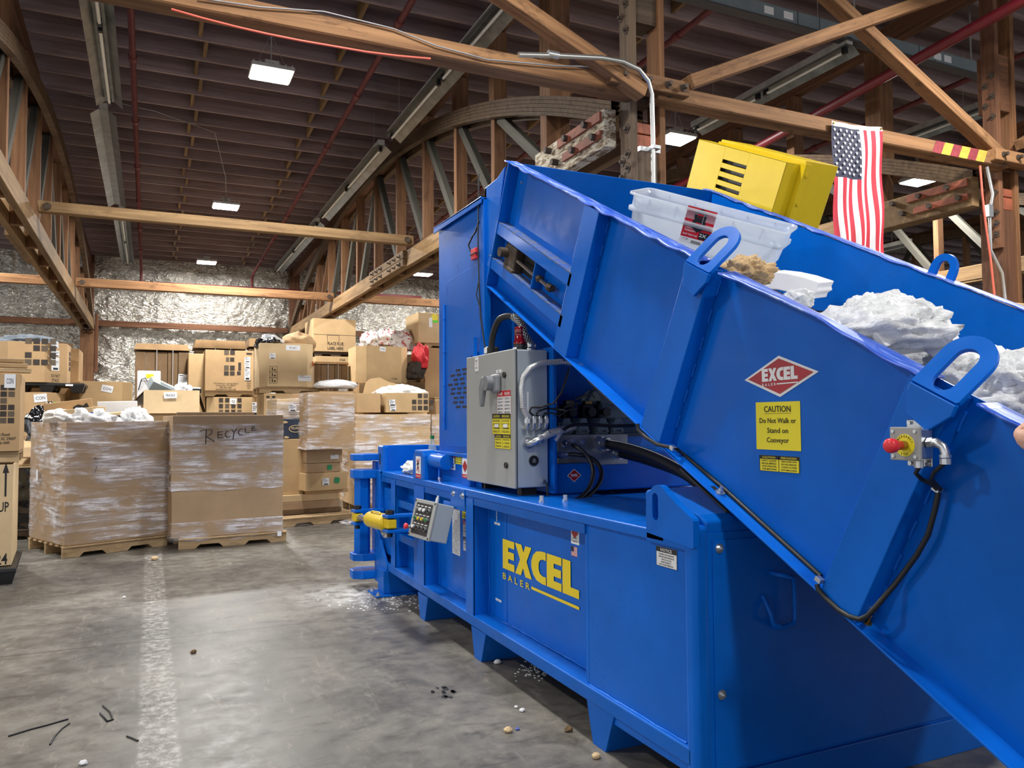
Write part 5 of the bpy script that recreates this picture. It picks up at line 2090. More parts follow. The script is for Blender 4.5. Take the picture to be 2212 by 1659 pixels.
# far deck walls
b = MB()
b.box(2.32, 2.36, 5.0, 6.92, 1.04, 1.27)
b.box(BX+.02, 2.34, 6.86, 6.92, 1.04, 1.27)
part(b, 'deck_wall', BLUE, bevel=.008)
b = MB()
b.box(BX+.0, BX+.055, 6.80, 6.97, 1.0, 1.27)
part(b, 'end_post', BLUE, bevel=.02, seg=3)
b = MB()
b.box(BX-.002, BX, 6.865, 6.90, 1.10, 1.20)
part(b, 'lug_slot', 'black_print', bevel=0)
b = MB()
b.prism([(BX+.0, 5.66, 1.04), (BX, 5.93, 1.04), (BX, 5.93, 1.20), (BX, 5.88, 1.265), (BX, 5.70, 1.265), (BX, 5.66, 1.23)], (.12, 0, 0))
blk = part(b, 'guide_block', BLUE, bevel=.012)
b = MB()
b.cyl((BX+.08, 5.36, 1.19), (BX+.08, 5.67, 1.19), .055, n=16)
b.box(BX+.10, 2.4, 4.95, 5.70, 1.235, 1.26)
b.box(BX+.13, BX+.16, 4.80, 5.6, 1.04, 1.25)
part(b, 'knife_guard', BLUE, bevel=.004)
b = MB()
b.prism([(1.95, 4.93, 1.04), (1.95, 5.08, 1.04), (1.95, 5.08, 1.235), (1.95, 4.93, 1.235)], (.05, 0, 0))
gb2 = part(b, 'guide_block', BLUE, bevel=.012)

# end frame at the far end with gusset
b = MB()
b.box(BX-.01, BX+.08, 6.86, 6.97, .2, 1.05)
part(b, 'end_frame', BLUE, bevel=.008)
b = MB()
b.prism([(BX-.012, 7.02, .52), (BX-.012, 6.92, .50), (BX-.012, 6.62, .26), (BX-.012, 6.62, .22), (BX-.012, 6.90, .06), (BX-.012, 7.02, .06)], (.02, 0, 0))
part(b, 'gusset', 'blue_old', bevel=.004)
# bale door at the far end: hinge column with knuckles
door = empty('bale_door', (2.8, 7.2, .2), parent=baler)
b = MB()
b.box(BX-.0, XR-.1, 7.04, 7.16, .22, 1.12)
b.build('door_panel', BLUE, door, .01)
b = MB()
b.prism([(BX-.10+.075*math.cos(k*math.pi/3), 7.12+.075*math.sin(k*math.pi/3), .27) for k in range(6)], (0, 0, .76))
b.build('hinge_column', BLUE, door, .004)
for z0, z1 in ((1.13, 1.19), (.97, 1.05), (.235, .30), (.075, .15)):
    b = MB()
    b.prism([(BX+.03, 6.99, z0), (BX+.03, 7.22, z0), (BX-.12, 7.24, z0), (BX-.20, 7.18, z0), (BX-.20, 7.06, z0), (BX-.12, 7.0, z0)], (0, 0, z1-z0))
    b.build('hinge_plate', BLUE, door, .008)
part(MB().box(BX+.03, PX, 6.56, 6.86, .33, .90), 'door_column', BLUE, bevel=.004)
# yellow latch cylinder across the far end
cyl = empty('latch_cylinder', (1.76, 6.6, .65), parent=baler)
a, c = P(838, 1130, 'x', 1.66), P(800, 1121, 'x', 1.66)
d = (c-a).normalized()
L = (c-a).length
b = MB()
b.lathe(a, d, [(.0, 0), (.062, .002), (.066, .02), (.066, L-.03), (.060, L-.0), (.03, L), (.0, L)], 24)
b.build('barrel', 'yellow_paint', cyl)
b = MB()
b.tube([a+d*.10+Vector((-.03, 0, .062)), a+d*.12+Vector((-.03, 0, .075)), a+d*(L-.18)+Vector((-.03, 0, .075)), a+d*(L-.15)+Vector((-.03, 0, .062))], .007, 6)
b.build('oil_line', 'yellow_paint', cyl)
e = P(772, 1117, 'x', 1.66)
b = MB()
b.cyl(c, e, .026, n=14)
b.build('piston_rod', 'steel', cyl)
for q, s in ((a-d*.05, 1), (e, -1)):
    b = MB()
    b.obox(q, d*.07, Vector((.035, 0, 0)), Vector((0, 0, .035)))
    b.build('clevis', 'yellow_paint', cyl, .008)
    b = MB()
    for zz in (-.055, .055):
        b.obox(q+Vector((.09, 0, zz)), d*.075, Vector((.13, 0, 0)), Vector((0, 0, .012)))
    b.build('clevis_plate', BLUE, cyl, .004)
    b = MB()
    b.cyl(q-Vector((0, 0, .10)), q+Vector((0, 0, .10)), .022, n=12)
    b.cyl(q+Vector((0, 0, .07)), q+Vector((0, 0, .10)), .034, n=6)
    b.build('pin', 'dark_steel', cyl)
b = MB()
b.cyl(a+Vector((.02, -.02, -.07)), a+d*.12+Vector((.02, 0, -.10)), .022, n=10)
b.cyl(a+d*.12+Vector((.02, 0, -.1)), a+d*.22+Vector((.03, 0, -.08)), .03, n=6)
b.build('hose_fitting', 'zinc', cyl)

# ---------------------------------------------------------------- writing and stickers on the side
side = lambda y, z, x=PX: Frame((x-.001, y, z), (0, -1, 0), (0, 0, 1))
b = MB()
fE = side(4.455, .587)
excel_logo(b, fE, .945, .178, z=.003)
b.build('side_lettering', 'yellow_letter', baler, fix=False)['label'] = 'yellow EXCEL BALER lettering'
label(baler, side(2.632, .940, 1.889), .138, .078, 'white_label', lab='white NOTICE sticker at the near corner',
      bars=[(0, 1, .74, 1, 'black_print'), (0, 1, 0, .02, 'black_print'), (0, .012, 0, 1, 'black_print'), (.988, 1, 0, 1, 'black_print')],
      lines=[('NOTICE', .5, .79, .15, 'white_label', .55), ('THIS MACHINE REQUIRES', .5, .60, .075, 'black_print', .74), ('PERIODIC MAINTENANCE', .5, .47, .075, 'black_print', .74),
             ('WHICH IS YOUR', .5, .34, .075, 'black_print', .48), ('RESPONSIBILITY.', .5, .21, .075, 'black_print', .5), ("SEE OWNER'S MANUAL.", .5, .08, .075, 'black_print', .7)])
# long attention sticker and the small ones beside it
ln = [('ATTENTION', .55, .955, .028, 'white_label', .7), ('BALER OPERATOR', .5, .905, .02, 'black_print', .86)]
for k in range(26):
    zz = .86-k*.033
    ln.append((['READ THE MANUAL', 'KEEP HANDS CLEAR', 'LOCK OUT POWER', 'NEVER REACH IN', 'CLOSE THE DOOR'][k % 5], .5, zz, .011 if k % 6 else .018, 'black_print', .8 if k % 6 else .35))
label(baler, side(5.27, .715), .155, .345, 'white_label', lab='tall white ATTENTION sticker', bars=[(0, 1, .94, 1, 'black_print')], lines=ln)
c = P(1002, 1097, 'x', PX)
label(baler, side(5.10, .86), .10, .095, 'yellow_label', lab='small yellow sticker', bars=[(0, 1, .76, 1, 'black_print')],
      lines=[('CAUTION', .5, .80, .14, 'yellow_label', .7), ('KEEP GUARDS', .5, .52, .1, 'black_print', .8), ('IN PLACE', .5, .33, .1, 'black_print', .6), ('AT ALL TIMES', .5, .14, .1, 'black_print', .8)])
label(baler, side(5.09, .745), .09, .11, 'white_label', lab='small red and white sticker', bars=[(0, 1, .76, 1, 'red_label')],
      lines=[('DANGER', .5, .80, .14, 'white_label', .7), ('CRUSH', .5, .5, .1, 'black_print', .5), ('HAZARD', .5, .3, .1, 'black_print', .6)])
label(baler, side(5.085, .64), .085, .09, 'white_label', lab='small black and white sticker', bars=[(0, 1, .76, 1, 'black_print')],
      lines=[('NOTICE', .5, .8, .14, 'white_label', .7), ('SERVICE', .5, .5, .1, 'black_print', .6), ('DAILY', .5, .28, .1, 'black_print', .5)])
# two thin white strips on the panel
for (y, z) in ((4.545, .845), (4.53, .375)):
    label(baler, side(y, z), .085, .014, 'white_label', name='name_strip', lines=[('OIL LEVEL', .5, .3, .4, 'black_print', .6)])
b = MB()
b.box(PX-.003, PX, 4.548, 4.553, .86, .955)
b.build('sight_line', 'white_label', baler)
# badge stickers by the seam
qb = P(1247, 1163, 'x', PX)
label(baler, side(qb.y+.02, .905), .085, .095, 'white_label', name='badge_sticker', lines=[('BALER', .5, .30, .06, 'black_print', .5), ('800-555', .5, .12, .06, 'black_print', .5)])
b = MB()
f = side(qb.y+.02, .915, PX-.002)
flat(b, f, [(-.036, 0), (0, -.026), (.036, 0), (0, .026)], .002)
b.build('badge_diamond', 'red_badge', baler, fix=False)
fp = label(baler, side(qb.y+.03, .82), .062, .05, 'white_label', name='flag_sticker', bars=[(0, 1, k/13*2/1.0*.5, k/13+1/13-.002, 'flag_red') for k in range(0, 13, 2)])
b = MB()
rect(b, side(qb.y+.03, .82), -.031, -.004, -.002, .025, .003)
b.build('printed_band', 'flag_navy', fp, fix=False)
# warning stickers on the deck blocks
wl = label(baler, Frame((BX-.001, 5.78, 1.135), (0, -1, 0), (0, 0, 1)), .12, .165, 'white_label', lab='white sticker with a struck figure in red and black', bars=[(0, 1, 0, .2, 'red_label')],
           lines=[('DANGER', .28, .07, .06, 'white_label', .4), ('PELIGRO', .74, .07, .06, 'white_label', .4)])
b = MB()
f = Frame((BX-.003, 5.78, 1.15), (0, -1, 0), (0, 0, 1))
for s in (1, -1):
    flat(b, f, [(-.035, -.045*s), (-.022, -.045*s), (.035, .055*s), (.022, .055*s)], .001)
b.build('printed_band', 'red_label', wl, fix=False)
b = MB()
for pl in ([(-.005, -.03), (.005, -.03), (.008, .02), (-.008, .02)], [(-.03, .0), (.03, .012), (.03, .02), (-.03, .01)], [(-.006, .025), (.006, .025), (.006, .037), (-.006, .037)]):
    flat(b, f, pl, .002)
b.build('printed_figure', 'black_print', wl, fix=False)
xw = BX+.129
for (px, py, w, hh, bm, hd, h2) in ((967, 996, .33, .115, 'white_label', 'red_label', ('DANGER', 'PELIGRO')), (992, 990, .18, .085, 'yellow_label', 'black_print', ('CAUTION', 'PRECAUCION'))):
    c = P(px, py, 'x', xw)
    label(baler, Frame((xw-.001, c.y, c.z), (0, -1, 0), (0, 0, 1)), w, hh, bm, bars=[(0, 1, .75, 1, hd), (.495, .505, 0, 1, hd)],
          lines=[(h2[0], .25, .80, .13, bm, .33), (h2[1], .75, .80, .13, bm, .36)]+[(s, x, z, .09, 'black_print', .36) for x, tx in ((.25, ('MOVING PARTS', 'CAN CRUSH', 'KEEP CLEAR')), (.75, ('PARTES MOVILES', 'APLASTAN', 'ALEJESE'))) for s, z in zip(tx, (.52, .32, .12))])
c = P(1005, 1005, 'x', BX+.018)
wl = label(baler, Frame((1.949, 5.0, 1.165), (0, -1, 0), (0, 0, 1)), .11, .13, 'white_label', bars=[(0, 1, 0, .2, 'red_label')], lines=[('DANGER', .5, .06, .08, 'white_label', .6)])
b = MB()
f = Frame((1.947, 5.0, 1.18), (0, -1, 0), (0, 0, 1))
flat(b, f, [(-.045, 0), (0, -.04), (.045, 0), (0, .04)], .002)
b.build('printed_band', 'red_badge', wl, fix=False)

# ---------------------------------------------------------------- hopper tower
HX = 2.02
hop = empty('hopper', (2.8, 5.25, 1.25), 'tall blue sheet steel hopper tower standing on the baler under the conveyor head', 'hopper')
b = MB()
b.box(HX, 3.60, 4.83, 5.73, 1.05, 2.965)
part(b, 'tower_shell', BLUE, hop, .006)
b = MB()
b.prism([(HX-.03, 4.80, 2.965), (HX-.03, 5.77, 2.975), (HX-.03, 5.77, 2.99), (HX-.03, 4.80, 2.98)], (1.66, 0, 0))
b.box(HX-.03, HX-.022, 4.80, 5.77, 2.94, 2.985)
part(b, 'lid', BLUE, hop, .003)
# door panel on the face
b = MB()
b.prism([(HX-.006, 4.87, 1.30), (HX-.006, 5.56, 1.30), (HX-.006, 5.56, 2.49), (HX-.006, 5.50, 2.53), (HX-.006, 4.87, 2.56)], (.01, 0, 0))
dr = part(b, 'access_door', BLUE, hop, .002)
b = MB()
b.cyl((HX-.014, 5.575, 1.42), (HX-.014, 5.575, 2.36), .011, n=10)
for z in (1.5, 1.75, 2.0, 2.25):
    b.cyl((HX-.014, 5.575, z), (HX-.014, 5.575, z+.006), .014, n=10)
b.build('hinge_rod', 'blue_worn', dr)
b = MB()
b.box(HX-.03, HX-.006, 4.93, 5.06, 1.93, 1.955)
b.box(HX-.045, HX-.02, 4.90, 4.925, 1.86, 2.05)
b.box(HX-.03, HX-.006, 5.0, 5.02, 1.84, 1.93)
b.build('latch', BLUE, dr)
# vent slots in the door
b = MB()
for r in range(9):
    n = 3-abs(r-4)//2 if r != 4 else 4
    n = [2, 2, 3, 3, 4, 4, 3, 3, 2][r]
    for k in range(n):
        y = 5.30-k*.125+(.06 if r % 2 else 0)+(n-2)*.05
        b.box(HX-.0085, HX-.006, y-.042, y+.042, 1.58+r*.033, 1.594+r*.033)
b.split('vent_slot', 'black_print', dr)
# front edge post and cheek plate
b = MB()
b.box(HX-.012, HX+.04, 4.80, 4.85, 1.05, 2.98)
part(b, 'edge_post', BLUE, hop, .004)
b = MB()
b.prism([(HX+.01, 4.83, 2.98), (HX+.01, 4.83, 3.05), (HX+.01, 4.62, 3.06), (HX+.01, 4.50, 3.10), (HX+.01, 4.70, 2.55), (HX+.01, 4.83, 2.30)], (.012, 0, 0))
b.box(HX+.01, 3.58, 4.80, 4.83, 2.9, 3.05)
part(b, 'cheek_plate', BLUE, hop, .003)
# lifting eye on the lid
fr = Frame((HX+.25, 5.45, 2.98), (0, -1, 0), (0, 0, 1))
out = [(-.07, -.01), (.07, -.01)]+arc(0, .06, .065, 0, 180, 12)
lug_plate(fr, out, arc(0, .06, .032, 0, 360, 18)[:-1], .02, 'lifting_eye', hop)
# red limit switch and its wires
c = P(1030, 547, 'x', HX)
b = MB()
b.box(HX-.03, HX-.005, c.y-.045, c.y+.04, c.z-.045, c.z+.03)
sw = part(b, 'limit_switch', 'red_plastic', hop, .004)
b = MB()
b.box(HX-.035, HX-.003, c.y-.05, c.y+.045, c.z-.012, c.z-.004)
b.build('switch_band', 'black_plastic', sw)
b = MB()
b.tube([(HX-.02, c.y+.06, c.z+.02), (HX-.03, c.y+.08, c.z+.07), (HX-.02, c.y+.03, c.z+.12), (HX-.02, c.y-.03, c.z+.14), (HX-.02, c.y-.09, c.z+.2)], .006, 6)
b.tube([(HX-.02, c.y-.09, c.z+.52), (HX-.02, c.y-.07, c.z+.1), (HX-.02, c.y-.085, c.z-.2), (HX-.02, c.y-.11, c.z-.45), (HX-.02, c.y-.25, c.z-.85)], .005, 6)
b.tube([(HX-.02, c.y-.085, c.z-.2), (HX-.03, c.y-.06, c.z-.3), (HX-.02, c.y-.1, c.z-.38)], .004, 6)
b.split('switch_wire', 'black_rubber', sw, gap=0)

# ---------------------------------------------------------------- electrical enclosure
EX0, EX1, EY0, EY1, EZ0, EZ1 = 1.93, 2.143, 4.15, 4.90, 1.098, 1.905
enc = empty('electrical_enclosure', (2.03, 4.52, EZ0), 'grey electrical enclosure with rotary switch and warning stickers on top of the baler', 'electrical cabinet')
part(MB().box(EX0+.012, EX1, EY0, EY1, EZ0, EZ1), 'cabinet', 'grey_enclosure_side', enc, .008, 3)
edoor = part(MB().box(EX0-.008, EX0+.008, EY0-.004, EY1+.004, EZ0-.004, EZ1+.004), 'door', 'grey_enclosure', enc, .006, 3)
b = MB()
b.box(EX0+.006, EX0+.014, EY0-.001, EY1+.001, EZ0, EZ1)
part(b, 'gasket', 'gasket_grey', enc, 0)
b = MB()
for y in (4.25, 4.8):
    b.box(2.0, 2.1, y-.03, y+.03, 1.046, EZ0)
b.split('mounting_foot', 'dark_steel', enc)
ED = EX0-.008
ef = lambda y, z: Frame((ED-.0008, y, z), (0, -1, 0), (0, 0, 1))
ep = lambda px, py: P(px, py, 'x', ED)
# rotary disconnect
c = ep(1073, 828)
b = MB()
b.box(ED-.035, ED, c.y-.075, c.y+.035, c.z-.06, c.z+.055)
hs = b.build('rotary_switch', 'grey_plastic', edoor, .02, 3)
b = MB()
b.cyl((ED-.035, c.y+.01, c.z), (ED-.075, c.y+.01, c.z), .045, n=20)
b.prism([(ED-.078, c.y+.10, c.z-.14), (ED-.078, c.y+.075, c.z-.145), (ED-.078, c.y+.03, c.z-.02), (ED-.078, c.y+.035, c.z+.045), (ED-.078, c.y+.075, c.z+.04), (ED-.078, c.y+.11, c.z-.02)], (.03, 0, 0))
b.build('switch_lever', 'grey_plastic', hs, .012, 3)
for px, py in ((1091, 810), (1095, 1005)):
    q = ep(px, py)
    b = MB()
    b.cyl((ED-.012, q.y, q.z), (ED, q.y, q.z), .018, n=14)
    b.build('lock', 'dark_steel', edoor)
q = ep(1078, 802)
label(edoor, ef(q.y, q.z), .08, .018, 'white_label', lines=[('ON OFF', .5, .2, .5, 'black_print', .4)])
q = ep(1030, 787)
label(edoor, ef(q.y, q.z), .06, .09, 'white_label', lines=[('BALE', .5, .68, .14, 'black_print', .55), ('TO', .5, .44, .14, 'black_print', .28), ('LIGHT', .5, .18, .14, 'black_print', .6)])


def bilingual(parent, fr, w, h, base, head, a, bb, lt, rt, hdink):
    rows = len(lt)
    ls = [(a, .25, .82, .11, hdink, .34), (bb, .75, .82, .11, hdink, .38)]
    for x, tx in ((.25, lt), (.75, rt)):
        for k, s in enumerate(tx):
            ls.append((s, x, .70*(rows-k-.65)/rows+.02, .42/rows if rows > 2 else .12, 'black_print', .38))
    return label(parent, fr, w, h, base, bars=[(0, 1, .76, 1, head), (.493, .507, 0, 1, head), (0, .012, 0, 1, head), (.988, 1, 0, 1, head), (0, 1, 0, .015, head)], lines=ls)


q = ep(1089, 870)
bilingual(edoor, ef(q.y, q.z), .20, .145, 'white_label', 'red_label', 'DANGER', 'PELIGRO', ('LOCK OUT', 'TAG OUT', 'ALL POWER', 'BEFORE', 'SERVICE'), ('CORTE LA', 'CORRIENTE', 'ANTES DE', 'SERVICIO', 'MAQUINA'), 'white_label')
q = ep(1083, 916)
bilingual(edoor, ef(q.y, q.z), .27, .125, 'yellow_label', 'black_print', 'CAUTION', 'PRECAUCION', ('HIGH VOLTAGE', 'POWER DISCONNECT', '230/460', 'VOLTS'), ('ALTO VOLTAJE', 'DESCONECTE', '230/460', 'VOLTIOS'), 'yellow_label')
b = MB()
for dy in (-.065, .065):
    rect(b, ef(q.y+dy, q.z-.012), -.03, .03, -.008, .012, .003)
b.build('voltage_patch', 'white_label', edoor, fix=False)
q = ep(1086, 954)
bilingual(edoor, ef(q.y, q.z), .235, .085, 'yellow_label', 'black_print', 'CAUTION', 'PRECAUCION', ('WEAR EAR PROTECTION', 'OPERATING', 'THE MACHINE'), ('PROTEJA SUS OIDOS', 'AL OPERAR', 'LA MAQUINA'), 'yellow_label')
# dial and fittings on the near side of the cabinet
es = lambda px, py: P(px, py, 'y', EY0)
q = es(1152, 995)
b = MB()
b.cyl((q.x, EY0, q.z), (q.x, EY0-.012, q.z), .030, n=24)
dl = b.build('round_dial', 'black_plastic', enc)
b = MB()
fd = Frame((q.x, EY0-.0125, q.z), (1, 0, 0), (0, 0, 1))
text(b, fd, 'RESET', 0, -.002, .005, width=.02)
rect(b, fd, -.012, .012, -.009, -.0075)
rect(b, fd, -.008, .008, .008, .0095)
b.build('lettering', 'white_label', dl, fix=False)
q = es(1140, 873)
label(enc, Frame((q.x, EY0-.001, q.z), (1, 0, 0), (0, 0, 1)), .011, .145, 'white_label', name='name_strip')


def gland(parent, p, r=.014):
    b = MB()
    p = Vector(p)
    b.cyl(p, p+Vector((0, -.02, 0)), r*1.2, n=6)
    b.tube([p+Vector((0, -.02, 0)), p+Vector((0, -.045, .004)), p+Vector((0, -.055, .02)), p+Vector((0, -.055, .035))], r, 10)
    b.cyl(p+Vector((0, -.055, .03)), p+Vector((0, -.055, .055)), r*1.3, n=6)
    b.cyl(p+Vector((0, -.055, .055)), p+Vector((0, -.055, .07)), r*1.0, n=12)
    return b.build('cable_gland', 'zinc', parent)


gl = []
for px in (1131, 1144, 1157, 1170):
    q = es(px, 925)
    gland(enc, (q.x, EY0, q.z))
    gl.append(Vector((q.x, EY0-.055, q.z+.07)))
# cables out of the glands
y1 = EY0-.06
ck = lambda lst, y: [P(px, py, 'y', yy if yy is not None else y) for px, py, yy in lst]
pts = [gl[0]]+ck([(1130, 880, None), (1127, 840, None), (1130, 815, None), (1145, 795, None), (1170, 784, None), (1215, 781, None)], y1)+[P(1260, 790, 'y', 4.3)]
cb = MB().tube(pts, .0155, 12).build('flexible_conduit', 'conduit_metal', enc)
b = MB()
for i in range(len(pts)-1):
    n = 12
    for k in range(n):
        a = pts[i].lerp(pts[i+1], k/n)
        c2 = pts[i].lerp(pts[i+1], (k+.45)/n)
        b.cyl(a, c2, .0172, n=10, caps=False)
b.build('conduit_ribs', 'white_label', cb)
for lst, y in (([(1144, 890, None), (1148, 880, None), (1165, 880, None), (1195, 872, 4.0), (1212, 850, 4.0), (1224, 815, 4.0), (1229, 796, 4.05)], y1),
               ([(1158, 898, None), (1163, 888, None), (1180, 882, None), (1205, 884, None), (1225, 888, 4.0)], y1),
               ([(1171, 902, None), (1177, 893, None), (1192, 892, None), (1206, 897, 4.05), (1208, 900, 4.1)], y1)):
    k = {1144: 1, 1158: 2, 1171: 3}[lst[0][0]]
    MB().tube([gl[k]]+ck(lst, y), .0062, 8).build('control_cable', 'black_rubber', enc)
# large liquid-tight elbow
q = es(1139, 957)
b = MB()
b.cyl((q.x, EY0, q.z), (q.x, EY0-.02, q.z), .034, n=12)
b.tube([(q.x, EY0-.02, q.z), (q.x+.004, EY0-.05, q.z+.003), (q.x+.03, EY0-.062, q.z+.014), (q.x+.05, EY0-.062, q.z+.02)], .022, 12)
b.cyl((q.x+.04, EY0-.062, q.z+.018), (q.x+.065, EY0-.062, q.z+.026), .030, n=8)
b.build('elbow_fitting', 'zinc', enc)
e0 = Vector((q.x+.06, EY0-.062, q.z+.025))
pts = [e0, P(1185, 937, 'y', EY0-.06), P(1208, 930, 'y', EY0-.03), P(1240, 922, 'y', 4.3)]
cb = MB().tube(pts, .022, 12).build('flexible_conduit', 'conduit_metal', enc)
b = MB()
for i in range(len(pts)-1):
    for k in range(9):
        b.cyl(pts[i].lerp(pts[i+1], k/9), pts[i].lerp(pts[i+1], (k+.45)/9), .0238, n=10, caps=False)
b.build('conduit_ribs', 'white_label', cb)
# lower right gland with a cord to the deck
q = es(1171, 1040)
b = MB()
b.cyl((q.x, EY0, q.z), (q.x, EY0-.03, q.z), .013, n=8)
b.build('cable_gland', 'zinc', enc)
MB().tube([(q.x, EY0-.03, q.z), (q.x+.004, EY0-.05, q.z-.01), (q.x+.006, EY0-.055, q.z-.04), (q.x+.006, EY0-.055, 1.05)], .006, 8).build('control_cable', 'black_rubber', enc)
# things on the roof of the cabinet: beacon, mesh-sleeved cable, small spotlight
q = P(1113, 752, 'z', EZ1)
bx_, by_ = EX0+.09, EY0+.12
b = MB()
b.lathe((bx_, by_, EZ1), (0, 0, 1), [(0, 0), (.036, 0), (.036, .018), (.040, .03), (.040, .042), (.0, .042)], 24)
bc = b.build('beacon_lamp', 'black_plastic', enc)
b = MB()
b.lathe((bx_, by_, EZ1+.042), (0, 0, 1), [(.041, 0), (.041, .012), (.034, .02), (.034, .05), (.031, .056), (.034, .062), (.034, .095), (.030, .105), (.0, .108)], 24)
b.build('red_lens', 'red_lens', bc)
b = MB()
b.box(bx_-.042, bx_-.036, by_-.03, by_+.01, EZ1+.008, EZ1+.022)
b.build('rating_plate', 'white_label', bc)
cx_, cy_ = EX0+.15, EY0+.10
b = MB()
b.lathe((cx_, cy_, EZ1), (0, 0, 1), [(0, 0), (.038, 0), (.038, .02), (.032, .022), (.036, .03), (.036, .05), (.028, .052), (.0, .052)], 6)
b.build('cable_gland', 'zinc', enc)
yc = cy_
pts = [Vector((cx_, cy_, EZ1+.04))]+[P(px, py, 'y', yy) for px, py, yy in ((1133, 722, cy_), (1126, 700, cy_+.02), (1112, 686, cy_+.08), (1095, 683, cy_+.15), (1079, 690, cy_+.22), (1069, 710, cy_+.28), (1063, 735, cy_+.32), (1061, 765, cy_+.34))]
# smooth the path
sm = []
for i in range(len(pts)-1):
    p0, p1, p2, p3 = pts[max(i-1, 0)], pts[i], pts[i+1], pts[min(i+2, len(pts)-1)]
    for k in range(5):
        s = k/5
        sm.append(.5*((2*p1)+(p2-p0)*s+(2*p0-5*p1+4*p2-p3)*s*s+(3*p1-p0-3*p2+p3)*s**3))
sm.append(pts[-1])
mc = MB().tube(sm, .020, 12).build('main_cable', 'black_rubber', enc)
b = MB()
half = sm[:17]
for ph in range(8):
    for sgn in (1, -1):
        line = []
        for i, p in enumerate(half):
            d = (sm[min(i+1, len(sm)-1)]-sm[max(i-1, 0)]).normalized()
            u = Vector((0, 1, 0)).cross(d).normalized()
            w = d.cross(u)
            a = ph*math.pi/4+sgn*i*.62
            line.append(p+(u*math.cos(a)+w*math.sin(a))*.0225)
        b.tube(line, .0016, 4)
b.build('wire_mesh_grip', 'zinc', mc)
c = P(1060, 757, 'y', EY0+.48)
b = MB()
b.box(c.x-.035, c.x+.05, c.y-.03, c.y+.03, c.z-.03, c.z+.025)
sp = b.build('work_light', 'black_plastic', enc, .015, 3)
b = MB()
b.box(c.x-.038, c.x-.034, c.y-.022, c.y+.022, c.z-.02, c.z+.016)
b.build('light_lens', 'white_label', sp, .003)

# ---------------------------------------------------------------- hydraulic power unit behind it
hpu = empty('hydraulic_power_unit', (2.55, 3.9, 1.05), 'hydraulic power unit with tank, grey pump and hoses under the conveyor', 'hydraulic unit')
TY = 4.17
t0, t1 = P(1194, 1085, 'y', TY), P(1280, 1000, 'y', TY)
b = MB()
b.box(t0.x, t1.x, TY, 4.24, 1.05, t1.z)
tank = part(b, 'front_panel', BLUE, hpu, .006)
b = MB()
b.box(2.36, 3.45, 4.25, 4.70, 1.05, 1.29)
part(b, 'oil_tank', BLUE, hpu, .01)
b = MB()
b.box(2.155, 2.175, EY0-.05, EY1, 1.06, EZ1+.02)
part(b, 'back_bracket', BLUE, hpu, .003)
# dark cavity frame and plate behind
b = MB()
b.box(2.2, 3.5, 4.74, 4.78, 1.05, 2.3)
part(b, 'rear_plate', 'blue_old', hpu, .004)
q = P(1240, 1027, 'y', TY)
fr = Frame((q.x, TY-.001, q.z), (1, 0, 0), (0, 0, 1))
b = MB()
flat(b, fr, [(-.048, 0), (0, -.040), (.048, 0), (0, .040)], .001)
bd = b.build('badge', 'white_label', tank, fix=False)
b = MB()
flat(b, fr, [(-.042, 0), (0, -.035), (.042, 0), (0, .035)], .002)
b.build('badge_field', 'red_badge', bd, fix=False)
b = MB()
excel_logo(b, fr.shift(-.023, -.004, .002), .046, .013)
b.build('lettering', 'white_label', bd, fix=False)
# manifold block
MY = 4.245
m0, m1 = P(1204, 998, 'y', MY), P(1282, 938, 'y', MY)
b = MB()
b.box(m0.x, m1.x+.25, MY, MY+.20, t1.z-.02, m1.z)
mf = part(b, 'manifold_block', 'aluminium_block', hpu, .004)
b = MB()
for px, py in ((1217, 962), (1258, 955), (1219, 985), (1262, 980), (1235, 952)):
    q = P(px, py, 'y', MY)
    b.cyl((q.x, MY, q.z), (q.x, MY-.008, q.z), .016, n=14)
    b.cyl((q.x, MY-.008, q.z), (q.x, MY-.014, q.z), .008, n=6)
b.split('port_plug', 'zinc', mf)
zm = m1.z
# valves on the block
for k, x in enumerate((m0.x+.03, m0.x+.15, m0.x+.29, m0.x+.40)):
    b = MB()
    b.box(x, x+.09, MY+.03, MY+.17, zm, zm+.075)
    b.prism([(x+.0, MY+.02, zm+.02), (x+.03, MY+.02, zm+.10), (x+.07, MY+.02, zm+.10), (x+.09, MY+.02, zm+.02)], (0, .15, 0))
    for dx in (.015, .075):
        for dz in (.02, .06):
            b.cyl((x+dx, MY+.01, zm+dz), (x+dx, MY+.03, zm+dz), .010, n=8)
    vb = part(b, 'valve_body', 'cast_grey', hpu, .006)
    b = MB()
    b.box(x+.01, x+.085, MY+.2, MY+.28, zm+.10, zm+.19)
    b.cyl((x+.045, MY+.14, zm+.14), (x+.045, MY+.21, zm+.14), .030, n=14)
    b.build('solenoid', 'black_plastic', vb, .006)
    b = MB()
    b.box(x+.02, x+.07, MY+.19, MY+.24, zm+.19, zm+.215)
    b.build('plug', 'brass', vb, .003)
# electric motor lying behind
b = MB()
cx0 = m0.x+.42
b.cyl((cx0, 4.55, zm+.14), (cx0+.6, 4.55, zm+.14), .15, n=28)
for k in range(20):
    a = math.pi*2*k/20
    c = Vector((cx0+.3, 4.55+.155*math.cos(a), zm+.14+.155*math.sin(a)))
    b.obox(c, (.26, 0, 0), Vector((0, math.cos(a), math.sin(a)))*.012, Vector((0, -math.sin(a), math.cos(a)))*.004)
part(b, 'motor', 'cast_grey', hpu, 0)
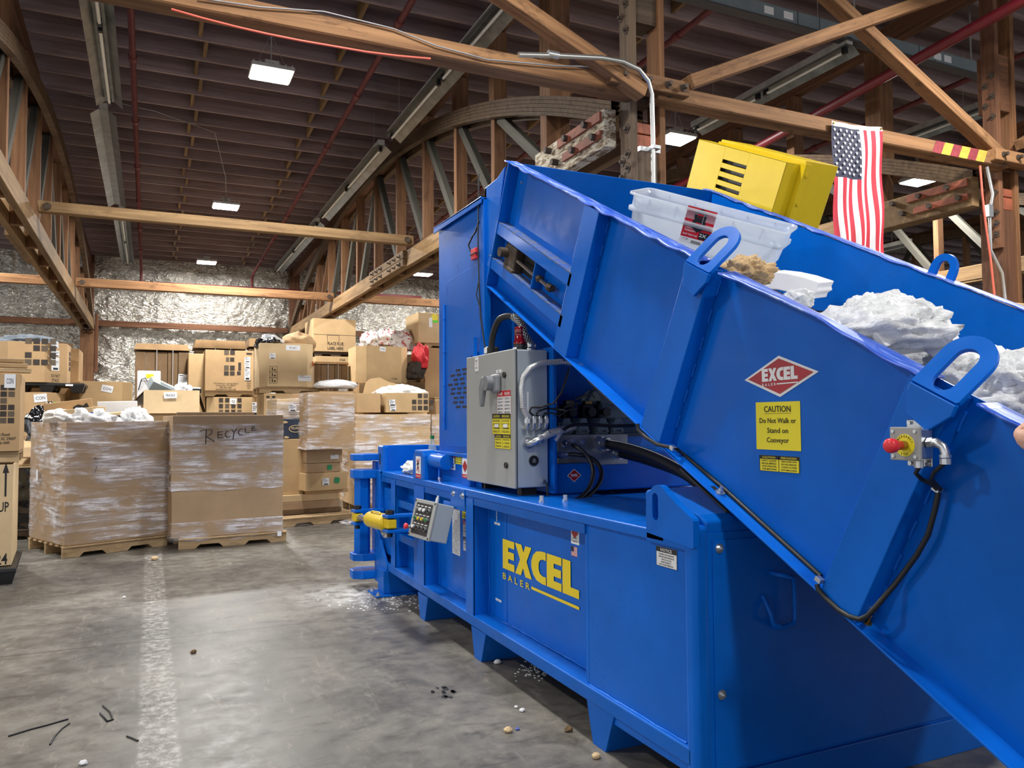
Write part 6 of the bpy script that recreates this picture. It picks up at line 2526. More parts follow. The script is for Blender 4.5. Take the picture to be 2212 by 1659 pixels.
# thin wires
b = MB()
for k in range(6):
    p0 = P(1210+k*3, 886-k*2, 'y', 4.15)
    p1 = P(1240+k*9, 852+4*(k % 3), 'y', 4.38)
    pm = p0.lerp(p1, .5)+Vector((.02, -.04, -.03+.015*k))
    b.tube([p0, p0.lerp(pm, .6)+Vector((0, 0, .012)), pm, p1.lerp(pm, .4)+Vector((0, 0, .015)), p1], .003, 5)
b.tube([P(1205, 900, 'y', 4.14), P(1226, 886, 'y', 4.2), P(1245, 882, 'y', 4.22), P(1252, 862, 'y', 4.3)], .004, 5)
b.split('solenoid_wire', 'black_rubber', hpu, gap=-.02)


def hose(ptl, r, name='hydraulic_hose', stripe=False, parent=hpu):
    pts = [P(px, py, 'y', y+max(0, (y-3.05)*.85)) for px, py, y in ptl]
    r *= 1.1
    sm = []
    for i in range(len(pts)-1):
        p0, p1, p2, p3 = pts[max(i-1, 0)], pts[i], pts[i+1], pts[min(i+2, len(pts)-1)]
        for k in range(6):
            s = k/6
            sm.append(.5*((2*p1)+(p2-p0)*s+(2*p0-5*p1+4*p2-p3)*s*s+(3*p1-p0-3*p2+p3)*s**3))
    sm.append(pts[-1])
    o = MB().tube(sm, r, 12).build(name, 'black_rubber', parent)
    for e, nx in ((sm[0], sm[2]),):
        b = MB()
        d = (nx-e).normalized()
        b.cyl(e-d*.03, e+d*.01, r*1.5, n=6)
        b.cyl(e+d*.01, e+d*.05, r*1.25, n=14)
        b.build('hose_fitting', 'zinc', o)
    if stripe:
        b = MB()
        ln = [p+Vector((-.3*r, -r*.75, r*.62)) for p in sm]
        for i in range(3, len(ln)-1):
            b.add([ln[i]+Vector((0, 0, r*.3)), ln[i+1]+Vector((0, 0, r*.3)), ln[i+1]-Vector((0, .2*r, r*.25)), ln[i]-Vector((0, .2*r, r*.25))], [(0, 1, 2, 3)])
        b.build('white_stripe', 'white_label', o, fix=False)
    return o


hose([(1300, 958, 3.66), (1330, 962, 3.6), (1370, 972, 3.5), (1410, 986, 3.4), (1450, 1005, 3.3), (1490, 1030, 3.2), (1530, 1062, 3.1)], .028, stripe=True)
hose([(1332, 978, 3.7), (1365, 985, 3.62), (1410, 998, 3.5), (1470, 1020, 3.35), (1530, 1055, 3.2)], .026)
hose([(1226, 958, 3.66), (1250, 968, 3.6), (1272, 990, 3.58), (1281, 1020, 3.56), (1272, 1055, 3.54), (1248, 1078, 3.52), (1215, 1090, 3.52), (1192, 1090, 3.53)], .0115)
hose([(1213, 982, 3.66), (1245, 982, 3.62), (1278, 990, 3.6), (1297, 1012, 3.58), (1296, 1040, 3.56), (1272, 1070, 3.54), (1235, 1086, 3.52), (1215, 1091, 3.52)], .0115)
hose([(1205, 944, 3.62), (1216, 930, 3.62), (1236, 919, 3.62), (1275, 917, 3.62), (1320, 920, 3.6), (1370, 919, 3.58)], .0095, 'copper_line')
b = MB()
for px, py in ((1170, 1085), (1221, 1083)):
    q = P(px, py, 'z', 1.049)
    b.cyl((q.x, q.y, 1.048), (q.x, q.y, 1.085), .012, n=8)
    b.cyl((q.x, q.y, 1.048), (q.x, q.y, 1.06), .016, n=6)
b.split('bulkhead_fitting', 'zinc', hpu)

# ---------------------------------------------------------------- pendant control box hung on the side
cbx = empty('control_box', (1.78, 5.1, .7), 'grey push-button control box hanging tilted on the baler side', 'control box')
qa, qb, qc, qd = P(903, 1077, 'x', 1.66), P(938, 1087, 'y', 4.93), P(925, 1155, 'y', 4.93), P(888, 1145, 'x', 1.66)
# local frame: face points down-left towards the operator
CO = Vector((1.69, 5.11, .825))
fu = Vector((.10, -.99, 0)).normalized()
fvv = Vector((.24, .02, .97)).normalized()
FB = Frame(CO, fu, fvv)
W2, H2, D2 = .165, .125, .125
b = MB()
b.obox(FB.at(0, 0, -D2/2), FB.u*W2, FB.v*H2, FB.n*(D2/2))
part(b, 'housing', 'grey_enclosure_side', cbx, .006)
b = MB()
b.obox(FB.at(0, 0, .006), FB.u*(W2+.004), FB.v*(H2+.004), FB.n*.008)
cvr = part(b, 'cover', 'grey_enclosure', cbx, .004)
b = MB()
rect(b, FB, -.13, .13, -.105, .105, .0155)
pn = b.build('button_panel', 'black_print', cvr, fix=False)
for r in range(3):
    for k in range(4):
        p = FB.at(-.09+k*.06, .06-r*.06, .016)
        col = [['grey_plastic', 'white_label', 'white_label', 'black_plastic'], ['green_cap', 'yellow_paint', 'yellow_paint', 'green_cap'], ['white_label', 'black_plastic', 'black_plastic', 'black_plastic']][r][k]
        b = MB()
        b.cyl(p, p+FB.n*.012, .015, n=14, m=1)
        b.cyl(p+FB.n*.012, p+FB.n*.020, .011, n=14)
        b.build('push_button', [col, 'zinc'], cvr)
        b = MB()
        rect(b, FB.shift(-.09+k*.06, .086-r*.06, .0165), -.02, .02, -.003, .003)
        b.build('button_legend', 'white_label', cvr, fix=False)
p = FB.at(-.135, -.07, .016)
b = MB()
b.cyl(p, p+FB.n*.03, .012, n=12)
b.build('button_stem', 'zinc', cvr)
b = MB()
b.lathe(p+FB.n*.03, FB.n, [(0, 0), (.016, 0), (.021, .008), (.021, .018), (.012, .024), (0, .025)], 18)
b.build('stop_button', 'red_plastic', cvr)
b = MB()
for sx in (-1, 1):
    for sy in (-1, 1):
        q = FB.at(sx*.155, sy*.115, .014)
        b.cyl(q, q+FB.n*.004, .006, n=10)
b.split('cover_screw', 'dark_steel', cvr)
b = MB()
b.box(BX-.006, BX, 4.80, 5.06, .90, 1.04)
b.obox((1.842, 5.11, .815), (.004, 0, 0), (0, .10, 0), (.03, 0, .12))
part(b, 'hanging_bracket', 'blue_old', cbx, .003)
b = MB()
for y in (4.83, 5.0):
    bolt_on(b, (BX-.004, y, 1.0), (-1, 0, 0), .013, .012)
b.split('bracket_bolt', 'zinc', cbx)
b = MB()
q = FB.at(.02, H2, -.06)
b.cyl(q, q+FB.v*.035, .014, n=8)
b.cyl(q+FB.v*.035, q+FB.v*.05, .009, n=8)
part(b, 'cable_gland', 'zinc', cbx, 0)

# ---------------------------------------------------------------- loose things on the deck
q = P(858, 1005, 'z', 1.10)
lump('rag', (2.02, 6.30, 1.088), (.10, .22, .065), 'rag_white', 'crumpled white rag on the baler deck beside the yellow cylinder end', 'rag', seed=51, amp=.35, freq=3)
c = Vector((2.05, 5.98, 1.05))
bt = empty('bottle', c, 'clear plastic bottle with a green cap standing on the baler deck', 'bottle')
b = MB()
b.lathe(c, (0, 0, 1), [(0, 0), (.036, .0), (.038, .02), (.038, .16), (.034, .18), (.036, .20), (.028, .245), (.013, .285), (.013, .295)], 20)
b.build('bottle_body', 'clear_bottle', bt)
b = MB()
b.cyl(c+Vector((0, 0, .293)), c+Vector((0, 0, .322)), .016, n=16)
b.build('cap', 'green_cap', bt)
# ================================================================== the conveyor
SL = 0.52
CS, SN = 1/math.sqrt(1+SL*SL), SL/math.sqrt(1+SL*SL)
CU = Vector((0, CS, SN))          # up the slope
CN = Vector((0, -SN, CS))         # square to the slope, upwards
ZB, ZT = -0.085, 0.803            # z of the bottom and top line at y = 0
HGT = (ZT-ZB)*CS                  # wall height square to the slope
X0, XW, XF = 2.0, 2.072, 3.57     # flange edge, near wall, far wall


def bl(y, x=0.0):                 # a point on the bottom line
    return Vector((x, y, SL*y+ZB))


def cpt(s, h, x):
    """conveyor coordinates: s metres up the slope from y = 0, h square to it, x across"""
    return Vector((x, 0, ZB))+CU*s+CN*h


def sy(y, z):                     # (s, h) of a world point
    v = Vector((0, y, z-ZB))
    return v.dot(CU), v.dot(CN)


S_LO = 0.18
S_HI = sy(4.78, 2.31)[0]
conv = empty('conveyor', (2.8, 1.0, 0), 'long blue inclined feed conveyor rising from the lower right to the hopper', 'conveyor')


def cbox(mb, s0, s1, h0, h1, x0, x1, m=0):
    c = cpt((s0+s1)/2, (h0+h1)/2, (x0+x1)/2)
    mb.obox(c, CU*((s1-s0)/2), Vector(((x1-x0)/2, 0, 0)), CN*((h1-h0)/2), m)


def cpart(mb, name, mat=BLUE, parent=None, bevel=.003, seg=2, **kw):
    return mb.build(name, mat, parent if parent is not None else conv, bevel, seg, **kw)


b = MB()
b.prism([cpt(S_LO, 0, XW), cpt(S_HI, 0, XW), cpt(S_HI, HGT, XW), cpt(S_LO+.4, HGT, XW)], (.008, 0, 0))
nw = cpart(b, 'near_side_wall', bevel=0)
b = MB()
b.prism([cpt(S_LO, 0, XF), cpt(S_HI+.1, 0, XF), cpt(S_HI+.1, HGT, XF), cpt(S_LO+.4, HGT, XF)], (.008, 0, 0))
cpart(b, 'far_side_wall', bevel=0)
b = MB()
cbox(b, S_LO, S_HI, -.008, 0, X0, XW+.004)
cpart(b, 'bottom_flange', 'blue_worn', bevel=.002)
b = MB()
cbox(b, S_LO, S_HI, -.008, 0, XF+.004, XF+.08)
cbox(b, S_LO, S_HI, -.03, -.008, XW, XF)
cpart(b, 'underside_pan', 'blue_old', bevel=0)


def lip(x0, x1, s0, s1, seed, amp, name):
    """rolled top lip, dented by years of loading"""
    b = MB()
    N = int((s1-s0)/.03)

    def fn(u, v):
        s = s0+(s1-s0)*u
        n1 = mnoise.noise(Vector((s*1.7, seed, 0)))
        n2 = mnoise.noise(Vector((s*5.0, seed, 4)))
        out = (1-v)
        dent = amp*(n1*1.2+n2*.35)*out
        return cpt(s, HGT+.004+dent*.9-.012*out*abs(n2)*2, x0+(x1-x0)*v+dent*.5)
    b.grid(fn, N, 4)
    return b.build(name, 'blue_rubbed', conv, 0, fix=False, solid=.007)


S3 = sy(1.48, 1.57)[0]
lip(X0-.0, XW+.012, S_LO+.4, sy(1.395, 1.52)[0], 2.0, .006, 'top_lip')
lip(X0-.0, XW+.012, sy(1.545, 1.60)[0], sy(2.42, 2.07)[0], 5.0, .014, 'top_lip')
lip(X0-.0, XW+.012, sy(2.56, 2.135)[0], sy(4.435, 3.115)[0], 9.0, .008, 'top_lip')
lip(XF-.006, XF+.07, S_LO+.4, S_HI+.1, 14.0, .006, 'far_lip')

# channel stiffeners across the near wall
for (ya, za), (yb, zb) in (((3.745, 1.85), (3.335, 2.53)), ((2.90, 1.435), (2.49, 2.10)), ((1.863, .925), (1.48, 1.567))):
    sa = sy(ya, za)[0]
    b = MB()
    w = .079
    cbox(b, sa-w, sa+w, .0, HGT-.004, X0+.002, X0+.010)
    cbox(b, sa-w, sa-w+.008, .0, HGT-.004, X0+.002, XW)
    cbox(b, sa+w-.008, sa+w, .0, HGT-.004, X0+.002, XW)
    cpart(b, 'stiffener', BLUE, bevel=.007, seg=3)
    b = MB()
    for k in range(6):
        h = .08+k*.12
        b.tube([cpt(sa-w-.003, h, XW-.004), cpt(sa-w-.003, h+.03, XW-.006), cpt(sa-w-.003, h+.06, XW-.004)], .005, 6)
    b.split('weld_bead', 'blue_worn', conv, gap=0)
SA = [sy(*p)[0] for p in ((3.745, 1.85), (2.90, 1.435), (1.863, .925))]

# head end plate
b = MB()
cbox(b, S_HI-.012, S_HI, 0, HGT+.01, X0-.004, XW+.02)
cbox(b, S_HI-.006, S_HI, 0, HGT+.01, XW, XF)
cpart(b, 'head_plate', BLUE, bevel=.003)
b = MB()
for h in (.33, .70):
    p = cpt(S_HI-.10, h, XW)
    b.cyl(p, p-Vector((.008, 0, 0)), .009, n=8)
b.split('plate_bolt', 'zinc', conv)
# take-up rails, bearing, threaded rod
for (ya, za, yb, zb, hh, nm) in ((4.59, 2.728, 3.62, 2.24, .075, 0), (4.72, 2.53, 3.72, 2.036, .072, 1)):
    s0, h0 = sy(yb, zb)
    s1, h1 = sy(ya, za)
    hm = (h0+h1)/2
    b = MB()
    cbox(b, s0-.02, s1, hm-hh/2, hm+hh/2, X0+.002, X0+.009)
    rail = cpart(b, 'take_up_rail', BLUE, bevel=.003)
    b = MB()
    cbox(b, s0-.02, s1, hm+hh/2-.006, hm+hh/2+.001, X0+.002, XW)
    b.build('rail_ledge', 'blue_dusty', rail)
    if nm == 0:
        hu = hm-hh/2
    else:
        hl = hm+hh/2
        sl = s1
# dark slot between the rails, part of the shaft showing
b = MB()
cbox(b, sl-.55, sl-.10, hl+.012, hu-.008, XW-.004, XW-.001)
cpart(b, 'shaft_slot', 'black_print', bevel=0)
hm = (hl+hu)/2
q = P(1096, 553, 'x', X0+.02)
sb, hb = sy(q.y, q.z)
hb = hm+.01
b = MB()
cbox(b, sb-.14, sb+.02, hm-.07, hm+.07, X0+.012, XW)
cbox(b, sb-.15, sb+.0, hm-.085, hm-.06, X0-.0, XW)
brg = cpart(b, 'bearing_block', 'rust_iron', bevel=.008)
b = MB()
p = cpt(sb, hb, X0+.03)
b.cyl(p, p-Vector((.07, 0, 0)), .030, n=20)
b.cyl(p-Vector((.0, 0, 0)), p-Vector((.015, 0, 0)), .052, n=20)
b.build('shaft_end', 'rust_iron', brg)
b = MB()
p0 = cpt(sb-.12, hm, X0+.03)
p1 = cpt(sb-.62, hm-.01, X0+.03)
b.cyl(p0, p1, .013, n=12)
rod = cpart(b, 'take_up_rod', 'steel', bevel=0)
b = MB()
for k in (.34, .50):
    p = cpt(sb-.12-k, hm-.006, X0+.03)
    b.cyl(p, p-CU*.03, .022, n=6)
p = cpt(sb-.60, hm-.01, X0+.03)
b.cyl(p, p-CU*.03, .023, n=16)
b.split('rod_nut', 'rust_iron', rod)
b = MB()
cbox(b, sb-.44, sb-.43, hl, hu, X0+.003, XW)
cpart(b, 'rod_bracket', BLUE, bevel=.002)

# lifting lugs
fl2 = Frame(cpt(SA[2], HGT-.035, X0-.012), -CU, CN)


def conv_lug(s, scale, name='lifting_lug', x=X0-.012, th=.016, parent=conv):
    k = scale
    lean = math.radians(36)               # the eye is bent inwards over the lip
    up = CN*math.cos(lean)+Vector((math.sin(lean), 0, 0))-CU*.18
    fr = Frame(cpt(s, HGT-.02, x), -CU, up)
    lo = Frame(cpt(s, HGT-.02, x), -CU, CN)
    out = [(-.078*k, -.0), (.078*k, -.0), (.078*k, .10*k)]+arc(.0, .125*k, .078*k, 0, 180, 14)+[(-.078*k, .10*k)]
    slot = arc(0, .125*k, .034*k, 0, 180, 10)+arc(0, .045*k, .034*k, 180, 360, 10)
    o = lug_plate(fr, out, slot, th, name, parent)
    b = MB()
    b.prism([lo.at(px_*k, py_*k, 0) for px_, py_ in ((-.078, .004), (-.078, -.02), (-.05, -.085), (.03, -.10), (.078, -.03), (.078, .004))], lo.n*th)
    b.build('lug_foot', BLUE, o, .003)
    return o


conv_lug(SA[2]-.03, 1.0)
conv_lug(SA[1]-.03, 1.05)
frF = Frame(cpt(sy(2.68, 0)[0]+0, HGT-.02, XF+.03), -CU, CN)
sF = sy(2.68, 2.20)[0]
frF = Frame(cpt(sF, HGT-.02, XF+.06), -CU, CN)
lug_plate(frF, [(-.075, -.05), (.075, -.05), (.075, .06)]+arc(0, .07, .073, 10, 170, 14)+[(-.075, .06)], arc(0, .075, .034, 0, 180, 10)+arc(0, .015, .034, 180, 360, 10), .02, 'lifting_lug', conv)

# belt with cleats
b = MB()
HB = .375
cbox(b, S_LO+.1, S_HI-.05, HB-.015, HB, XW+.012, XF-.004)
belt = cpart(b, 'belt', 'belt_rubber', bevel=0)
b = MB()
for k in range(9):
    s = .6+k*.55
    cbox(b, s, s+.012, HB, HB+.05, XW+.10, XF-.10)
b.split('cleat', 'black_rubber', belt)
b = MB()
for k in range(9):
    for x in (XW+.2, 2.6, 3.1, XF-.12):
        p = cpt(.52+k*.55, HB, x)
        b.cyl(p, p+CN*.006, .018, n=12)
b.split('belt_bolt', 'zinc', belt)

# cables clipped along the lower flange
yl = [P(px, py, 'x', XW-.006) for px, py in ((1232, 782), (1255, 795), (1275, 825), (1310, 858), (1345, 885), (1378, 905))]
MB().tube(yl, .0075, 8).build('sensor_cable', 'black_rubber', conv)
yl = [P(px, py, 'x', X0-.004) for px, py in ((1378, 915), (1378, 928), (1395, 945), (1420, 960), (1455, 968), (1462, 970))]+[P(px, py, 'x', XW-.008) for px, py in ((1480, 985), (1560, 1052), (1640, 1125), (1720, 1197), (1773, 1245))]
MB().tube(yl, .0085, 8).build('sensor_cable', 'black_rubber', conv)
yl = [P(px, py, 'x', X0-.006) for px, py in ((1765, 1262), (1768, 1274), (1785, 1293), (1812, 1318), (1835, 1332), (1858, 1338), (1875, 1330), (1893, 1310))]+[P(px, py, 'x', XW-.03) for px, py in ((1935, 1260), (1980, 1200), (2005, 1155), (2020, 1100), (2027, 1064))]
MB().tube(yl, .0085, 8).build('sensor_cable', 'black_rubber', conv)
b = MB()
for px, py, x in ((1257, 789, XW-.01), (1456, 968, X0), (1773, 1252, X0), (1885, 1316, XW-.02), (2028, 1056, XW-.02)):
    p = P(px, py, 'x', x)
    b.obox(p-Vector((.006, 0, 0)), (.010, 0, 0), CU*.012, CN*.008)
b.split('cable_clip', 'zinc', conv, .001)
b = MB()
p = P(1872, 1350, 'x', X0+.05)
b.cyl(p, p+CN*.012, .014, n=12)
b.tube([p, p+CN*.03, P(1880, 1330, 'x', X0+.02)], .006, 6)
cpart(b, 'cable_grommet', 'brass', bevel=0)
# adjusting bolt in a slot of the flange
q = P(1553, 1070, 'x', X0+.035)
s, h = sy(q.y, q.z)
b = MB()
for k in range(1):
    p = cpt(s, .001, X0+.035)
    b.cyl(p, p+CN*.004, .019, n=14)
    b.cyl(p+CN*.004, p+CN*.014, .012, n=6)
    b.cyl(p+CN*.014, p+CN*.028, .007, n=8)
cpart(b, 'flange_bolt', 'zinc', bevel=0)
b = MB()
cbox(b, s+.005, s+.05, 0, .0012, X0+.025, X0+.045)
cpart(b, 'flange_slot', 'black_print', bevel=0)
# rubber bumper strip between conveyor and baler end
b = MB()
for k in range(2):
    cbox(b, sy(2.43, 1.13)[0], sy(2.72, 1.28)[0], -.022-k*.02, -.010-k*.02, X0+.02, X0+.06)
cpart(b, 'rubber_strip', 'black_rubber', bevel=.003)
# support saddle under the conveyor carried by the baler end
b = MB()
b.box(2.2, 3.5, 2.50, 2.56, 1.1, bl(2.5).z-.03)
cpart(b, 'saddle', BLUE, bevel=.003)

# ---------------------------------------------------------------- stickers on the wall
cw = lambda px, py: P(px, py, 'x', XW-.001)
flatside = lambda c, rot=0.0: Frame(c, (0, -math.cos(rot), math.sin(rot)), (0, math.sin(rot), math.cos(rot)))
c = cw(1684, 811)
fr = Frame(c, (0, -1, 0.02), (0, 0, 1))
b = MB()
D = [(-.185, -.005), (0, -.078), (.185, .0), (0, .072)]
flat(b, fr, D, .001)
bd = b.build('diamond_badge', 'white_label', conv, fix=False)
b = MB()
flat(b, fr, [(x*.88, y*.86) for x, y in D], .002)
b.build('badge_field', 'red_badge', bd, fix=False)
b = MB()
excel_logo(b, fr.shift(-.088, -.018, .0015, .0), .178, .047)
b.build('lettering', 'white_label', bd, fix=False)
c = cw(1680, 920)
f2 = Frame(c, (0, -1, .0), (0, .0, 1))
label(conv, f2, .222, .175, 'yellow_label', lab='yellow CAUTION do not walk sign', name='caution_sign', bars=[(.20, .80, .755, .762, 'black_print')],
      lines=[('CAUTION', .5, .79, .125, 'black_print', .60), ('Do Not Walk or', .5, .56, .105, 'black_print', .82), ('Stand on', .5, .355, .105, 'black_print', .47), ('Conveyor', .5, .155, .105, 'black_print', .50)])
c = cw(1683, 1002)
bilingual(conv, Frame(c, (0, -1, 0), (0, 0, 1)), .198, .058, 'yellow_label', 'black_print', 'CAUTION', 'PRECAUCION', ('SAFETY GLASSES', 'REQUIRED', 'WHEN OPERATING', 'THIS MACHINE'), ('DEBEN USARSE GAFAS', 'DE SEGURIDAD', 'CUANDO SE OPERE', 'ESTA MAQUINA'), 'yellow_label')

# ---------------------------------------------------------------- emergency stop box
est = empty('emergency_stop_box', (1.96, 1.55, 1.38), 'grey emergency stop box with a red mushroom button on the conveyor post', 'emergency stop')
ex0, ex1 = 1.925, 1.998
ey0, ey1, ez0, ez1 = 1.505, 1.60, 1.376, 1.470
part(MB().box(ex0+.012, ex1-.012, ey0+.006, ey1-.006, ez0+.006, ez1-.006), 'box_body', 'zinc', est, .004)
fp = part(MB().box(ex0, ex0+.012, ey0, ey1, ez0, ez1), 'face_plate', 'grey_enclosure', est, .003)
b = MB()
b.box(ex1-.013, ex1-.008, ey0+.008, ey1-.008, ez0-.018, ez1+.02)
bk = part(b, 'mounting_bracket', 'steel', est, .002)
b = MB()
for y in (ey0+.02, ey1-.02):
    for z in (ez0-.010, ez1+.012):
        b.cyl((ex1-.02, y, z), (ex1-.012, y, z), .006, n=8)
b.split('bracket_screw', 'zinc', bk)
b = MB()
for y in (ey0+.012, ey1-.012):
    for z in (ez0+.012, ez1-.012):
        b.cyl((ex0-.004, y, z), (ex0, y, z), .005, n=10)
b.split('cover_screw', 'zinc', fp)
cy0, cz0 = (ey0+ey1)/2-.002, (ez0+ez1)/2-.004
b = MB()
b.cyl((ex0-.0015, cy0, cz0), (ex0, cy0, cz0), .031, n=32)
lg = b.build('legend_ring', 'yellow_label', fp)
b = MB()
for word, a0, r, sg in (('EMERGENCY', 90, .0225, -1), ('STOP', 270, .0285, 1)):
    n = len(word)
    for i, ch in enumerate(word):
        a = math.radians(a0+sg*(i-(n-1)/2)*(17 if n > 4 else 15))
        px, pz = math.cos(a)*r, math.sin(a)*r
        rot = a-math.pi/2 if sg < 0 else a+math.pi/2
        f = Frame((ex0-.0018, cy0-px, cz0+pz), (0, -1, 0), (0, 0, 1)).shift(0, 0, 0, rot)
        text(b, f, ch, 0, 0, .006, z=.0006, bold=.02)
b.build('lettering', 'black_print', lg, fix=False)
b = MB()
b.cyl((ex0-.022, cy0, cz0), (ex0, cy0, cz0), .013, n=16)
b.build('button_collar', 'brass', fp)
b = MB()
b.lathe((ex0-.018, cy0, cz0), (-1, 0, 0), [(0, 0), (.013, 0), (.014, .02), (.019, .024), (.0205, .03), (.0205, .044), (.016, .050), (.006, .052), (0, .052)], 24)
b.build('mushroom_button', 'red_plastic', fp)
b = MB()
cc = Vector((1.965, ey0, 1.425))
b.tube([cc, cc+Vector((0, -.02, .004)), cc+Vector((.004, -.038, -.008)), cc+Vector((.005, -.044, -.026)), cc+Vector((.005, -.044, -.034))], .012, 12)
b.cyl(cc+Vector((0, .002, 0)), cc+Vector((0, -.014, .002)), .015, n=6)
b.cyl(cc+Vector((.005, -.044, -.030)), cc+Vector((.005, -.044, -.038)), .0155, n=16)
b.cyl(cc+Vector((.005, -.044, -.040)), cc+Vector((.005, -.044, -.056)), .0145, n=8)
part(b, 'elbow_fitting', 'zinc', est, 0)
b = MB()
b.cyl((1.96, 1.535, ez0), (1.96, 1.535, ez0-.02), .013, n=8)
part(b, 'cable_gland', 'zinc', est, 0)
b = MB()
b.tube([(1.96, 1.535, ez0-.018), P(1978, 1022, 'x', 1.965), P(1990, 1035, 'x', 1.985), P(2012, 1045, 'x', 2.03), P(2025, 1058, 'x', 2.04)], .0065, 8)
b.tube([cc+Vector((.005, -.044, -.05)), P(2018, 1020, 'x', 1.975), P(2012, 1035, 'x', 1.995), P(2020, 1045, 'x', 2.02), P(2032, 1058, 'x', 2.04)], .0065, 8)
b.split('cord', 'black_rubber', est, gap=-.02)

# ---------------------------------------------------------------- yellow drive guard behind the far wall
grd = empty('drive_guard', (3.9, 4.3, 2.8), 'yellow vented machine guard box behind the clear bin on top of the conveyor', 'machine guard')
YN, YF_ = 3.62, 4.62
gu = (Vector((0, 3.71, 3.101))-Vector((0, 4.572, 3.533))).normalized()     # down the slope along the face
gv = (Vector((0, 4.572, 3.533))-Vector((0, 4.736, 3.096))).normalized()    # up the face
gv = (gv-gu*gv.dot(gu)).normalized()
gx = Vector((1, 0, 0))
go = Vector((3.62, 4.572, 3.533))
GW, GH = .965, .50


def gp(a, h, x):
    return go+gu*a+gv*h+gx*x


def gbox(mb, a0, a1, h0, h1, x0, x1):
    mb.obox(gp((a0+a1)/2, (h0+h1)/2, (x0+x1)/2), gu*((a1-a0)/2), gv*((h1-h0)/2), gx*((x1-x0)/2))


# slotted cover: strips around the five louvres
b = MB()
sl0, sl1 = .33, .60
hs = [-.10-.058*k for k in range(5)]
gbox(b, 0, sl0-.0, -GH, 0, 0, .006)
gbox(b, sl1, GW, -GH, 0, 0, .006)
prev = 0
for h in hs:
    gbox(b, sl0, sl1, h+.012, prev, 0, .006)
    prev = h-.012
gbox(b, sl0, sl1, -GH, prev, 0, .006)
gbox(b, 0, GW, -.006, 0, 0, .11)
gbox(b, GW-.006, GW, -GH, 0, 0, .11)
gbox(b, 0, .006, -GH, 0, 0, .11)
cv = part(b, 'vented_cover', 'yellow_paint', grd, .002)
b = MB()
gbox(b, sl0-.03, sl1+.03, -.40, -.05, .03, .035)
b.build('louvre_backing', 'black_print', cv)  # plain black sheet set behind the louvre openings
b = MB()
gbox(b, .28, .60, -GH-.002, -GH+.035, -.002, .0)
b.build('bottom_notch', 'black_print', cv)
b = MB()
gbox(b, .09, GW+.05, -GH, .012, .11, .122)
gbox(b, GW-.01, GW+.05, -GH, .012, .122, .16)
part(b, 'joint_flange', 'yellow_paint', grd, .002)
b = MB()
gbox(b, .10, GW+.03, -GH-.1, .03, .122, .40)
part(b, 'guard_body', 'yellow_paint', grd, .006)
b = MB()
for h in (-.06, -.24, -.42):
    q = gp(GW+.05, h, .14)
    b.cyl(q, q+gu*.008, .012, n=8)
b.split('flange_bolt', 'yellow_paint', grd)

# ---------------------------------------------------------------- load on the belt
# clear plastic bin lying along the slope
tote = empty('plastic_bin', (2.8, 3.2, 2.2), 'empty clear plastic storage bin with a red label riding up the conveyor', 'storage bin')
PHI = .86
tu = Vector((math.cos(PHI), 0, 0))-CU*math.sin(PHI)    # along the bin, down the slope and to the right
tx = Vector((math.sin(PHI), 0, 0))+CU*math.cos(PHI)    # across the bin
tn = CN
to = Vector((2.472, 3.701, 2.773))
TL, TWD, TH = .84, .38, .30


def tp(a, h, x):
    """a along the bin 0..TL, h below the rim (negative), x across"""
    return to+tu*a+tn*h+tx*x


def t_loop(h, shr, n=6, r=.06):
    pts = []
    a0, a1, x0, x1 = shr, TL-shr, shr*.7, TWD-shr*.7
    for (cx, cyy, s) in ((a0+r, x0+r, 180), (a1-r, x0+r, 270), (a1-r, x1-r, 0), (a0+r, x1-r, 90)):
        for k in range(n+1):
            t = math.radians(s+90*k/n)
            pts.append(tp(cx+r*math.cos(t), h, cyy+r*math.sin(t)))
    return pts


b = MB()
levels = [(0, -.030), (-.012, -.032), (-.014, -.012), (-.075, -.008), (-.080, -.022), (-.098, -.022), (-.10, .0), (-.20, .012), (-TH+.03, .048), (-TH, .062)]
loops = [t_loop(h, s) for h, s in levels]
n = len(loops[0])
vs = [p for lp in loops for p in lp]
fs = [[i*n+k, i*n+(k+1) % n, (i+1)*n+(k+1) % n, (i+1)*n+k] for i in range(len(loops)-1) for k in range(n)]
b.add(vs, fs, 0, True)
b.add(loops[-1], [list(range(n))], 0)
b.build('bin_body', 'tote_plastic', tote, 0, fix=False, solid=.003)
b = MB()
for a in (.10, .26, .42, .58, TL-.1):
    for x in (-.008, TWD+.008):
        b.obox(tp(a, -.045, x), tu*.002, tn*.032, tx*.004)
b.split('rim_rib', 'tote_plastic', tote, gap=0)
# label on the near side
d_ = P(1508, 490, 'x', 2.6)-Vector((0, 0, CAM_H))
nn_ = tx
q = Vector((0, 0, CAM_H))+d_*((nn_.dot(tp(0, -.15, -.004)-Vector((0, 0, CAM_H))))/nn_.dot(d_))
fl_ = Frame(q-tx*.004, tu, tn)
tl_ = label(tote, fl_, .165, .20, 'red_label', lab='red paper label', bars=[(0, 1, 0, .16, 'white_label'), (.60, .98, .18, .38, 'black_print')],
            lines=[('2X', .74, .25, .09, 'white_label', .24), ('LIFETIME', .28, .40, .045, 'white_label', .40), ('WARRANTY', .28, .33, .045, 'white_label', .40), ('SNAP TIGHT LID', .31, .22, .045, 'white_label', .5), ('71 QT', .2, .09, .04, 'black_print', .2)])
b = MB()
for (yy, s) in ((.055, 1.0), (.005, 1.05)):
    flat(b, fl_, [(-.035*s, yy+.025), (0, yy+.045), (.035*s, yy+.027), (.032*s, yy-.016), (0, yy-.036), (-.032*s, yy-.016)], .002+.001*(s > 1))
b.build('label_shield', 'black_print', tl_, fix=False)
b = MB()
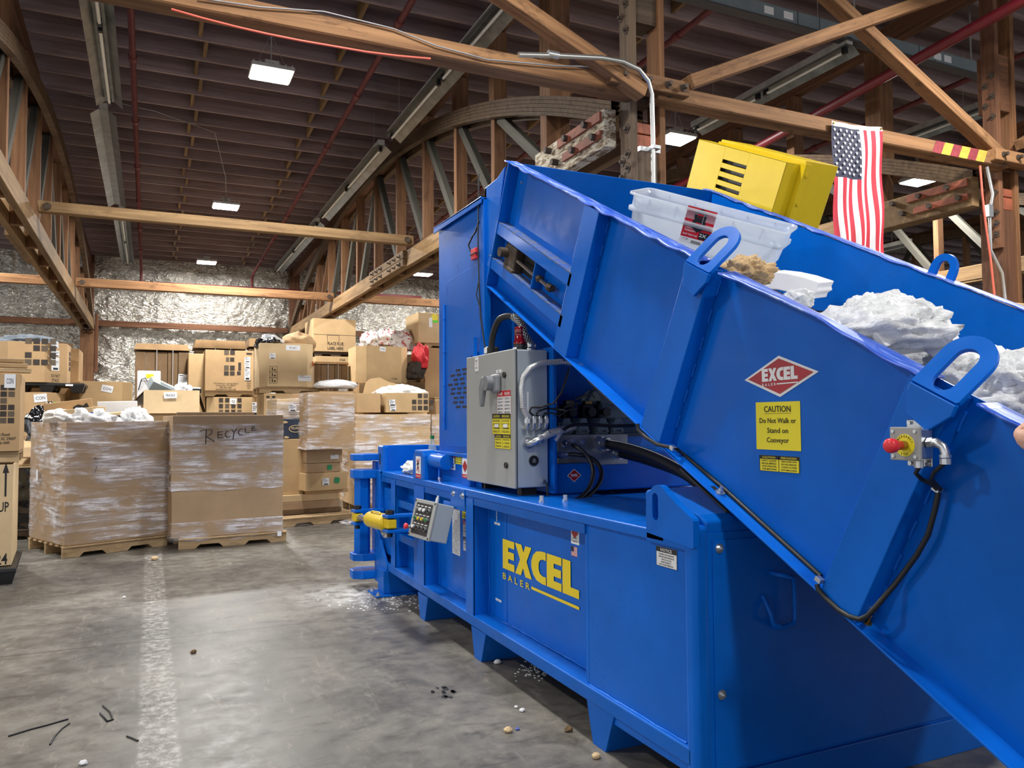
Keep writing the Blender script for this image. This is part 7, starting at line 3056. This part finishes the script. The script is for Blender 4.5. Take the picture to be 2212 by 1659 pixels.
for yy in (.06, .012):
    rect(b, fl_, -.018, .018, yy, yy+.010, .0045)
    text(b, fl_, 'BUILT TO LAST', 0, yy-.012, .005, width=.034, z=.0045)
b.build('shield_band', 'red_label', tl_, fix=False)
b = MB()
for k in range(14):
    rect(b, fl_, -.015+k*.004, -.013+k*.004, -.094, -.078, .0035)
b.build('barcode', 'black_print', tl_, fix=False)

# crumpled kraft paper at the foot of the bin
q = P(1610, 594, 'x', 2.30)
lump('kraft_paper', q, (.09, .11, .07), 'card', 'crumpled brown kraft paper below the clear bin on the conveyor', 'paper', seed=61, amp=.35, sharp=.4, freq=2.2, n=40)
q = P(1585, 560, 'x', 2.48)
b = MB()
pts = [P(px, py, 'x', 2.42) for px, py in ((1570, 580), (1576, 560), (1600, 558), (1608, 553), (1626, 552), (1622, 566), (1636, 580), (1600, 592))]
b.prism(pts, (.02, .01, 0))
tag(b.build('foam_piece', 'foam_white'), 'jagged white foam scrap standing against the clear bin', 'foam')
# curved white foam slab
b = MB()
out = []
top = [(1640, 588), (1665, 586), (1700, 590), (1735, 598), (1771, 610)]
bot = [(1771, 612), (1766, 622), (1768, 630), (1758, 636), (1755, 646), (1715, 634), (1680, 626), (1650, 624)]
pts = [P(px, py, 'x', 2.75) for px, py in top+bot]
b.prism(pts, (.12, .03, .02))
tag(b.build('foam_slab', 'foam_white', None, .006), 'curved white foam slab with a broken end lying on the conveyor', 'foam')
# heap of white packing film
q = P(1722, 652, 'x', 2.40)
lump('plastic_film', q, (.055, .07, .05), 'bubble_wrap', 'small wad of clear film below the curved foam slab', 'plastic film', seed=71, amp=.3, sharp=.12, n=36)
q = P(1885, 735, 'x', 2.55)
lump('bubble_wrap', q, (.20, .27, .17), 'bubble_wrap', 'large heap of clear bubble wrap in the middle of the conveyor', 'bubble wrap', seed=75, amp=.2, sharp=.12, freq=2.2, n=56)
q = P(1850, 735, 'x', 2.26)
lump('plastic_film', q, (.14, .34, .10), 'bubble_wrap', 'white film spread along the near lip below the bubble wrap heap', 'plastic film', seed=77, amp=.3, sharp=.12, n=44)
b = MB()
pts = [P(px, py, 'x', 2.27) for px, py in ((1955, 675), (1993, 660), (2020, 685), (2060, 765), (2040, 790), (1990, 755))]
b.prism(pts, (.10, .02, .0))
r = tag(b.build('foam_box', 'foam_white', None, .006), 'white moulded foam tray standing on end right of the bubble wrap heap', 'foam')
b = MB()
pts = [P(px, py, 'x', 2.266) for px, py in ((1972, 682), (1990, 678), (2006, 700), (2030, 745), (2020, 750), (1998, 722))]
b.prism(pts, (.004, 0, 0))
b.build('moulded_recess', 'grey_enclosure_side', r)
b = MB()
pts = [P(px, py, 'x', 2.14) for px, py in ((1868, 706), (1880, 700), (1916, 748), (1906, 752), (1896, 748))]
b.prism(pts, (.06, .0, .01))
tag(b.build('foam_corner', 'foam_white', None, .004), 'white foam corner strip sticking out of the bubble wrap', 'foam')
q = P(2095, 830, 'x', 2.45)
lump('foam_wad', q, (.14, .16, .12), 'foam_white', 'white foam wad seen through the slot of the large lifting lug', 'foam', seed=83, amp=.3, sharp=.15)
q = P(2165, 858, 'x', 2.40)
lump('plastic_bag', q, (.20, .22, .13), 'bubble_wrap', 'crumpled clear plastic bags at the right end of the conveyor load', 'plastic bag', seed=85, amp=.35, sharp=.15, n=52)
q = P(2245, 880, 'x', 2.55)
lump('plastic_bag', q, (.24, .24, .14), 'bubble_wrap', 'white plastic bag at the right picture edge behind the hand', 'plastic bag', seed=88, amp=.35, sharp=.15, n=44)
# filler under the heaps so the load rests on the belt
b = MB()


def heap(u, v):
    s = .9+2.55*u
    x = XW+.03+(XF-XW-.5)*v
    e = min(u, 1-u, .25)*4*min(v+.1, 1.05-v, .3)*3
    h = HB+.01+.12*e*(1+.5*mnoise.noise(Vector((s*4, x*4, 1))))
    return cpt(s, h, x)


b.grid(heap, 70, 30)
o = b.build('packing_film', 'bubble_wrap', None, 0, fix=False)
tag(o, 'layer of white packing film covering the conveyor belt under the heaps', 'packing film', kind='stuff')
# ================================================================== the person at the right edge
# standing just outside the frame, an elbow resting on the conveyor lip
def skin_body(name, verts, edges, radii, mat, parent=None, sub=2, root=0):
    me = bpy.data.meshes.new(name)
    me.from_pydata([Vector(v) for v in verts], edges, [])
    me.materials.append(M(mat))
    o = bpy.data.objects.new(name, me)
    COL.objects.link(o)
    if parent is not None:
        put(o, (0, 0, 0), parent)
    sk = o.modifiers.new('skin', 'SKIN')
    sk.use_smooth_shade = True
    for i, r in enumerate(radii):
        sv = me.skin_vertices[0].data[i]
        sv.radius = (r, r) if not isinstance(r, tuple) else r
        sv.use_root = (i == root)
    s = o.modifiers.new('sub', 'SUBSURF')
    s.levels = s.render_levels = sub
    return o


E0 = P(2219, 957, 'x', 1.985)
per = empty('person', (1.62, .62, 0), 'bare forearm and elbow of a person leaning on the conveyor lip at the right edge', 'person')
px0, py0 = 1.62, .60
V, Ed, Rr = [], [], []


def jv(p, r, prev=None):
    V.append(Vector(p))
    Rr.append(r)
    if prev is not None:
        Ed.append((prev, len(V)-1))
    return len(V)-1


pel = jv((px0, py0, .98), .13)
wst = jv((px0, py0, 1.14), .125, pel)
chs = jv((px0, py0+.01, 1.34), .15, wst)
nkb = jv((px0, py0+.02, 1.50), .08, chs)
nck = jv((px0, py0+.03, 1.56), .052, nkb)
hdb = jv((px0, py0+.055, 1.64), .078, nck)
hdt = jv((px0, py0+.05, 1.75), .082, hdb)
# right arm raised, elbow on the lip
sh = jv((px0+.14, py0+.12, 1.47), .062, chs)
ua = jv((px0+.26, py0+.40, 1.46), .046, sh)
el = jv((E0.x-.01, E0.y+.0, E0.z), .052, ua)
fa = jv((E0.x-.02, E0.y-.17, 1.53), .044, el)
wr = jv((E0.x-.06, E0.y-.30, 1.56), .026, fa)
pm = jv((E0.x-.08, E0.y-.38, 1.57), .034, wr)
for dx, dz, L in ((-.03, .01, .07), (-.01, .02, .085), (.012, .018, .08), (.03, .01, .06)):
    k1 = jv((E0.x-.08+dx, E0.y-.42, 1.575+dz*.5), .010, pm)
    k2 = jv((E0.x-.085+dx, E0.y-.42-L*.6, 1.565), .009, k1)
    jv((E0.x-.085+dx, E0.y-.42-L*.8, 1.535), .008, k2)
t1 = jv((E0.x-.12, E0.y-.36, 1.555), .012, pm)
jv((E0.x-.135, E0.y-.41, 1.54), .010, t1)
# other arm hanging
s2 = jv((px0-.15, py0-.06, 1.46), .062, chs)
e2 = jv((px0-.20, py0-.10, 1.19), .045, s2)
w2 = jv((px0-.19, py0+.0, .96), .028, e2)
p2 = jv((px0-.19, py0+.03, .89), .036, w2)
for d in (-.024, -.008, .008, .024):
    k = jv((px0-.19, py0+.03+d, .84), .010, p2)
    jv((px0-.185, py0+.035+d, .79), .008, k)
jv((px0-.175, py0+.075, .86), .011, p2)
for s in (-1, 1):
    h = jv((px0+s*.095, py0, .88), .095, pel)
    k = jv((px0+s*.10, py0+.015, .50), .062, h)
    a = jv((px0+s*.10, py0-.01, .09), .042, k)
    jv((px0+s*.11, py0+.12, .035), .036, a)
body = skin_body('body', V, Ed, Rr, 'skin', per)
# shirt and trousers follow the body
sv = [(px0, py0, .96), (px0, py0, 1.14), (px0, py0+.01, 1.34), (px0, py0+.02, 1.49), (px0+.14, py0+.12, 1.47), (px0+.20, py0+.27, 1.465), (px0-.15, py0-.06, 1.46), (px0-.18, py0-.09, 1.30)]
skin_body('shirt', sv, [(0, 1), (1, 2), (2, 3), (2, 4), (4, 5), (2, 6), (6, 7)], [.15, .145, .17, .085, .08, .068, .08, .066], 'shirt_dark', per)
tv = [(px0, py0, .98)]
te, trd = [], [.15]
for s in (-1, 1):
    i = len(tv)
    tv += [(px0+s*.095, py0, .86), (px0+s*.10, py0+.015, .50), (px0+s*.10, py0-.01, .10)]
    te += [(0, i), (i, i+1), (i+1, i+2)]
    trd += [.112, .082, .07]
skin_body('trousers', tv, te, trd, 'denim', per)
lump('hair', (px0, py0+.03, 1.745), (.10, .11, .10), 'hair_brown', None, None, seed=91, amp=.1, flat_bottom=True, parent=per)
b = MB()
for s in (-1, 1):
    b.lathe((px0+s*.032, py0+.128, 1.69), (0, 1, 0), [(.0, -.01), (.011, 0), (.0, .008)], 12)
b.build('eye', 'white_label', per)
b = MB()
b.tube([(px0, py0+.125, 1.70), (px0, py0+.148, 1.665), (px0, py0+.13, 1.655)], [.008, .013, .01], 8)
b.tube([(px0-.025, py0+.125, 1.628), (px0, py0+.134, 1.626), (px0+.025, py0+.125, 1.628)], [.004, .008, .004], 8)
for s in (-1, 1):
    b.lathe((px0+s*.082, py0+.04, 1.68), (s, 0, 0), [(.0, -.01), (.03, 0), (.02, .012), (0, .012)], 12)
b.build('face_features', 'skin', per)
for s in (-1, 1):
    b = MB()
    b.box(px0+s*.105-.05, px0+s*.105+.05, py0-.09, py0+.20, 0, .09)
    b.build('shoe', 'black_plastic', per, .035, 4)

# ================================================================== litter on the floor
def scrap(px, py, r, mat, label, seed, cat='scrap', name='foam_crumb', amp=.5):
    q = P(px, py, 'z', 0)
    lump(name, (q.x, q.y, r*.5), (r, r*.8, r*.7), mat, label, cat, 'litter on the concrete floor', seed=seed, amp=amp, n=10)


scrap(1075, 1434, .022, 'foam_white', 'white scrap on the floor below the yellow EXCEL lettering, near the baler foot', 1)
scrap(1115, 1529, .010, 'foam_white', 'tiny white crumb on the floor, left one of a pair before the baler', 2)
scrap(1128, 1537, .014, 'foam_white', 'small white crumb on the floor, right one of a pair before the baler', 3)
scrap(1098, 1582, .020, 'card_light', 'pale crumb beside the blue crumb on the floor', 4)
scrap(1118, 1577, .010, 'blue_tape', 'small blue crumb on the floor', 5, name='blue_crumb')
scrap(1228, 1580, .020, 'card_dark', 'brown leaf-like scrap at the edge of the baler shadow', 6, name='paper_scrap')
scrap(1288, 1638, .020, 'card_light', 'tan crumb near the bottom edge by the baler corner', 7)
scrap(334, 1210, .035, 'card_light', 'tan wood chip on the floor before the RECYCLE pallet', 8, name='wood_chip')
scrap(418, 1411, .018, 'card_dark', 'small dark scrap on the open floor', 9, name='paper_scrap')
scrap(268, 1292, .014, 'foam_white', 'white crumb on the floor left of the worn line', 10)
scrap(180, 1652, .016, 'foam_white', 'white crumb at the lower left edge', 11)
for k, (pts, lab) in enumerate((([(18, 1590), (60, 1577), (105, 1565), (147, 1553)], 'long thin dark wire on the floor at the lower left'),
                                ([(108, 1608), (118, 1590), (133, 1574), (150, 1562)], 'short curved wire beside the long wire'),
                                ([(216, 1540), (232, 1558), (244, 1554), (238, 1538), (222, 1524)], 'curled piece of dark strapping on the floor'),
                                ([(274, 1590), (285, 1594), (298, 1600)], 'short straight dark stick on the floor'))):
    p = [P(x, y, 'z', .004) for x, y in pts]
    tag(MB().tube(p, .0045, 6).build('wire_piece', 'black_rubber'), lab, 'wire', 'wire pieces on the floor')
b = MB()
random.seed(3)
for k in range(14):
    q = P(935+random.uniform(-15, 45), 1497+random.uniform(-14, 10), 'z', 0)
    n = 7
    r = random.uniform(.006, .018)
    b.prism([(q.x+r*math.cos(a*2*math.pi/n)*random.uniform(.6, 1.2), q.y+r*1.6*math.sin(a*2*math.pi/n), .0005) for a in range(n)], (0, 0, .0015))
tag(b.build('oil_spots', 'black_print'), 'cluster of black oil drips on the concrete before the baler', 'stain', kind='stuff')
b = MB()
for k in range(160):
    q = P(random.gauss(835, 55), random.gauss(1297, 12), 'z', 0)
    r = random.uniform(.003, .010)
    b.obox((q.x, q.y, .0015), (r, 0, 0), (0, r, 0), (0, 0, .0015))
for k in range(70):
    q = P(random.gauss(1150, 18), random.gauss(1450, 8), 'z', 0)
    r = random.uniform(.002, .006)
    b.obox((q.x, q.y, .0015), (r, 0, 0), (0, r, 0), (0, 0, .0015))
tag(b.build('concrete_dust', 'foam_white'), 'white drilling dust and crumbs around the baler feet', 'dust', kind='stuff')
